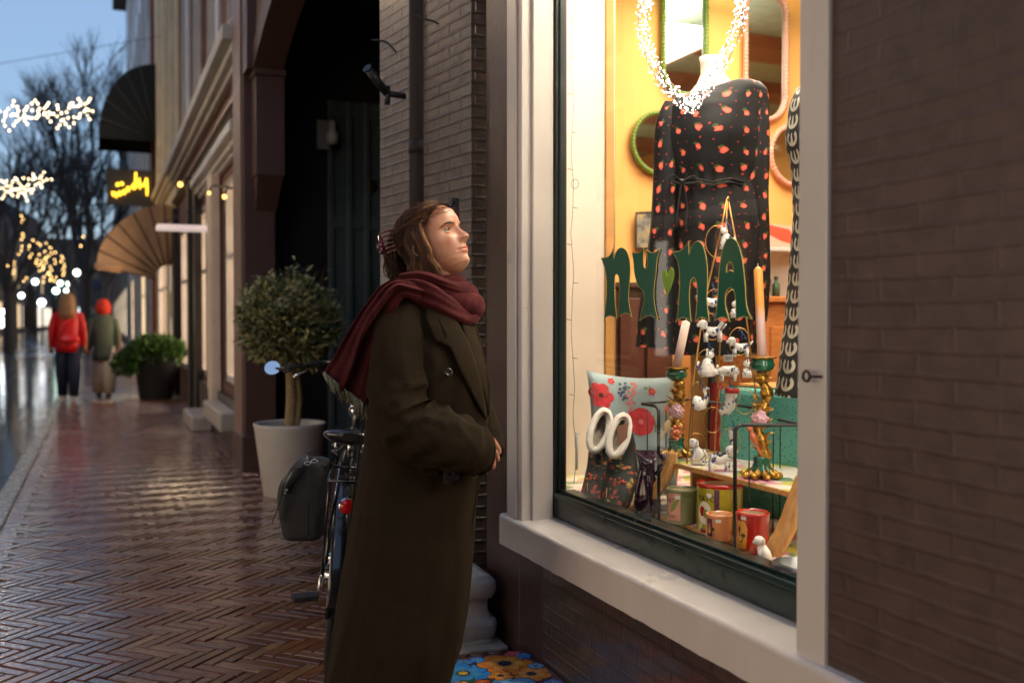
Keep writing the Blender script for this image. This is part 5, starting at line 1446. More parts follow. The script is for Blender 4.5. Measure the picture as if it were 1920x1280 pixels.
mb=MB(); b=PD(1335,600,MD); mb.tube([b,(b.x,b.y,.62)],.014,10); mb.lathe([(0,.596),(.14,.596),(.14,.606),(0,.612)],(b.x,b.y,0),28); mb.build('stand',IRON,man)
dress=thing('dress','black dress with small coral red flowers, tied at the waist, on the mannequin','dress',tuple(PD(1340,665,MD)))
def loft_dress(rows,D,mat,nm,par,foldf,ny=90,n=96,uvw=1.0,open_=True,e=.85):
    m2=MB(); rings=[]; y0,y1=rows[0][0],rows[-1][0]; ks=D/FX
    for i in range(ny+1):
        yy=lerp(y0,y1,i/ny); l,r,d,dd=interp(rows,yy); c=PD((l+r)/2,yy,D+dd); hw=(r-l)/2*ks; ring=[]
        for k in range(n):
            a=2*pi*k/n; ca,sa=cos(a),sin(a); ex=(abs(ca)**e)*(1 if ca>0 else -1); f_=foldf(yy,a)
            ring.append(c+_R*(ex*(hw+f_*abs(sa)))+cf*(sa*(d+f_)))
        rings.append(ring)
    per=3.14*(rows[len(rows)//2][2]-rows[len(rows)//2][1])*ks; H_=(y1-y0)*ks
    m2.rings(rings,0,False,True,True,(per,-H_)); return m2.build(nm,mat,par,smooth=True)
rows=[(151,1376,1410,.03,.0),(158,1352,1428,.06,0),(170,1312,1438,.08,0),(186,1262,1441,.095,0),(205,1246,1441,.105,0),(260,1238,1440,.115,0),(300,1246,1438,.11,0),(338,1256,1432,.10,0),(355,1254,1434,.105,0),(420,1248,1438,.125,0),(500,1246,1438,.13,0),(580,1246,1428,.13,0),(640,1250,1418,.13,0),(664,1252,1414,.13,0)]
def ff(yy,a):
    t=max(0,(yy-345)/320); return .010*t*sin(a*9+1.3+yy*.004)+.006*t*sin(a*17+yy*.01)+.006*g(yy-342,16)*sin(a*26)+.006*noise.noise(Vector((a*1.6,yy*.012,2)))+ .010*g(yy-250,35)*g(sin(a)+.8,.4)*abs(cos(a*2.0))
loft_dress(rows,MD,FLO,'bodice_and_skirt',dress,ff)
# sleeves
def dsleeve(pts,rad,nm):
    P=spline([PD(*q) for q in pts],7); m2=MB(); N=len(P); ks=MD/FX; rings=[]; nn=cf.copy()
    for i,p in enumerate(P):
        t=(P[min(i+1,N-1)]-P[max(i-1,0)]).normalized(); nn=(nn-t*nn.dot(t)).normalized(); bb=t.cross(nn); r=interp([(j/(len(rad)-1),v) for j,v in enumerate(rad)],i/(N-1))*ks; s_=i/(N-1)
        rings.append([p+(nn*cos(a)*.8+bb*sin(a))*(r+.004*s_*sin(a*6+s_*3)+.004*noise.noise(Vector((cos(a)*2,sin(a)*2,s_*5)))) for a in [2*pi*k/36 for k in range(36)]])
    m2.rings(rings,0,False,True,True,(.34,-.9)); m2.build(nm,FLO,dress)
dsleeve([(1262,196,MD-.02),(1250,240,MD-.03),(1246,330,MD-.04),(1244,420,MD-.05),(1238,500,MD-.05),(1230,580,MD-.05),(1226,652,MD-.05)],[16,22,21,23,27,31,33],'sleeve')
dsleeve([(1420,172,MD-.03),(1424,240,MD-.05),(1420,340,MD-.06),(1418,440,MD-.06),(1416,520,MD-.06),(1408,600,MD-.06)],[14,19,21,24,27,27],'sleeve')
m2=MB()
def cband(xs,y,w_,o): return [PD(x,y+dy,MD-.115-o) for x,dy in xs]
for y in (338,344): m2.tube([PD(x,y+3*sin(x*.1),MD-.118+.11*(abs((x-1345)/92))**2.5) for x in range(1258,1432,8)],.006,6,flat=.5)
m2.ell(PD(1278,341,MD-.10),(.014,.014,.012)); 
for pts in ([(1278,341),(1262,328),(1255,338),(1276,345)],[(1278,341),(1300,330),(1306,342),(1280,345)],[(1277,345),(1272,380),(1266,430)],[(1281,345),(1288,390),(1284,440)]):
    m2.tube(spline([PD(x,y,MD-.115) for x,y in pts],5),.0065,6,flat=.4)
m2.build('waist_tie',M('black crepe',(.010,.010,.012),.6),dress)
# black and white dress at the right jamb
BW=NT('black and cream tulip print'); u_=BW.uv(); sx=BW.n('SeparateXYZ'); BW.l(u_,sx.inputs[0])
pu=BW.math('SUBTRACT',BW.math('FRACT',BW.math('DIVIDE',sx.outputs[0],.046)),.5); pv=BW.math('SUBTRACT',BW.math('FRACT',BW.math('DIVIDE',sx.outputs[1],.052)),.5)
d_=BW.math('SQRT',BW.math('ADD',BW.math('POWER',BW.math('MULTIPLY',pu,1.05),2),BW.math('POWER',BW.math('MULTIPLY',pv,.95),2)))
ring_=BW.math('MULTIPLY',BW.math('GREATER_THAN',d_,.26),BW.math('LESS_THAN',d_,.44)); ring_=BW.math('MULTIPLY',ring_,BW.math('GREATER_THAN',BW.math('ADD',BW.math('ABSOLUTE',pu),BW.math('MULTIPLY',pv,-.45)),.10))
stem=BW.math('MULTIPLY',BW.math('LESS_THAN',BW.math('ABSOLUTE',pu),BW.math('MULTIPLY_ADD',pv,-.10,.06)),BW.math('LESS_THAN',BW.math('ABSOLUTE',pv),.30))
pat=BW.math('MAXIMUM',ring_,stem); BW.l(BW.mix(pat,(.014,.012,.013,1),srgb(206,196,172)),BW.p.inputs['Base Color']); BW.p.inputs['Roughness'].default_value=.7
d2=thing('dress','long black dress with cream tulip print hanging beside the near window jamb','dress',tuple(PD(1530,740,3.0)))
rows=[(150,1515,1545,.04,0),(168,1492,1580,.07,0),(200,1480,1588,.09,0),(260,1474,1590,.10,0),(320,1486,1580,.09,0),(400,1490,1580,.10,0),(500,1484,1590,.12,0),(600,1476,1600,.13,0),(700,1464,1610,.14,0),(742,1458,1614,.14,0)]
loft_dress(rows,3.0,BW.mat,'cloth',d2,lambda yy,a:.006*sin(a*8+yy*.006)*min(1,yy/500)+.004*noise.noise(Vector((a*2,yy*.02,4))),80,80)
mb=MB(); mb.tube([PD(1530,152,3.0),PD(1530,120,3.0),PD(1530,60,3.0)],[.028,.026,.022],14); mb.build('neck_form',M('mannequin white',srgb(236,222,206),.4),d2)
# ============================================================ lettering on the glass
LG=M('green vinyl',(.0,.12,.066),.3,0,.06,4,coat=.1); LGO=M('gold outline',srgb(190,170,84),.35,.2); LY=M('lime vinyl',srgb(140,180,60),.35)
def lt(l): return [(1020+x/3.556,340+y/3.556) for x,y in l]
let=thing('window_lettering','dark green gold edged letters spelling nYnA with a lime heart on the glass','lettering',tuple(PX(1270,530,1.5725)))
def onglass(px,py,X): return PX(px,py,X)
def letter(nm,loops,mat,outl=True,seg=4):
    L=[]
    for lp in loops:
        pts=lt(lp); P=[]
        n=len(pts)
        # smooth except at sharp corners
        for i in range(n):
            p0,p1,p2,p3=[Vector((*pts[(i+k-1)%n],0)) for k in range(4)]
            def sharp(a,b,c): 
                u=(b-a).normalized(); v=(c-b).normalized(); return u.dot(v)<.35
            m1=Vector((0,0,0)) if sharp(p0,p1,p2) else (p2-p0)/2; m2=Vector((0,0,0)) if sharp(p1,p2,p3) else (p3-p1)/2
            if sharp(p0,p1,p2): m1=(p2-p1)*.7
            if sharp(p1,p2,p3): m2=(p2-p1)*.7
            for k in range(seg):
                t=k/seg; P.append(p1*(2*t**3-3*t*t+1)+m1*(t**3-2*t*t+t)+p2*(-2*t**3+3*t*t)+m2*(t**3-t*t))
        Q=[onglass(p.x,p.y,1.5725) for p in P]; L.append([(q.y,q.z) for q in Q])
    mb=MB(); shape2d(mb,L,lambda a,b,h:(1.5725-h,a,b),.0012); o=mb.build(nm,mat,let)
    if outl:
        for lp in L:
            m2=MB(); m2.loop([(1.5712,a,b) for a,b in lp],.0013,5); m2.build('outline',LGO,o)
letter('letter_n',[[(383,512),(425,505),(452,478),(465,440),(468,520),(482,475),(505,447),(530,445),(555,468),(572,520),(578,600),(570,700),(566,780),(575,850),(590,905),(570,885),(545,878),(520,885),(500,905),(501,840),(505,750),(505,660),(497,628),(487,618),(478,628),(473,680),(475,780),(480,850),(488,915),(470,903),(440,895),(415,908),(402,935),(412,850),(420,760),(420,660),(410,590),(395,540)]],LG)
letter('letter_y',[[(590,475),(625,478),(650,465),(668,440),(664,520),(668,565),(680,583),(691,565),(693,520),(688,455),(705,470),(735,475),(775,455),(757,520),(750,600),(740,680),(735,760),(745,850),(762,925),(740,905),(705,895),(670,905),(640,928),(655,860),(670,790),(668,735),(640,710),(620,670),(605,600),(600,530)]],LG)
letter('letter_n',[[(860,470),(905,465),(945,437),(968,398),(968,495),(985,440),(1010,407),(1035,400),(1060,425),(1080,490),(1092,580),(1092,690),(1088,780),(1095,860),(1105,935),(1080,912),(1045,907),(1010,935),(1020,860),(1025,760),(1023,690),(1012,652),(998,640),(985,655),(975,700),(972,790),(978,880),(985,935),(960,915),(925,908),(900,918),(880,940),(895,880),(903,780),(908,680),(903,580),(890,520)]],LG)
letter('letter_a',[[(1215,400),(1190,470),(1175,560),(1165,680),(1160,780),(1152,870),(1138,930),(1165,912),(1195,905),(1220,915),(1242,935),(1225,880),(1212,820),(1212,760),(1225,722),(1245,708),(1268,725),(1280,780),(1282,860),(1282,925),(1305,908),(1340,902),(1392,918),(1365,870),(1350,800),(1345,700),(1335,600),(1325,520),(1305,440),(1280,392),(1245,378)],[(1218,610),(1222,560),(1235,540),(1250,540),(1262,558),(1268,605),(1243,592)]],LG)
letter('heart',[[(786,625),(790,605),(802,590),(818,600),(826,640),(832,600),(848,572),(862,582),(868,620),(860,670),(845,715),(822,765),(806,715),(795,665)]],LY,False)
# ============================================================ shelf stand
st=thing('display_stand','honey coloured wooden two tier stand with bowed legs','stand',(1.9,2.65,.596))
def board(z,x0,x1,y0,y1,nm,th=.014,mat=WOODH,cloth=True):
    pts=[]; r=.07
    for (cx,cy,a0) in ((x0+r,y0+r,pi),(x1-r,y0+r,1.5*pi),(x1-r,y1-r,0),(x0+r,y1-r,.5*pi)):
        for k in range(7): a=a0+k*pi/12; pts.append((cx+r*cos(a),cy+r*sin(a)))
    mb=MB(); shape2d(mb,[pts],lambda a,b,h:(a,b,z-th+h),th); o=mb.build(nm,mat,st)
    if cloth:
        c=((x0+x1)/2,(y0+y1)/2); mb=MB(); shape2d(mb,[[(c[0]+(p[0]-c[0])*.96,c[1]+(p[1]-c[1])*.985) for p in pts]],lambda a,b,h:(a,b,z+.0005+h),.0008); mb.build('cloth',CLOTH,o)
board(.80,1.77,2.10,2.20,3.17,'shelf'); board(.622,1.735,2.14,2.18,3.08,'shelf')
def bow(pts,w0,th,nm):
    P=spline([Vector(PX(*q)) for q in pts],6); m2=MB(); rings=[]; N=len(P)
    for i,p in enumerate(P):
        t=(P[min(i+1,N-1)]-P[max(i-1,0)]).normalized(); s_=Vector((1,0,0)); n_=t.cross(s_).normalized(); w_=interp([(j/(len(w0)-1),v) for j,v in enumerate(w0)],i/(N-1))
        rings.append([p+n_*(w_*a)+s_*(th*b) for a,b in ((-.8,-1),(.8,-1),(1,-.7),(1,.7),(.8,1),(-.8,1),(-1,.7),(-1,-.7))])
    m2.rings(rings,0,True,True,True); m2.build(nm,WOODL,st)
bow([(1186,957,1.715),(1205,942,1.72),(1232,918,1.74),(1252,885,1.76),(1262,848,1.78)],[.014,.018,.022,.022,.020],.012,'leg')
bow([(1432,1056,1.70),(1452,1030,1.70),(1474,990,1.72),(1490,945,1.74),(1508,895,1.76)],[.016,.026,.028,.026,.024],.013,'leg')
bow([(1258,940,2.09),(1262,900,2.09),(1266,860,2.09)],[.016,.016,.016],.012,'leg')
bow([(1335,960,2.11),(1338,925,2.11),(1340,880,2.11)],[.03,.03,.03],.012,'leg')
# black wire rack round the stand
rk=thing('wire_rack','black bent rod rack standing around the wooden stand','rack',tuple(PX(1378,1035,1.71)))
BR=M('black rod',(.012,.013,.013),.35,.3)
A0=PX(1235,982,1.715); A1=PX(1235,775,1.715); B0=PX(1378,1036,1.71); B1=PX(1378,810,1.71)
zt=B1.z
mb=MB(); mb.tube([A0]+spline([A1,A1+Vector((0,.004,.014)),A1+Vector((0,.02,.022)),A1+Vector((0,.05,.024)),A1+Vector((.0,.11,.024))],4),.0060,8); mb.build('post',BR,rk)
mb=MB(); mb.tube([B0]+spline([B1,B1+Vector((.004,0,.012)),B1+Vector((.02,-.004,.020)),B1+Vector((.06,-.02,.021)),B1+Vector((.40,-.165,.021))],4),.0058,8); mb.build('post',BR,rk)
mb=MB(); p0=A1+Vector((.0,.11,.024)); mb.tube([p0,p0+Vector((.26,.10,.0)),p0+Vector((.26,-.35,.0)),PX(1440,783,2.10),PX(1510,797,2.0)],.0045,7); mb.build('rail',BR,rk)
for (px,y0,y1,X) in ((1214,768,955,1.72),(1405,806,1040,1.75),(1450,806,1000,1.90),(1463,790,1000,2.02),(1338,800,985,2.1),(1428,790,960,2.10),(1249,768,850,1.98)):
    a,b=PX(px,y0,X),PX(px,y1,X); b.x,b.y=a.x,a.y; b.z=max(.6,b.z); mb=MB(); mb.tube([a,b],.0022,5); mb.build('rod',BR,rk)
# ============================================================ candlesticks
GOLD=M('antique gold',srgb(176,132,58),.28,.85,.35,60,.4,90); GRC=M('green glaze',srgb(20,92,66),.12,0,.2,20,coat=.6); ROSE=M('pink porcelain',srgb(222,176,186),.25,0,.1,50,coat=.4); CORAL=M('coral porcelain',srgb(222,128,84),.25,0,.12,50,coat=.4)
def candlestick(lab,px,base_y,D,cup_y,top_y,lean,candle,bird,seed):
    b=PD(px,base_y,D); b.z=.8015; H_=CAM_H-.013-(cup_y-600)*D/FX-b.z; t=thing('candlestick',lab,'candlestick',tuple(b),'gilt candlesticks on the stand'); rb=random.Random(seed)
    mb=MB()  # leafy foot
    for k in range(9):
        a=2*pi*k/9+.2; d=Vector((cos(a),sin(a),0)); P=[b+d*.012+Vector((0,0,.03)),b+d*.034+Vector((0,0,.016)),b+d*.050+Vector((0,0,.009)),b+d*.062+Vector((0,0,.013+.006*(k%2)))]
        mb.tube(spline(P,3),[.012,.012,.012,.012,.0115,.011,.0105,.010,.009,.005][:len(spline(P,3))],8)
    mb.build('foot',GOLD,t)
    mb=MB(); mb.lathe([(0,.012),(.038,.014),(.036,.026),(.028,.034),(.024,.05),(.028,.06),(.022,.068),(0,.068)],b,30,0,1,1,None,True,.06,12); mb.build('lower_cup',GRC,t)
    mb=MB(); hz=H_-.045
    P=[b+Vector((.010*sin(i*.9+seed),.010*cos(i*1.1+seed),lerp(.06,hz,i/9))) for i in range(10)]
    Ps=spline(P,3); mb.tube(Ps,[.017+.005*sin(i*1.3) for i in range(len(Ps))],10)
    for k in range(34):
        z=rb.uniform(.08,hz-.01); a=rb.uniform(0,2*pi); c=b+Vector((cos(a)*.014,sin(a)*.014,z)); d=Vector((cos(a),sin(a),rb.uniform(.2,1.6))).normalized()
        mb.tube([c,c+d*.012,c+d*.024+Vector((cos(a)*.004,sin(a)*.004,0))],[.006,.0055,.001],6,flat=.5)
    mb.build('stem',GOLD,t)
    mb=MB(); z=H_-.045; mb.lathe([(0,z),(.014,z),(.030,z+.010),(.037,z+.022),(.033,z+.036),(.030,z+.042),(0,z+.042)],b,36,0,1,1,None,True,.06,14); mb.build('cup',GRC,t)
    mb=MB(); z=H_-.003; mb.lathe([(0,z),(.036,z-.001),(.042,z+.002),(.043,z+.005),(.034,z+.006),(0,z+.004)],b,40,0,1,1,None,True,.04,16); mb.build('rim',GOLD,t)
    # rose
    fdir=(-_F*.9+ (cr*-.1 if bird else cr*-.45)).normalized(); fdir.z=0
    rc=b+Vector((0,0,H_*(.52 if bird else .50)))+fdir*.024
    mb=MB()
    for k in range(22):
        a=k*2.4; r=.0022*sqrt(k)*1.15; u_=fdir.cross(Vector((0,0,1))); c=rc+u_*(r*1.9*cos(a))+Vector((0,0,r*1.9*sin(a)))+fdir*(.008-r*.9); mb.ell(c,(.0075,.0045,.0075),Matrix.Rotation(a,3,fdir)@fdir.to_track_quat('Y','Z').to_matrix(),8,5)
    mb.build('rose',ROSE,t)
    mb=MB(); gc=b+Vector((0,0,H_*.29))+fdir*.016
    for k in range(30):
        a=rb.uniform(0,2*pi); z=rb.uniform(-.028,.026); r=.018*(1-.25*abs(z)/.03); mb.ell(gc+Vector((cos(a)*r,sin(a)*r,z)),.0078,None,8,6)
    if bird: mb.build('berries',CORAL,t)
    # bird perched at the side
    s_=-1 if bird else -.6; bc=gc+cr*(s_*.034)+Vector((0,0,.018)); mb=MB()
    rot=Matrix.Rotation(radians(-22 if bird else 28),3,-_F)
    mb.ell(bc,(.012,.011,.026),rot,12,8); mb.ell(bc+rot@Vector((.002,0,.031)),(.0095,.009,.0095),None,10,8); mb.ell(bc+rot@Vector((-.004,0,-.036)),(.0055,.004,.022),rot,8,6); mb.tube([bc+rot@Vector((.008,0,.033)),bc+rot@Vector((.018,0,.034))],[.003,.0006],5)
    mb.build('bird',M('painted bird beige' if bird else 'painted bird coral',srgb(206,176,128) if bird else srgb(214,116,76),.3,0,.2,40,coat=.4),t)
    # candle
    cn=thing('candle',candle[0],'candle',tuple(b+Vector((0,0,H_+.003)))); top=PD(px+lean,top_y,D); c0=b+Vector((0,0,H_+.0045)); 
    mb=MB(); rr_=.0165 if bird else .0150; dv=top-c0
    tn=NT('candle wax '+candle[0][:6]); sx=tn.n('SeparateXYZ'); tc=tn.n('TexCoord'); tn.l(tc.outputs['Object'],sx.inputs[0]); tn.l(tn.ramp(tn.math('DIVIDE',sx.outputs[2],dv.length),[(candle[3],candle[1]),(candle[3]+.18,candle[2])]),tn.p.inputs['Base Color']); tn.p.inputs['Roughness'].default_value=.4; tn.p.inputs['Subsurface Weight'].default_value=.25; tn.p.inputs['Subsurface Radius'].default_value=(.01,.006,.004)
    mb.tube([c0,c0+dv*.5,c0+dv*.965,c0+dv*.985,top],[rr_*.94,rr_*.92,rr_*.9,rr_*.6,rr_*.3],16); mb.build('wax',tn.mat,cn)
    mb=MB(); mb.tube([top,top+Vector((0,0,.010))],.0012,5); mb.build('wick',M('wick',srgb(230,220,200),.8),cn)
candlestick('gilt candlestick with a pink rose, coral berries and a bird, left on the stand',1268,850,3.50,683,601,19,('leaning pale pink candle in the left gilt candlestick',srgb(240,206,196),srgb(244,214,200),.3),True,1)
candlestick('taller gilt candlestick with a coral bird, right on the stand',1428,888,3.02,662,500,-7,('tall straight candle, pink fading to orange at the top',srgb(244,204,196),srgb(255,172,84),.40),False,2)
# ============================================================ wire tree with hanging delft ornaments
GW=M('gold wire',srgb(196,150,82),.3,.9); TD=3.26
def T(px,py,dd=0): return PD(px,py,TD+dd)
tree=thing('ornament_tree','gold wire cone tree of rings holding delft blue ornaments','ornament stand',tuple(T(1350,875)))
mb=MB(); mb.tube([T(1363,373),T(1352,430),T(1322,560),T(1302,700),T(1288,868)],.0028,6); mb.tube([T(1365,373,.02),T(1385,480,.02),T(1400,600,.03),T(1420,760,.05),T(1436,875,.06)],.0028,6); mb.tube([T(1364,373,.04),T(1352,600,.12),T(1340,850,.18)],.0026,6)
mb.tube([T(1363,376),T(1365,370),T(1367,376,.02)],.0034,6)
mb.build('frame',GW,tree)
WHT=M('white porcelain',srgb(238,234,226),.12,0,.04,30,coat=.5)
DEL=NT('delft porcelain'); _v=DEL.obj(); n_=DEL.noise(_v,38,4,.6); DEL.l(DEL.mix(DEL.ramp(n_,[(.56,0.),(.60,1.)]),srgb(240,236,228),srgb(34,58,122)),DEL.p.inputs['Base Color']); DEL.p.inputs['Roughness'].default_value=.12; DEL.p.inputs['Coat Weight'].default_value=.5; DEL=DEL.mat
REDG=M('red glaze',srgb(190,26,28),.12,0,.1,20,coat=.5); BLR=M('blue ribbon',srgb(34,74,140),.45)
def fig(kind,c,s,flip=1):
    """small figures: list of (mesh part) around centre c, size s metres"""
    m=MB(); r=cr*flip
    E=lambda x,y,rx,ry,rz=None,dd=0: m.ell(c+r*(x*s)+cu*(y*s)+cf*(dd*s),(rx*s,(rz or rx)*s,ry*s),Matrix((cr,cf,cu)).transposed(),12,8)
    Tb=lambda pts,rs: m.tube([c+r*(x*s)+cu*(y*s)+cf*(d*s) for x,y,d in pts],[q*s for q in rs],8)
    if kind=='dog':
        Tb([(-.30,.06,0),(0,.0,0),(.32,.06,0)],[.19,.20,.17]); E(-.42,.34,.20,.17,.15); Tb([(-.5,.32,0),(-.68,.26,0)],[.10,.07]); Tb([(-.36,.12,0),(-.42,.3,0)],[.16,.14])
        for x in (-.3,.28):
            for d in (-.1,.1): Tb([(x,-.05,d),(x,-.42,d)],[.09,.075])
        Tb([(.42,.12,0),(.56,.34,0)],[.06,.03]); E(-.34,.30,.06,.13,.05,-.15)
    elif kind=='pig':
        Tb([(-.42,.0,0),(-.2,.02,0),(.3,.04,0),(.5,.0,0)],[.12,.24,.25,.12]); Tb([(-.42,.02,0),(-.72,-.08,0)],[.19,.10]); E(-.46,.22,.05,.10,.05,-.1); E(-.4,.22,.05,.1,.05,.1)
        for x in (-.25,.3):
            for d in (-.12,.12): Tb([(x,-.1,d),(x,-.4,d)],[.08,.07])
    elif kind=='swan':
        Tb([(-.05,-.42,0),(.0,-.2,0),(.12,.0,0),(.18,.12,0)],[.26,.30,.22,.05]); Tb([(-.22,-.2,0),(-.3,.1,0),(-.2,.36,0),(-.28,.46,0)],[.12,.08,.07,.08]); Tb([(-.28,.46,0),(-.42,.42,0)],[.07,.02])
    elif kind=='cat':
        Tb([(0,-.48,0),(.02,-.25,0),(0,.1,0),(-.05,.2,0)],[.30,.32,.20,.14]); E(-.08,.34,.17,.15); E(-.18,.5,.05,.10,.03); E(.02,.5,.05,.10,.03); Tb([(.28,-.4,0),(.4,-.1,0),(.34,.1,0)],[.07,.06,.04])
    elif kind=='doll':
        Tb([(0,-.45,0),(0,-.2,0),(0,.05,0)],[.26,.28,.16]); E(0,.28,.19,.19); E(.05,.48,.08,.08)
    elif kind=='boot':
        Tb([(.12,.45,0),(.08,.1,0),(.04,-.15,0),(-.08,-.3,0),(-.34,-.38,0)],[.24,.22,.22,.20,.14])
    elif kind=='skate':
        Tb([(0,.4,0),(0,.1,0),(.05,-.15,0),(.04,-.5,0)],[.16,.13,.12,.12])
    elif kind=='sit':
        Tb([(.1,-.4,0),(.05,-.1,0),(-.05,.15,0)],[.30,.26,.18]); E(-.14,.36,.21,.19,.18); E(.0,.34,.06,.15,.05,-.17); E(-.30,.30,.09,.07,.08); Tb([(-.12,.05,-.1),(-.16,-.45,-.12)],[.08,.07]); Tb([(.3,-.4,0),(.5,-.3,0)],[.06,.03])
    return m
rings_=[(1345,453,30),(1340,566,24),(1378,568,26),(1336,612,25),(1386,640,26),(1325,680,25),(1362,695,26),(1398,698,22),(1311,742,26),(1368,740,27),(1336,787,24),(1396,752,24),(1368,828,26),(1306,838,26)]
for (x,y,r) in rings_:
    m2=MB(); m2.loop([T(x+cos(a)*r*.74,y+sin(a)*r,-.012) for a in [2*pi*k/28 for k in range(28)]],.0014,5); m2.tube([T(x,y-r,-.012),T(x+2,y-r+4,-.012),T(x-1,y-r+6,-.012)],.001,4); m2.build('ring',GW,tree)
for (kind,x,y,s,fl,lab) in (('cat',1361,448,.075,1,'white delft cat ornament at the top of the wire tree'),('dog',1335,568,.075,1,'delft ornament partly behind the letter A on the left'),('doll',1378,580,.06,1,'small delft doll ornament seen inside the letter A'),
    ('dog',1337,622,.078,1,'standing delft dog ornament with a paper tag under the letters'),('dog',1389,652,.070,1,'standing delft dog ornament in the right ring below the letters'),('cat',1327,682,.085,-1,'tall eared delft cat ornament at the left of the wire tree'),
    ('pig',1364,697,.075,1,'delft pig ornament in the middle ring'),('doll',1400,692,.062,1,'delft doll ornament beside the right candlestick'),('swan',1311,748,.080,-1,'delft swan ornament with a blue ribbon'),('boot',1366,755,.085,1,'delft boot ornament with a red cuff'),('skate',1372,822,.07,1,'pair of small white skate shaped ornaments low on the tree')):
    c=T(x,y,-.02); t=thing('ornament',lab,'ornament',tuple(c),'delft blue ornaments on the wire tree'); fig(kind,c,s,fl).build('figure',DEL,t)
    mb=MB(); mb.tube([c+cu*s*.35+_F*-.012,c+cu*s*.8+cr*.004,c+cu*s*.9],.0016,5,flat=.6); mb.tube([c+cu*s*.8,c+cu*s*.4+cr*s*.25-cf*.01],.0016,5); mb.build('ribbon',BLR,t)
    if kind=='boot':
        mb=MB(); a=c+cr*(.12*s)+cu*(.45*s); mb.tube([a-cu*.006,a+cu*.010],s*.27,18); mb.build('cuff',REDG,t)
    if x==1337:
        mb=MB(); a=c+cr*.020+cu*.022-cf*.02; mb.box(a,(.012,.001,.026),Matrix.Rotation(-YAW,3,'Z')@Matrix.Rotation(.6,3,'Y')); mb.build('paper_tag',WP,t)
    if x==1364:
        mb=MB(); a=c+cu*.045-cf*.01; mb.box(a,(.030,.001,.022),Matrix.Rotation(-YAW,3,'Z')); tg_=mb.build('paper_tag',WP,t)
        mb=MB()
        for k in range(9): mb.box(a+cr*(-.010+.0025*k)-cf*.0016,(.0010 if k%2 else .0005,.0004,.011),Matrix.Rotation(-YAW,3,'Z'))
        mb.build('barcode',M('ink',(.02,.02,.02),.6),tg_)
for (kind,x,y,D,s,fl,lab) in (('sit',1306,856,3.30,.085,1,'sitting white china dog at the left front of the upper shelf'),('dog',1348,858,3.16,.088,-1,'standing white china spaniel with dark back on the upper shelf')):
    c=PD(x,y,D); c.z=.8015+s*(.42 if kind!='sit' else .48); t=thing('china_dog',lab,'figurine',(c.x,c.y,.8015),'white china dogs'); fig(kind,c,s,fl).build('figure',DEL,t)
    mb=MB(); 
    if kind=='dog': mb.tube([c+cr*s*-.1+cu*s*.12,c+cu*s*.13,c+cr*s*.25+cu*s*.14],[s*.12,s*.165,s*.12],10); mb.build('saddle_patch',M('dark blue glaze',srgb(30,36,60),.15,coat=.5),t)
# ============================================================ pots on the lower shelf
def textmesh(s,size):
    cu_=bpy.data.curves.new('t','FONT'); cu_.body=s; cu_.size=size; cu_.resolution_u=2; o=bpy.data.objects.new('t',cu_); C.objects.link(o)
    dg=bpy.context.evaluated_depsgraph_get(); me=bpy.data.meshes.new_from_object(o.evaluated_get(dg)); V=[tuple(v.co) for v in me.vertices]; F=[tuple(p.vertices) for p in me.polygons]
    bpy.data.objects.remove(o); bpy.data.curves.remove(cu_); bpy.data.meshes.remove(me); return V,F
def pot(lab,px,py,D,r,h,mat,rim,inner,decos,text,z=.6235,grp='painted pots on the lower shelf'):
    b=PD(px,py,D); b.z=z; t=thing('ceramic_pot',lab,'pot',tuple(b),grp)
    mb=MB(); mb.lathe([(0,0),(r*.96,0),(r,.004),(r,h-.004)],b,48,caps=False); mb.build('body',mat,t)
    mb=MB(); mb.lathe([(r+.0005,h-.012),(r+.0018,h-.006),(r+.001,h),(r-.004,h+.001),(r-.006,h-.006)],b,48,caps=False); mb.build('rim',rim,t)
    mb=MB(); mb.lathe([(r-.0062,h-.006),(r-.008,.01),(0,.008)],b,48,caps=False); mb.build('inside',inner,t)
    ang0=atan2(-b.y,-b.x)     # faces the camera
    def onp(a,z_,o=.0006): return (b.x+(r+o)*cos(ang0+a),b.y+(r+o)*sin(ang0+a),b.z+z_)
    for (nm,lp,m_,o_) in decos:   # loops in (arc metres, z) ; left negative
        # subdivide long edges so that the patch follows the curve
        mb=MB(); xs=[p[0] for p in lp]; x0,x1=min(xs),max(xs); n=max(2,int((x1-x0)/.004)); 
        Lp=[Vector((p[0],p[1],0)) for p in lp]
        def span(x):
            zz=[]
            for i in range(len(Lp)):
                a,c=Lp[i],Lp[(i+1)%len(Lp)]
                if (a.x-x)*(c.x-x)<=0 and abs(a.x-c.x)>1e-9: zz.append(a.y+(c.y-a.y)*(x-a.x)/(c.x-a.x))
            return (min(zz),max(zz)) if zz else (0,0)
        prev=None
        for i in range(n+1):
            x=lerp(x0+1e-6,x1-1e-6,i/n); lo,hi=span(x); cur=(onp(x/r,lo,o_),onp(x/r,hi,o_))
            if prev: mb.face([len(mb.v)+k for k in range(4)]); mb.v+= [prev[0],cur[0],cur[1],prev[1]]
            prev=cur
        mb.build(nm,m_,t)
    for (s_,size,ax,az,m_) in text:
        V,F=textmesh(s_,size); mb=MB(); mb.v=[onp((ax+v[0])/r,az+v[1],.0022) for v in V]
        for f in F: mb.face(f)
        mb.build('lettering',m_,t)
    return t
def ellp(cx,cz,rx,rz,n=20): return [(cx+rx*cos(2*pi*k/n),cz+rz*sin(2*pi*k/n)) for k in range(n)]
def rect(x0,x1,z0,z1): return [(x0,z0),(x1,z0),(x1,z1),(x0,z1)]
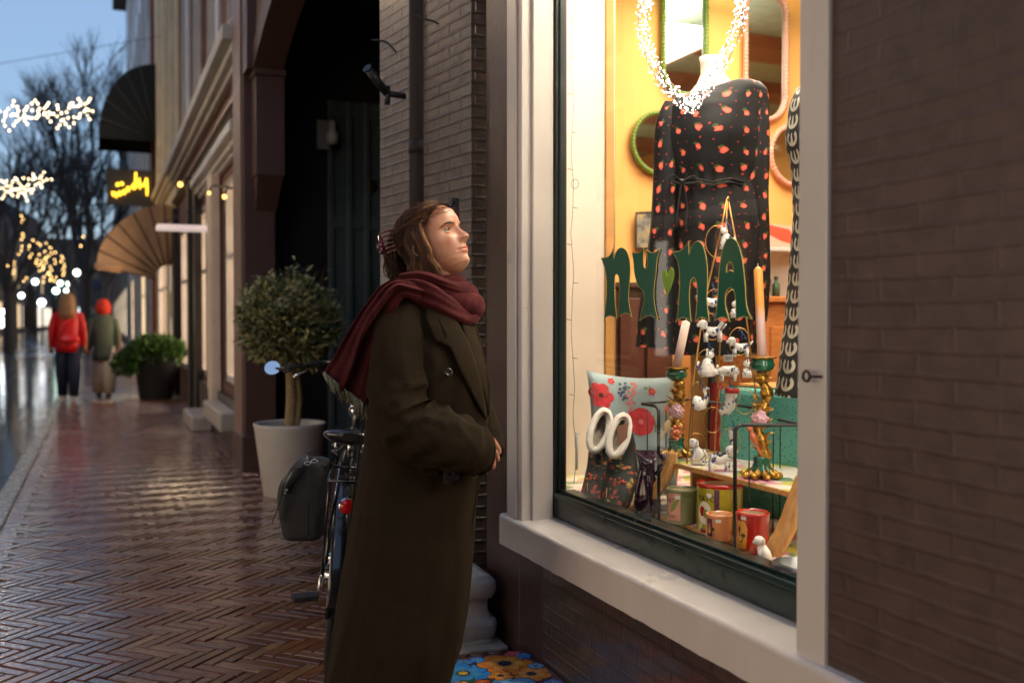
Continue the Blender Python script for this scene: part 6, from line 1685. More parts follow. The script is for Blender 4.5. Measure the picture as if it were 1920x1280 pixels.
OLV=M('olive glaze',srgb(122,124,84),.3,0,.12,14,coat=.3); PNK=M('pink panel glaze',srgb(226,160,136),.3); YLW=M('yellow green glaze',srgb(176,164,40),.22,0,.12,14,coat=.4); PUR=M('purple stripe',srgb(82,40,72),.3); INK=M('dark ink',srgb(52,26,20),.4); CRM=M('cream glaze',srgb(222,200,164),.35); PCH=M('peach glaze',srgb(226,148,96),.25,0,.1,14,coat=.4); RDG=M('tomato red glaze',srgb(176,34,24),.18,0,.12,14,coat=.5); DRK=M('dark leaf ink',srgb(40,44,30),.4); LBL=M('price label',srgb(232,228,220),.5); GRN=M('leaf green',srgb(120,140,50),.35); WPA=M('white panel',srgb(232,224,200),.35); ORG=M('amber glaze',srgb(228,156,56),.3)
pot('olive green pot with a pink panel and letters, leftmost on the lower shelf',1278,982,3.24,.048,.112,OLV,OLV,CRM,[('panel',rect(-.052,-.004,.012,.10),PNK,.0008),('leaf',[(-.040,.035),(-.020,.050),(-.004,.088),(-.018,.082),(-.034,.060)],GRN,.0014),('price_label',rect(-.020,-.004,.082,.094),LBL,.002)],[('AT',.020,-.047,.070,INK),('cces',.017,-.048,.022,INK)])
pot('largest pot, yellow green with a red rim, purple stripe and fruit',1350,990,3.12,.072,.150,YLW,RDG,CRM,[('stripe',rect(-.018,-.002,.010,.136),PUR,.0008),('white_panel',ellp(-.052,.062,.027,.036),WPA,.0008),('red_fruit',ellp(-.060,.066,.012,.016),RDG,.0014),('green_fruit',ellp(-.046,.060,.010,.014),GRN,.0020),('foot_band',rect(-.07,.07,.0,.010),RDG,.0006),('price_label',rect(-.042,-.026,.110,.124),LBL,.002)],[('PATO',.026,-.078,.098,INK)])
pot('small peach pot with a pear picture, in front of the largest pot',1348,1008,2.99,.0385,.078,PCH,PCH,CRM,[('panel',rect(-.040,-.020,.014,.066),PUR,.0008),('pear',[(-.036,.026),(-.030,.020),(-.024,.026),(-.0255,.040),(-.029,.056),(-.033,.056),(-.035,.040)],ORG,.0014),('leaf',ellp(-.018,.036,.006,.006),DRK,.0014),('price_label',rect(-.010,.006,.056,.066),LBL,.0012)],[])
pot('tomato red pot with an amber fruit panel, rightmost on the lower shelf',1411,1030,2.84,.0465,.112,RDG,RDG,CRM,[('panel',[(-.05,.012),(-.016,.012),(-.014,.07),(-.022,.09),(-.05,.09)],ORG,.0008),('leaf',ellp(-.040,.066,.005,.014),DRK,.0014),('leaf',ellp(-.027,.050,.008,.006),DRK,.0014),('fruit_ring',ellp(-.036,.040,.010,.012),DRK,.0013),('fruit',ellp(-.036,.041,.0075,.0095),ORG,.0018),('price_label',rect(-.034,-.018,.094,.105),LBL,.0012)],[])
c=PD(1430,1008,2.70); c.z=.6235+.034; t=thing('china_dog','small white china dog in front of the red pot','figurine',(c.x,c.y,.6235),'white china dogs'); fig('sit',c,.07,1).build('figure',M('matt white china',srgb(232,224,214),.5),t)
# ============================================================ cushion, boots, vase, case, box
FAB=M('pale blue linen',srgb(158,178,178),.85,0,.06,8,.3,160,sheen=.2); FR_=M('poppy red print',srgb(208,56,62),.85,0,.2,40); FP=M('rose print',srgb(224,128,120),.85,0,.2,50); FY=M('yellow print',srgb(206,184,110),.85); FG=M('leaf print',srgb(110,124,72),.85,0,.2,40); FB=M('blue grape print',srgb(74,86,112),.85,0,.2,50); FDK=M('dark print',srgb(60,50,40),.85)
cush=thing('cushion','pale blue cushion printed with red poppies and grapes leaning in the corner','cushion',tuple(PD(1185,955,3.86)))
CD=3.86
def cpt(u,v,o=0):
    """u,v in -1..1 on the cushion"""
    px=1186+u*82-v*4; py=812-v*112+ (6*u) ; bul=.075*(max(0,1-u**4)**.5)*(max(0,1-v**4)**.5)
    pin=.96+.04*(1-abs(u*v))
    return PD(1186+(px-1186)*(.93+.07*abs(v)**2*1),812+(py-812)*(.93+.07*abs(u)**2),CD+.06*v-bul-o)
def cback(u,v):
    px=1186+u*82-v*4; py=812-v*112+6*u; return PD(1186+(px-1186)*(.93+.07*abs(v)**2),812+(py-812)*(.93+.07*abs(u)**2),CD+.06*v+.05*(max(0,1-u**4)**.5)*(max(0,1-v**4)**.5))
mb=MB(); n=28
for fn,fl in ((cpt,0),(cback,1)):
    b=len(mb.v)
    for i in range(n+1):
        for j in range(n+1): mb.v.append(tuple(fn(-1+2*i/n,-1+2*j/n)))
    for i in range(n):
        for j in range(n):
            q=[b+i*(n+1)+j,b+(i+1)*(n+1)+j,b+(i+1)*(n+1)+j+1,b+i*(n+1)+j+1]; mb.face(q if fl else q[::-1],0,None,True)
cso=mb.build('cover',FAB,cush)
def flower_on(fn,par,cu_,cv,r,n,mat,cm,asp=1.0,o=.0015,seed=0,pet=.55):
    rb=random.Random(seed); mb=MB(); 
    for k in range(n):
        a=2*pi*k/n+rb.uniform(-.15,.15); L=[]
        for q in range(12):
            w_=2*pi*q/12; x=cos(a)*r*.55+cos(a)*cos(w_)*r*.5-sin(a)*sin(w_)*r*pet*.8; y=sin(a)*r*.55+sin(a)*cos(w_)*r*.5+cos(a)*sin(w_)*r*pet*.8
            L.append(fn(cu_+x,cv+y*asp,o+.0003*k))
        c_=fn(cu_+cos(a)*r*.55,cv+sin(a)*r*.55*asp,o+.0003*k+.0008)
        for q in range(12): mb.poly([L[q],L[(q+1)%12],c_])
    mb.build('petals',mat,par); mb=MB(); L=[fn(cu_+cos(w_)*r*.2,cv+sin(w_)*r*.2*asp,o+.0035) for w_ in [2*pi*q/10 for q in range(10)]]; mb.poly(L); mb.build('flower_centre',cm,par)
def blob_on(fn,par,pts,r,mat,nm,asp=1,o=.001):
    mb=MB()
    for i,(u,v) in enumerate(pts): mb.poly([fn(u+cos(w_)*r,v+sin(w_)*r*asp,o+.0002*(i%5)) for w_ in [2*pi*q/8 for q in range(8)]])
    mb.build(nm,mat,par)
ca=.73
flower_on(cpt,cso,-.72,.62,.30,6,FR_,FDK,ca,seed=1); flower_on(cpt,cso,.22,.22,.33,7,FR_,FP,ca,seed=2,pet=.7); flower_on(cpt,cso,-.35,.02,.15,6,FR_,FDK,ca,seed=3); flower_on(cpt,cso,-.45,.90,.08,5,FR_,FY,ca,seed=4)
flower_on(cpt,cso,.50,.76,.09,5,FR_,FY,ca,seed=5); flower_on(cpt,cso,.9,.45,.12,6,FP,FR_,ca,seed=6)
rb=random.Random(9)
blob_on(cpt,cso,[(-.20+rb.gauss(0,.055)+.06*q/16,.86-.017*q+rb.gauss(0,.03)) for q in range(18)],.035,FB,'grapes',ca); blob_on(cpt,cso,[(.08-.006*q+rb.gauss(0,.055),.90-.026*q+rb.gauss(0,.02)) for q in range(20)],.036,FP,'blossom',ca); blob_on(cpt,cso,[(-.22+rb.gauss(0,.07),.12+rb.gauss(0,.06)) for q in range(12)],.026,FY,'yellow_blossom',ca)
mb=MB()
for (a,b,c_,d) in ((-.76,.12,-.82,-.35),(.17,-.4,.02,-.95),(.52,.36,.56,.05),(-.6,.8,-.62,.62),(-.4,-.1,-.6,-.15),(.25,-.45,.22,-.9),(.42,.86,.55,.72)):
    P=spline([cpt(a,b,.002),cpt((a+c_)/2+.03,(b+d)/2,.002),cpt(c_,d,.002)],4); mb.tube(P,.0016,4)
mb.build('stems',FG,cso)
blob_on(cpt,cso,[(-.86,.0),(-.7,-.1),(-.55,-.12),(.05,-.6),(.3,-.62),(.60,.16),(.45,.8),(.35,.82),(-.9,-.4),(.7,-.3),(.6,-.5),(-.05,.82)],.05,FG,'leaves',.55)
# boots
FUR=NT('white fleece'); _v=FUR.obj(); FUR.p.inputs['Base Color'].default_value=srgb(236,228,214); FUR.p.inputs['Roughness'].default_value=.95; FUR.p.inputs['Sheen Weight'].default_value=.5; FUR.bump(FUR.noise(_v,160,4,.7),.9,.004); FUR=FUR.mat
BT=NT('tapestry boot cloth'); _v=BT.obj(); vr=BT.n('TexVoronoi',inp={'Scale':52,'Randomness':1}); BT.l(_v,vr.inputs['Vector']); sp2=BT.n('SeparateColor'); BT.l(vr.outputs['Color'],sp2.inputs[0])
cc=BT.ramp(sp2.outputs[0],[(0,srgb(26,38,30)),(.42,srgb(30,44,34)),(.58,srgb(150,60,40)),(.68,srgb(36,48,36)),(.80,srgb(190,120,70)),(.88,srgb(30,40,32)),(.95,srgb(170,150,80))],'CONSTANT')
BT.l(BT.mix(BT.math('MULTIPLY',BT.math('GREATER_THAN',vr.outputs['Distance'],.5),.6),cc,(.02,.02,.02,1)),BT.p.inputs['Base Color']); BT.p.inputs['Roughness'].default_value=.8; BT.bump(BT.noise(_v,220,3),.5,.003); BT=BT.mat
def boot(lab,ox,oy,D,tag_):
    c=lambda x,y,dd=0: PD(x+ox,y+oy,D+dd); t=thing('boot',lab,'boot',tuple(c(1165,940)),'fleece lined boots beside the cushion'); ks=D/FX
    # opening: long ellipse leaning, facing the street
    N=30; ax1=(cu*.94+cr*.34).normalized(); ax2=(cr*.94-cu*.34).normalized()
    op=c(1160,816); ring=[op+ax1*(37*ks*cos(a))+ax2*(16*ks*sin(a))+cf*(.03*cos(a)) for a in [2*pi*k/N for k in range(N)]]
    mb=MB(); rings=[]; 
    for (x,y,a_,b_,dd,k_) in ((1160,816,37,16,0,0),(1164,822,36,20,.06,.15),(1167,842,36,26,.075,.5),(1166,885,26,30,.03,1),(1162,905,24,30,.0,1),(1156,930,18,30,-.03,1),(1152,944,12,28,-.04,1)):
        A1=ax1.lerp(cf*.95+cu*.05,k_).normalized(); A2=ax2.lerp(cr,k_).normalized(); cc_=c(x,y,dd)
        rings.append([cc_+A1*((a_ if k_<1 else 34+ (8 if y>900 else 0)+(10 if y>925 else 0))*ks*cos(q)*(1 if k_<1 else .95))+A2*(b_*ks*sin(q)) for q in [2*pi*k/N for k in range(N)]])
    mb.rings(rings,0,False); mb.build('shaft_and_foot',BT,t)
    mb=MB(); mb.loop([p-cf*.004 for p in ring],.0135,12)
    for k in range(120):
        a=rb.uniform(0,2*pi); p=op+ax1*(37*ks*cos(a))+ax2*(16*ks*sin(a))+cf*(.03*cos(a)); d=Vector((rb.gauss(0,1),rb.gauss(0,1),rb.gauss(0,1))).normalized(); mb.ell(p+d*.0085,.0082,None,6,4,0,.3,k)
    mb.build('fleece_collar',FUR,t)
    mb=MB(); inn=[[op+ax1*(36*ks*cos(a)*f)+ax2*(15*ks*sin(a)*f)+cf*(d+.03*cos(a)) for a in [2*pi*k/N for k in range(N)]] for f,d in ((1,.0),(.85,.03),(.6,.045),(.05,.05))]; mb.rings(inn,0,False); mb.build('lining',M('grey fleece lining',srgb(180,168,150),.95,0,.1,60,.5,150),t)
    # quilted band and plaid toe with coin button, pale sole
    mb=MB(); so=c(1154,952,-.03); mb.rings([[so+cf*(-.062*cos(q)+.0)+cr*(31*ks*sin(q))+cu*z for q in [2*pi*k/N for k in range(N)]] for z in (-.008,.008)],0,True); mb.build('sole',M('tan rubber sole',srgb(176,146,118),.6),t)
    mb=MB()
    for k in range(7): mb.tube([c(1138+k*6,914,-.062),c(1137+k*6,928,-.078),c(1137+k*5.6,940,-.092)],.0012,4)
    mb.build('plaid_stripes',M('tan stripe',srgb(196,140,80),.7),t)
    bc=c(1176,918,-.068); rot=(-_F).to_track_quat('Z','Y').to_matrix(); mb=MB(); mb.lathe([(0,.002),(.006,.002),(.009,.005),(.012,.004),(.013,0),(0,0)],bc,18,0,1,1,rot); mb.build('medallion',M('copper medallion',srgb(196,104,68),.4,.3),t)
    flo_=MB()
    for k in range(14): flo_.ell(c(1140+rb.uniform(-6,34),902+rb.uniform(-6,8),-.062),.005,None,6,4)
    flo_.build('embroidery',M('coral embroidery',srgb(206,92,62),.7),t)
    for k in range(60): pass
    if tag_:
        mb=MB(); P=[c(1156,800,-.02),c(1178,792,-.02),c(1176,820,-.02),c(1160,836,-.02)]; shape2d(mb,[[((p-op).dot(cr),(p-op).z) for p in P]],lambda a,b,h:tuple(op-cf*(.02+h)+cr*a+cu*b),.002); mb.build('paper_tag',M('brown tag',srgb(146,104,84),.6),t)
boot('left boot of the fleece lined pair, with dark tapestry flowers',-36,-9,3.72,False)
boot('right boot of the fleece lined pair, with a brown tag in its opening',0,0,3.62,True)
# purple vase
vc=PD(1214,936,3.42); vc.z=.598; t=thing('vase','glossy dark purple fish shaped jug behind the right boot','vase',tuple(vc)); AUB=M('aubergine glaze',srgb(46,22,42),.10,0,.3,12,.15,40,coat=1)
mb=MB(); rings=[]
for i,(z,rx,ry,dx) in enumerate(((0,.036,.03,0),(.02,.044,.036,.0),(.06,.046,.040,-.002),(.11,.040,.036,-.004),(.15,.030,.026,-.004),(.18,.026,.022,-.002),(.20,.034,.024,.0),(.222,.050,.026,.004))):
    rings.append([vc+cr*(dx+rx*cos(a)*(1+.05*sin(a*5+i)))+cf*(ry*sin(a))+cu*(z+ (.016*cos(a*2) if i>5 else 0)) for a in [2*pi*k/32 for k in range(32)]])
mb.rings(rings,0,True); 
for k in range(12): mb.ell(vc+cr*(-.008+.004*sin(k))+cu*(.03+.013*k)-cf*.036*(1-.0*k),.0035,None,6,4)
mb.build('body',AUB,t); mb=MB(); mb.tube(spline([vc+cr*.030+cu*.15,vc+cr*.055+cu*.19,vc+cr*.050+cu*.225],5),[.010]*11,8,flat=1); mb.build('handle',AUB,t)
# teal speckled case
TE=NT('teal speckled leatherette'); _v=TE.obj(); vv=TE.n('TexVoronoi',inp={'Scale':95,'Randomness':1}); TE.l(_v,vv.inputs['Vector']); TE.l(TE.mix(TE.math('LESS_THAN',vv.outputs['Distance'],.24),srgb(92,172,160),srgb(34,80,70)),TE.p.inputs['Base Color']); TE.p.inputs['Roughness'].default_value=.5
a=PD(1346,726,3.50); b=PD(1560,746,3.14); t=thing('suitcase','teal speckled retro suitcase standing behind the candlesticks','suitcase',((a.x+b.x)/2,(a.y+b.y)/2,.596))
d=Vector((b.x-a.x,b.y-a.y,0)); L=d.length; d.normalize(); nrm=Vector((-d.y,d.x,0)); ct_=(a+b)/2; rot=Matrix((d,nrm,Vector((0,0,1)))).transposed()
mb=MB(); mb.box(((ct_+nrm*.07).x,(ct_+nrm*.07).y,(.597+a.z)/2),(L,.14,a.z-.597),rot); mb.build('shell',TE.mat,t,bevel=.02)
mb=MB(); q=ct_+nrm*.07; mb.box((q.x,q.y,(.6+a.z)/2),(L+.004,.012,a.z-.592),rot); mb.build('seam',M('dark teal seam',srgb(22,70,56),.5),t,bevel=.003)
# kraft box column
a=PD(1297,664,3.78); b=PD(1347,664,3.78); t=thing('cardboard_box','tall tan cardboard box standing between the cushion and the ornament tree','box',((a.x+b.x)/2,(a.y+b.y)/2,.596)); KR=M('kraft board',srgb(196,142,84),.8,0,.1,9,.2,40)
mb=MB(); q=(a+b)/2; mb.box((q.x,q.y,(.597+a.z)/2),((a-b).length,.09,a.z-.597),Matrix.Rotation(-YAW-.1,3,'Z')); mb.build('carton',KR,t,bevel=.004)
mb=MB(); 
for z in (.80,.845): mb.box((q.x,q.y,z),((a-b).length+.003,.093,.003),Matrix.Rotation(-YAW-.1,3,'Z'))
mb.build('tape',M('tan tape',srgb(168,118,66),.4),t)
# ledge with red things behind tree
t=furn('side_table','low wooden side table behind the ornament tree','table',[((2.62,3.2,3.42,3.72,.98,1.00),'top',WOODH),((2.64,3.18,3.45,3.70,.0,.979),'cabinet',WOODD)],None)
q=PD(1345,735,3.66); t=thing('red_bag','red cloth gift bag beside the cardboard box','bag',(q.x,q.y,.596)); mb=MB(); r1=[Vector((q.x,q.y,z))+ (cr*cos(a)*.045+cf*sin(a)*.03)*w_ for z,w_ in ((.597,1.0),) for a in []]
mb.rings([[Vector((q.x,q.y,z))+(cr*cos(a)*.026+cf*sin(a)*.03)*w_*(1+.08*sin(a*6+z*30)) for a in [2*pi*k/24 for k in range(24)]] for z,w_ in ((.597,1),(.75,1.06),(.9,.95),(.98,.8),(1.05,.9))],0,True); mb.build('cloth',M('red cloth',srgb(150,24,30),.7,0,.2,20),t)
# silver bowl by the near jamb
q=PD(1500,1078,2.52); q.z=.596; t=thing('bowl','grey metal bowl at the right end of the window floor','bowl',tuple(q)); mb=MB(); mb.lathe([(0,.002),(.03,.004),(.06,.03),(.07,.07),(.068,.07),(.055,.03),(0,.01)],q,32,caps=False); mb.build('shell',M('grey metal',srgb(110,110,112),.3,.9),t)
# ============================================================ potted olive, planter, mat, bicycle, passers-by
def leafcrown(mb,c,R,n,L,wd,rr,up=.3,shape=None,mats=2):
    for k in range(n):
        d=Vector((rr.gauss(0,1),rr.gauss(0,1),rr.gauss(0,1))).normalized(); rad=rr.random()**.42; p=c+Vector((d.x*R[0],d.y*R[1],d.z*R[2]))*rad*(1+.18*noise.noise(d*2.6+Vector((c.x,0,0))))
        q=(d+Vector((rr.gauss(0,.6),rr.gauss(0,.6),rr.gauss(up,.6)))).normalized(); s_=q.orthogonal().normalized(); s_=Matrix.Rotation(rr.uniform(0,6.3),3,q)@s_; l=L*rr.uniform(.6,1.3)
        mb.poly([p,p+q*l*.45+s_*wd,p+q*l,p+q*l*.45-s_*wd],rr.randrange(mats))
pc=PZ(542,928,0); pcx=Vector((1.262,7.36,0))
op=thing('olive_tree','round crowned olive tree growing in the tall white pot by the passage','tree',(pcx.x,pcx.y,.44))
pt=thing('white_planter','tall tapered white planter standing on the pavement by the passage','planter',tuple(pcx))
mb=MB(); mb.lathe([(0,.0),(.185,.0),(.19,.01),(.255,.50),(.262,.525),(.255,.53),(.235,.52),(.225,.44),(0,.44)],pcx,40,caps=False); mb.build('pot',M('matt white pot',srgb(200,194,184),.5,0,.08,4,.2,40),pt)
mb=MB(); mb.lathe([(0,.452),(.226,.45)],pcx,24,caps=False); mb.build('soil',M('soil',srgb(62,44,32),.9,0,.3,30,.6,60),pt)
mb=MB(); cc=Vector((pcx.x,pcx.y,1.25)); tr0=Vector((pcx.x,pcx.y,.44)); mb.tube(spline([tr0,tr0+Vector((.015,0,.25)),tr0+Vector((.01,0,.5)),cc+Vector((.03,0,-.15))],4),[.052,.046,.044,.042,.042,.040,.038,.038,.036,.036,.034,.034,.032],10); mb.tube(spline([tr0+Vector((.035,-.02,0)),tr0+Vector((.07,-.01,.25)),tr0+Vector((.05,0,.5)),cc+Vector((.06,0,-.1))],4),.022,8)
rr=random.Random(31)
for k in range(26):
    d=Vector((rr.gauss(0,1),rr.gauss(0,1),rr.gauss(.2,.8))).normalized(); mb.tube([cc+Vector((0,0,-.2)),cc+d*.15,cc+d*.33],[.012,.008,.003],5)
mb.build('trunk',M('olive bark',srgb(146,124,86),.85,0,.35,30,.8,60),op)
OL1=M('olive leaf',srgb(134,138,92),.55,0,.3,9); OL2=M('olive leaf pale',srgb(186,178,118),.55,0,.25,9); OL3=M('olive leaf dark',srgb(52,70,38),.55,0,.3,9)
mb=MB(); leafcrown(mb,cc,(.345,.345,.32),8500,.062,.0085,rr,.25,None,3)
for k in range(160):   # shoots sticking out
    d=Vector((rr.gauss(0,1),rr.gauss(0,1),abs(rr.gauss(.5,.6)))).normalized(); b=cc+Vector((d.x*.33,d.y*.33,d.z*.35)); t_=(d+Vector((0,0,.5))).normalized(); L=rr.uniform(.04,.11) if k>1 else .2
    for q in range(8):
        p=b+t_*L*q/8; s_=Vector((rr.gauss(0,1),rr.gauss(0,1),rr.gauss(.6,.5))).normalized(); w_=s_.orthogonal().normalized(); mb.poly([p,p+s_*.025+w_*.006,p+s_*.05,p+s_*.025-w_*.006],rr.randrange(2))
mb.build('crown',[OL1,OL2,OL3],op)
# dark planter with bush farther on
q=PZ(295,750,0); q=Vector((q.x,q.y+.33,0)); t=thing('dark_planter','big dark tapered planter on the pavement beside the fan awning','planter',tuple(q))
mb=MB(); mb.lathe([(0,0),(.25,0),(.26,.02),(.35,.66),(.37,.68),(.35,.70),(.32,.68),(.31,.6),(0,.6)],q,36,caps=False); mb.build('pot',M('charcoal pot',srgb(40,42,42),.5,0,.15,5),t)
t=thing('green_bush','low rounded green bush growing in the dark planter','plant',(q.x,q.y,.6)); mb=MB(); leafcrown(mb,Vector((q.x,q.y,.76)),(.44,.42,.24),4200,.10,.018,rr,.5,None,3); leafcrown(mb,Vector((q.x-.45,q.y-.1,.58)),(.22,.2,.18),900,.09,.016,rr,.3,None,3)
G1=M('bush leaf',srgb(58,96,36),.5,0,.3,9); G2=M('bush leaf light',srgb(96,132,52),.5,0,.3,9); G3=M('bush leaf dark',srgb(34,62,24),.5)
mb.build('foliage',[G1,G2,G3],t); mb=MB(); mb.tube([(q.x,q.y,.6),(q.x,q.y,.85)],.03,8); mb.build('stem',BARK,t)
# ------------------------------------------------ floral mat at the wall foot
P0=PZ(962,1219,.035); t=thing('floral_mat','glossy low box seat covered in blue, orange and pink flowers at the wall foot','mat',(1.25,3.3,0))
x1=1.468; y1=P0.y+.0; x0=1.02; y0=2.45
mb=MB(); mb.bb(x0,x1,y0,y1,.0,.034); mat_o=mb.build('base',M('floral mat ground',srgb(96,52,74),.3,0,.1,8,coat=.4),t,bevel=.004)
HZ=.0345
def mfn(u,v,o=0): return (u,v,HZ+o)
cols=[M('mat blue',srgb(40,146,236),.35,0,.2,60,coat=.4),M('mat orange',srgb(250,140,40),.35,0,.22,60,coat=.4),M('mat pink',srgb(240,76,110),.35,0,.2,60,coat=.4),M('mat red',srgb(222,66,30),.35,0,.2,60,coat=.4),M('mat sky',srgb(90,170,226),.35,0,.2,60,coat=.4)]
CY=M('mat yellow',srgb(240,196,60),.35); CB=M('mat dark blue',srgb(22,30,70),.35); LG2=M('mat leaf',srgb(20,84,56),.35,0,.2,40)
rr=random.Random(14)
blob_on(mfn,mat_o,[(rr.uniform(x0+.04,x1-.04),rr.uniform(y0+.04,y1-.04)) for _ in range(60)],.032,LG2,'leaves',1.5,.0004)
placed=[]; k=0
sizes=[.10]*8+[.07]*14+[.045]*34+[.03]*50
for s_ in sizes:
    for tr_ in range(60):
        u=rr.uniform(x0+s_*.8,x1-s_*1.05); v=rr.uniform(y0+s_*.9,y1-s_*1.05)
        if all((u-a)**2+(v-b)**2>(.80*(s_+c_))**2 for a,b,c_ in placed): break
    else: continue
    placed.append((u,v,s_)); ci=rr.choice([0,1,2,0,3,4,1]) 
    edge=MB(); 
    rad=s_*1.06
    n=5 if s_<.07 else 6
    a0=rr.uniform(0,6)
    for pet in range(n):
        a=a0+2*pi*pet/n
        for (sc_f,m_i) in ((1.0,0),):
            L=[]
            for q in range(14):
                w_=2*pi*q/14; x=cos(a)*rad*.56+cos(a)*cos(w_)*rad*.46-sin(a)*sin(w_)*rad*.46; y=sin(a)*rad*.56+sin(a)*cos(w_)*rad*.46+cos(a)*sin(w_)*rad*.46
                L.append((x,y))
            z=.0008+.0001*pet+ .00002*k
            edge.poly([(u+x,v+y,HZ+z) for x,y in L],0); 
            cx_=cos(a)*rad*.56; cy_=sin(a)*rad*.56
            edge.poly([(u+cx_+(x-cx_)*.90,v+cy_+(y-cy_)*.90,HZ+z+.00005) for x,y in L],1)
            edge.poly([(u+cx_*.8+(x-cx_)*.45,v+cy_*.8+(y-cy_)*.45,HZ+z+.0007) for x,y in L],2)
    cz=HZ+.0024
    edge.poly([(u+cos(w_)*rad*.24,v+sin(w_)*rad*.24,cz) for w_ in [2*pi*q/14 for q in range(14)]],0); edge.poly([(u+cos(w_)*rad*.17,v+sin(w_)*rad*.17,cz+.0003) for w_ in [2*pi*q/14 for q in range(14)]],3)
    for q in range(12):
        w_=2*pi*q/12; edge.poly([(u+cos(w_)*rad*.30+cos(e_)*rad*.025,v+sin(w_)*rad*.30+sin(e_)*rad*.025,cz+.0002) for e_ in [2*pi*j/6 for j in range(6)]],0)
    base=cols[ci]; c2=M('mat hi %d'%ci,[srgb(80,170,226),srgb(250,176,84),srgb(240,120,140),srgb(244,110,50),srgb(150,206,236)][ci],.35,coat=.4)
    edge.build('flower',[CB,base,c2,CY if ci in (0,2,3) else CB],mat_o); k+=1
# ------------------------------------------------ bicycle
BK=M('black bicycle paint',(.010,.010,.012),.22,.0,.2,20,coat=.6); CHR=M('chrome',(.55,.56,.58),.18,1,.1,40); RUB=M('tyre rubber',(.015,.015,.016),.7,0,.2,40,.4,120); 
bx=.765
bike=thing('bicycle','black city bicycle parked behind the woman with a dark pannier bag','bicycle',(bx,4.3,0))
lean=radians(5); LR=Matrix.Rotation(lean,3,'Y')
hd=Matrix.Rotation(radians(-15),3,'Z')
def B(x,y,z): # local: y forward, z up, x right ; leaned to the right
    v=hd@(LR@Vector((x,y,z))); return Vector((bx,3.62,0))+v
R=.345
def wheel(yc,steer=0):
    st_=Matrix.Rotation(steer,3,'Z')
    def wp(a,r,x=0): v=st_@Vector((x,r*cos(a),0)); return B(v.x,yc+v.y,R+r*sin(a))
    mb=MB(); mb.loop([wp(2*pi*k/64,R-.018) for k in range(64)],.0195,10); w_=mb.build('wheel',RUB,bike)
    mb=MB(); mb.loop([wp(2*pi*k/64,R-.042) for k in range(64)],.010,8); mb.build('rim',CHR,w_)
    mb=MB(); mb.tube([wp(0,0,-.05),wp(0,0,.05)],.028 if yc<.3 else .018,14); mb.build('hub',CHR,w_)
    mb=MB()
    for k in range(32):
        a=2*pi*k/32; mb.tube([wp(a+.35*(1 if k%2 else -1),.022,.025*(1 if k%4<2 else -1)),wp(a,R-.045)],.0010,3)
    mb.build('spokes',CHR,w_)
    return wp
wheel(0); wp2=wheel(1.10,radians(14))
mb=MB()
mb.tube([B(0,.45,.30),B(0,.24,.75)],.016,12); mb.tube([B(0,.45,.30),B(0,.70,.42),B(0,.95,.78)],.02,12); mb.tube([B(0,.97,.70),B(0,.925,.92)],.019,12)
for s_ in (-1,1): mb.tube([B(.05*s_,0,.345),B(.035*s_,.45,.30)],.010,8); mb.tube([B(.055*s_,0,.345),B(.03*s_,.27,.72)],.009,8)
mb.build('frame',BK,bike)
mb=MB()
for s_ in (-1,1): mb.tube([B(.05*s_+.0,1.10,.345),B(.045*s_,1.03,.60),B(.03*s_,.98,.72)],.011,8)
mb.build('fork',BK,bike)
mb=MB(); mb.tube([B(0,.93,.90),B(0,.90,1.06)],.012,10); hb_=spline([B(-.30,.72,1.05),B(-.26,.80,1.06),B(-.16,.88,1.08),B(0,.90,1.08),B(.16,.88,1.08),B(.26,.80,1.06),B(.30,.72,1.05)],4); mb.tube(hb_,.011,10); mb.build('handlebar',BK,bike)
for s_ in (-1,1):
    mb=MB(); mb.tube([B(.285*s_,.755,1.055),B(.315*s_,.665,1.045)],.0165,10); mb.build('grip',RUB,bike)
    mb=MB(); mb.tube([B(.22*s_,.84,1.055),B(.25*s_,.78,1.03),B(.28*s_,.72,1.015)],.006,6); mb.build('brake_lever',CHR,bike)
mb=MB()
for s_ in (-1,1): mb.tube(spline([B(.20*s_,.86,1.06),B(.17*s_,.97,1.02),B(.08*s_,1.0,.90),B(.02,.97,.80)],5),.0035,5)
mb.build('cables',RUB,bike)
mb=MB(); hl_=B(0,1.0,.86); mb.lathe([(0,-.03),(.03,-.02),(.038,.02),(.03,.03),(0,.03)],hl_,16,0,1,1,Matrix.Rotation(-pi/2,3,'X')); mb.build('head_lamp',CHR,bike)
# round mirror on the left grip, showing the sky
mc=PD(511,690,4.30); ge=B(-.315,.665,1.045)
mdir=(CO-mc).normalized(); sk=Vector((-.35,-.45,.95)).normalized(); mn=(mdir+sk).normalized(); mn=mdir*.0+ (mdir+sk).normalized()
rot=mn.to_track_quat('Z','Y').to_matrix()
mb=MB(); mb.lathe([(0,-.010),(.028,-.010),(.0365,-.002),(.0365,.004),(.032,.004)],mc,28,0,1,1,rot,False); mr=mb.build('mirror_shell',BK,bike)
mb=MB(); mb.lathe([(0,.0045),(.0335,.0042)],mc,28,0,1,1,rot,False); mb.build('mirror_glass',M('bike mirror',(.92,.94,.96),.02,1,.0,3,rvar=0),mr)
mb=MB(); mb.tube([mc+rot@Vector((0,0,-.008)),ge+Vector((0,0,.01)),ge],.005,6); mb.build('mirror_stem',BK,mr)
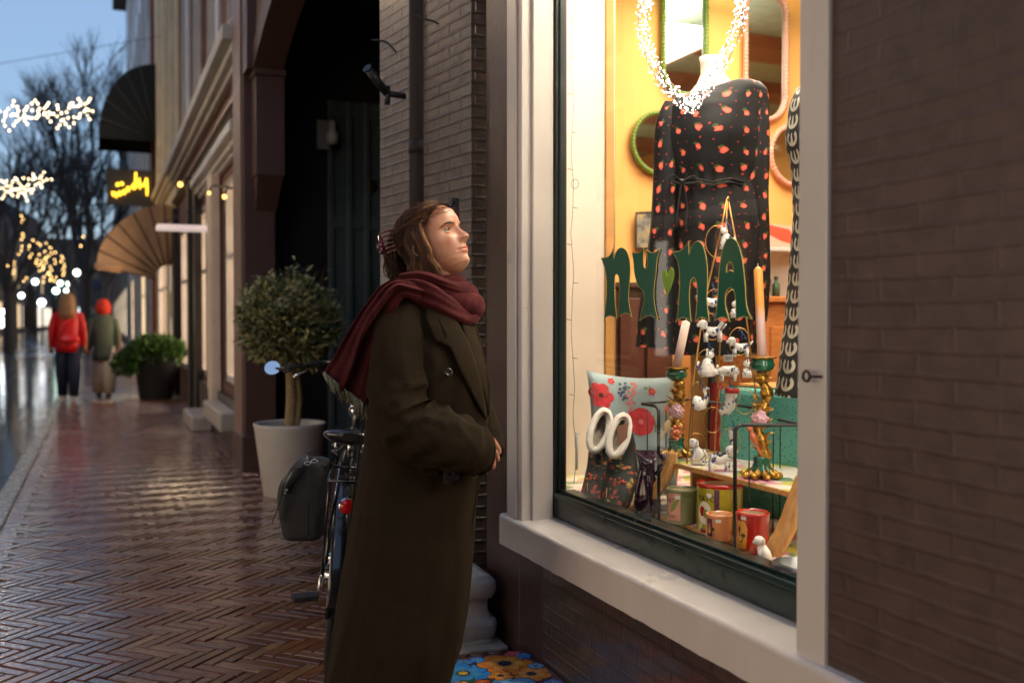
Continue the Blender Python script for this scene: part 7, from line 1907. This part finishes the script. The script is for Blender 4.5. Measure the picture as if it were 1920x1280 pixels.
# saddle
mb=MB(); mb.tube([B(0,.24,.74),B(0,.225,.82)],.013,10); mb.build('seat_post',CHR,bike)
mb=MB(); rings=[]
for (y_,w_,h_,z_) in ((.03,.03,.02,.855),(.05,.085,.035,.855),(.10,.105,.04,.85),(.16,.09,.038,.845),(.22,.05,.034,.842),(.30,.028,.026,.845),(.34,.012,.014,.842)):
    rings.append([B(w_*cos(a),y_,z_+h_*sin(a)*(1 if sin(a)<0 else .6)) for a in [2*pi*k/20 for k in range(20)]])
mb.rings(rings,0,True); mb.build('saddle',M('black saddle vinyl',(.014,.014,.016),.25,0,.1,30,coat=.4),bike)
mb=MB()
for s_ in (-1,1): mb.tube(spline([B(.05*s_,.06,.83),B(.052*s_,.07,.79),B(.03*s_,.2,.80),B(.01*s_,.3,.82)],4),.004,6)
for s_ in (-1,1):
    P=[B(.055*s_+.012*cos(k*.9),.075+.012*sin(k*.9),.775+.0035*k) for k in range(16)]; mb.tube(P,.0025,5)
mb.build('saddle_springs',CHR,bike)
# rear rack, mudguard, tail lamp
mb=MB()
for s_ in (-1,1): mb.tube([B(.055*s_,-.28,.735),B(.055*s_,.22,.735)],.006,6); mb.tube([B(.055*s_,-.15,.735),B(.06*s_,0,.345)],.005,6)
mb.tube([B(-.055,-.28,.735),B(.055,-.28,.735)],.006,6); mb.tube([B(-.055,.05,.735),B(.055,.05,.735)],.006,6); mb.build('rear_rack',BK,bike)
mb=MB(); rings=[]
for k in range(26):
    a=lerp(radians(-8),radians(172),k/25)+pi*0; yy=-(R+.022)*cos(a-0) ; zz=R+(R+.022)*sin(a); rings.append([B(x,yy,zz+dz*0)+ (B(0,0,0)-B(0,cos(a),-sin(a)))*0 + Vector((0,0,-abs(x)*.25)) for x,dz in ((-.024,0),(-.014,0),(0,0),(.014,0),(.024,0))])
mb.rings(rings,0,False,False); mb.build('mudguard',BK,bike,solid=.002)
tl=B(.015,-.345,.665); rot=Matrix.Rotation(pi/2,3,'X')
mb=MB(); mb.lathe([(0,-.012),(.024,-.012),(.029,.006),(.025,.010)],tl,24,0,1,1,rot,False); tlo=mb.build('tail_lamp_housing',CHR,bike)
mb=MB(); mb.lathe([(.0248,.009),(.019,.015),(0,.017)],tl,24,0,1,1,rot,False); mb.build('tail_lamp',M('red lens',srgb(190,14,14),.12,0,.1,60,coat=1,emit=(1,.03,.02),estr=.02),tlo)
# crank, chain case, pedals, stand
mb=MB(); mb.tube([B(-.075,.45,.30),B(.075,.45,.30)],.02,12); mb.tube([B(-.07,.45,.30),B(-.085,.38,.15)],.010,8); mb.tube([B(.07,.45,.30),B(.085,.52,.45)],.010,8); mb.build('crank',CHR,bike)
for (s_,y_,z_) in ((-1,.38,.15),(1,.52,.45)): mb=MB(); p=B(.135*s_,y_,z_); mb.box(p,(.10,.07,.022)); mb.build('pedal',RUB,bike,bevel=.004)
mb=MB(); mb.rings([[B(.055,.45+.10*cos(a),.30+.10*sin(a)) for a in [2*pi*k/24 for k in range(24)]],[B(.075,.45+.10*cos(a),.30+.10*sin(a)) for a in [2*pi*k/24 for k in range(24)]]],0,True); mb.box(B(.065,.22,.335),(.02,.46,.06)); mb.build('chain_case',BK,bike)
mb=MB(); mb.tube([B(.06,.05,.33),B(.11,.02,.04)],.009,8); mb.build('kickstand',BK,bike)
# pannier: a top level thing hanging on the rack
pnn=thing('pannier_bag','dark grey fabric pannier bag with a hanging strap on the bicycle rack','bag',tuple(PD(570,1005,3.70)))
PF=M('dark grey bag fabric',srgb(44,45,45),.75,0,.15,12,.5,160); PF2=M('grey glossy flap',srgb(66,70,74),.35,0,.2,16,.3,90)
ks=3.66/FX
def pq(x,y,dd): return PD(x,y,3.66+dd)
rows=[(1008,540,606,.10),(1000,536,608,.11),(960,528,612,.12),(930,525,616,.125),(905,527,618,.125),(885,540,618,.12),(868,560,616,.11),(858,575,612,.09)]
mb=MB(); rings=[]
for (y,l,r,d) in rows:
    c=pq((l+r)/2,y,d*.5); hw=(r-l)/2*ks; ring=[]
    for k in range(40):
        a=2*pi*k/40; ca,sa=cos(a),sin(a); e=.45; ring.append(c+cr*((abs(ca)**e)*(1 if ca>0 else -1)*hw)+cf*((abs(sa)**e)*(1 if sa>0 else -1)*d*.9)+cu*.003*noise.noise(Vector((ca*3,sa*3,y*.05)))+ (cf*.006*noise.noise(Vector((ca*2,y*.03,1)))))
    rings.append(ring)
mb.rings(rings,0,True); pb=mb.build('bag_body',PF,pnn,sub=1)
m3=MB(); R1=[pq(x,y,-.062-o) for x,y,o in ((529,926,-.0),(532,900,.008),(545,878,.010),(560,862,.006),(575,850,0))]; R2=[pq(x,y,-.066-o) for x,y,o in ((531,928,.0),(545,910,.008),(560,892,.010),(574,876,.006),(582,862,0))]; R0=[p+cf*.16 for p in R1]
m3.rings([R0,R1,R2],0,False,False); m3.build('flap',PF2,pnn,solid=.004)
m3=MB(); P=spline([pq(566,876,-.085),pq(548,880,-.09),(pq(533,905,-.095)),pq(526,935,-.08),pq(518,960,-.07),pq(511,977,-.06)],5); m3.tube(P,[.010]*len(P),6,flat=.22); m3.build('strap',M('black webbing',(.008,.008,.008),.6,0,.1,30,.4,200),pnn)
m3=MB(); m3.tube([pq(578,862,-.078),pq(578,1004,-.075)],.0025,5); m3.build('seam',M('black webbing',(.008,.008,.008),.6),pb)
m3=MB(); 
for (x,y) in ((577,868),(590,864)): m3.loop([pq(x,y,-.08)+(cr*cos(a)*.012+cu*sin(a)*.006) for a in [2*pi*k/12 for k in range(12)]],.002,5)
m3.build('buckle',CHR,pnn)
m3=MB()
for (x,y) in ((534,924),(537,918)): m3.box(pq(x,y,-.083),(.009,.002,.008),Matrix.Rotation(-YAW,3,'Z'))
m3.build('reflective_mark',M('reflective print',srgb(196,200,204),.3),pnn)
# tag flag top
m3=MB(); m3.rings([[pq(583+dx,850+dy,-.02+dd) for dx,dy in ((-18,8),(20,4),(38,12),(30,26),(-8,24))] for dd in (0,.14)],0,True); m3.build('top_cover',PF2,pnn,bevel=.006)
# ------------------------------------------------ couple walking away
def walker(lab,px,py,h,D,coat,pants,hair,hood,scale,bag=None,grp='couple'):
    base=PZ(px,py,0); t=thing('person',lab,'person',tuple(base),'couple walking away'); fw=Vector((0.02,1,0)).normalized(); rt=Vector((1,-.02,0)); U=Vector((0,0,1)); s=h/1.7
    P=lambda x,y,z: base+rt*(x*s)+fw*(y*s)+U*(z*s)
    def rg(rows,n=20): return [[P(cx+rx*cos(a),cy+ry*sin(a),z) for a in [2*pi*k/n for k in range(n)]] for (z,cx,cy,rx,ry) in rows]
    sk=MB(); sk.rings(rg([(.85,0,0,.12,.09),(1.1,0,0,.11,.08),(1.38,0,0,.13,.08),(1.44,0,0,.06,.055),(1.50,0,0,.055,.055),(1.53,0,0,.075,.08),(1.60,0,0,.085,.10),(1.67,0,0,.075,.09),(1.70,0,0,.03,.04)]),0,True)
    for s_,st in ((-1,.10),(1,-.10)):
        sk.tube([P(.09*s_,0,.88),P(.085*s_,st*.6,.48),P(.08*s_,st-.02,.08)],[.085*s,.06*s,.04*s],10); sk.tube([P(.08*s_,st-.05,.05),P(.08*s_,st+.12,.03)],[.04*s,.03*s],8)
        sk.tube([P(.17*s_,0,1.36),P(.24*s_,0,1.08),P(.25*s_,.06,.84),P(.24*s_,.07,.76)],[.05*s,.045*s,.035*s,.03*s],8)
    sk.build('body',SKIN,t)
    m=MB()
    for s_,st in ((-1,.10),(1,-.10)):
        m.rings([[P(.09*s_+.10*cos(a),.095*sin(a),.90) for a in [2*pi*k/16 for k in range(16)]],[P(.09*s_+.10*cos(a)*pants[1],st*.5+.09*sin(a),.5) for a in [2*pi*k/16 for k in range(16)]],[P(.085*s_+.075*cos(a)*pants[1],st+.08*sin(a),.09) for a in [2*pi*k/16 for k in range(16)]]],0,True)
    m.build('trousers',pants[0],t)
    m=MB(); m.rings(rg([(coat[1],0,0,.185,.14),(coat[1]+.12,0,0,.185,.14),(1.05,0,0,.17,.13),(1.25,0,0,.185,.13),(1.38,0,0,.18,.11),(1.45,0,0,.12,.09),(1.49,0,0,.08,.08)],28),0,True)
    for s_ in (-1,1): m.tube(spline([P(.165*s_,0,1.38),P(.215*s_,-.01,1.2),P(.225*s_,.0,1.02),P(.215*s_,.05,.86)],4),[q*s for q in (.062,.060,.058,.056,.055,.054,.054,.053,.052,.05,.049,.047,.044)],12)
    m.build('jacket',coat[0],t)
    m=MB()
    for s_,st in ((-1,.10),(1,-.10)): m.tube([P(.08*s_,st-.06,.05),P(.08*s_,st+.03,.05),P(.08*s_,st+.14,.035)],[.045*s,.048*s,.03*s],10)
    m.build('shoes',pants[2],t)
    m=MB()
    if hood: m.rings(rg([(1.46,0,.01,.10,.10),(1.54,0,0,.125,.13),(1.62,0,-.01,.12,.135),(1.70,0,-.01,.085,.10),(1.735,0,0,.02,.03)]),0,True); m.build('hood',hair,t)
    else:
        m.rings(rg([(1.30,0,-.10,.10,.04),(1.40,0,-.09,.125,.06),(1.50,0,-.05,.125,.10),(1.60,0,-.01,.115,.125),(1.68,0,0,.09,.105),(1.72,0,0,.03,.04)]),0,True); m.build('hair',hair,t)
    if bag: m=MB(); m.ell(P(.03,-.17,.98),(.16*s,.06*s,.07*s)); m.tube(spline([P(-.15,-.12,1.0),P(-.05,-.17,1.2),P(.15,-.08,1.42)],4),.012,6); m.build('belt_bag',bag,t)
    m=MB()
RED=M('bright red jacket',srgb(206,12,22),.5,0,.1,4,emit=None); 
walker('blonde person walking away in a bright red jacket and dark trousers',128,752,1.70,16,(RED,.78),(M('navy jeans',srgb(26,34,58),.8),.95,M('pale shoes',srgb(200,186,180),.6)),M('blonde hair',srgb(150,112,74),.6,0,.2,30),False,1,M('red belt bag',srgb(226,40,36),.3,coat=.4))
walker('person walking away in a green jacket, orange hood and pale wide trousers',195,746,1.60,17,(M('grey green jacket',srgb(92,104,84),.8,0,.1,5),.66),(M('cream trousers',srgb(214,196,172),.8),1.25,M('brown shoes',srgb(70,44,34),.6)),M('orange knit hood',srgb(226,64,36),.8),True,1)
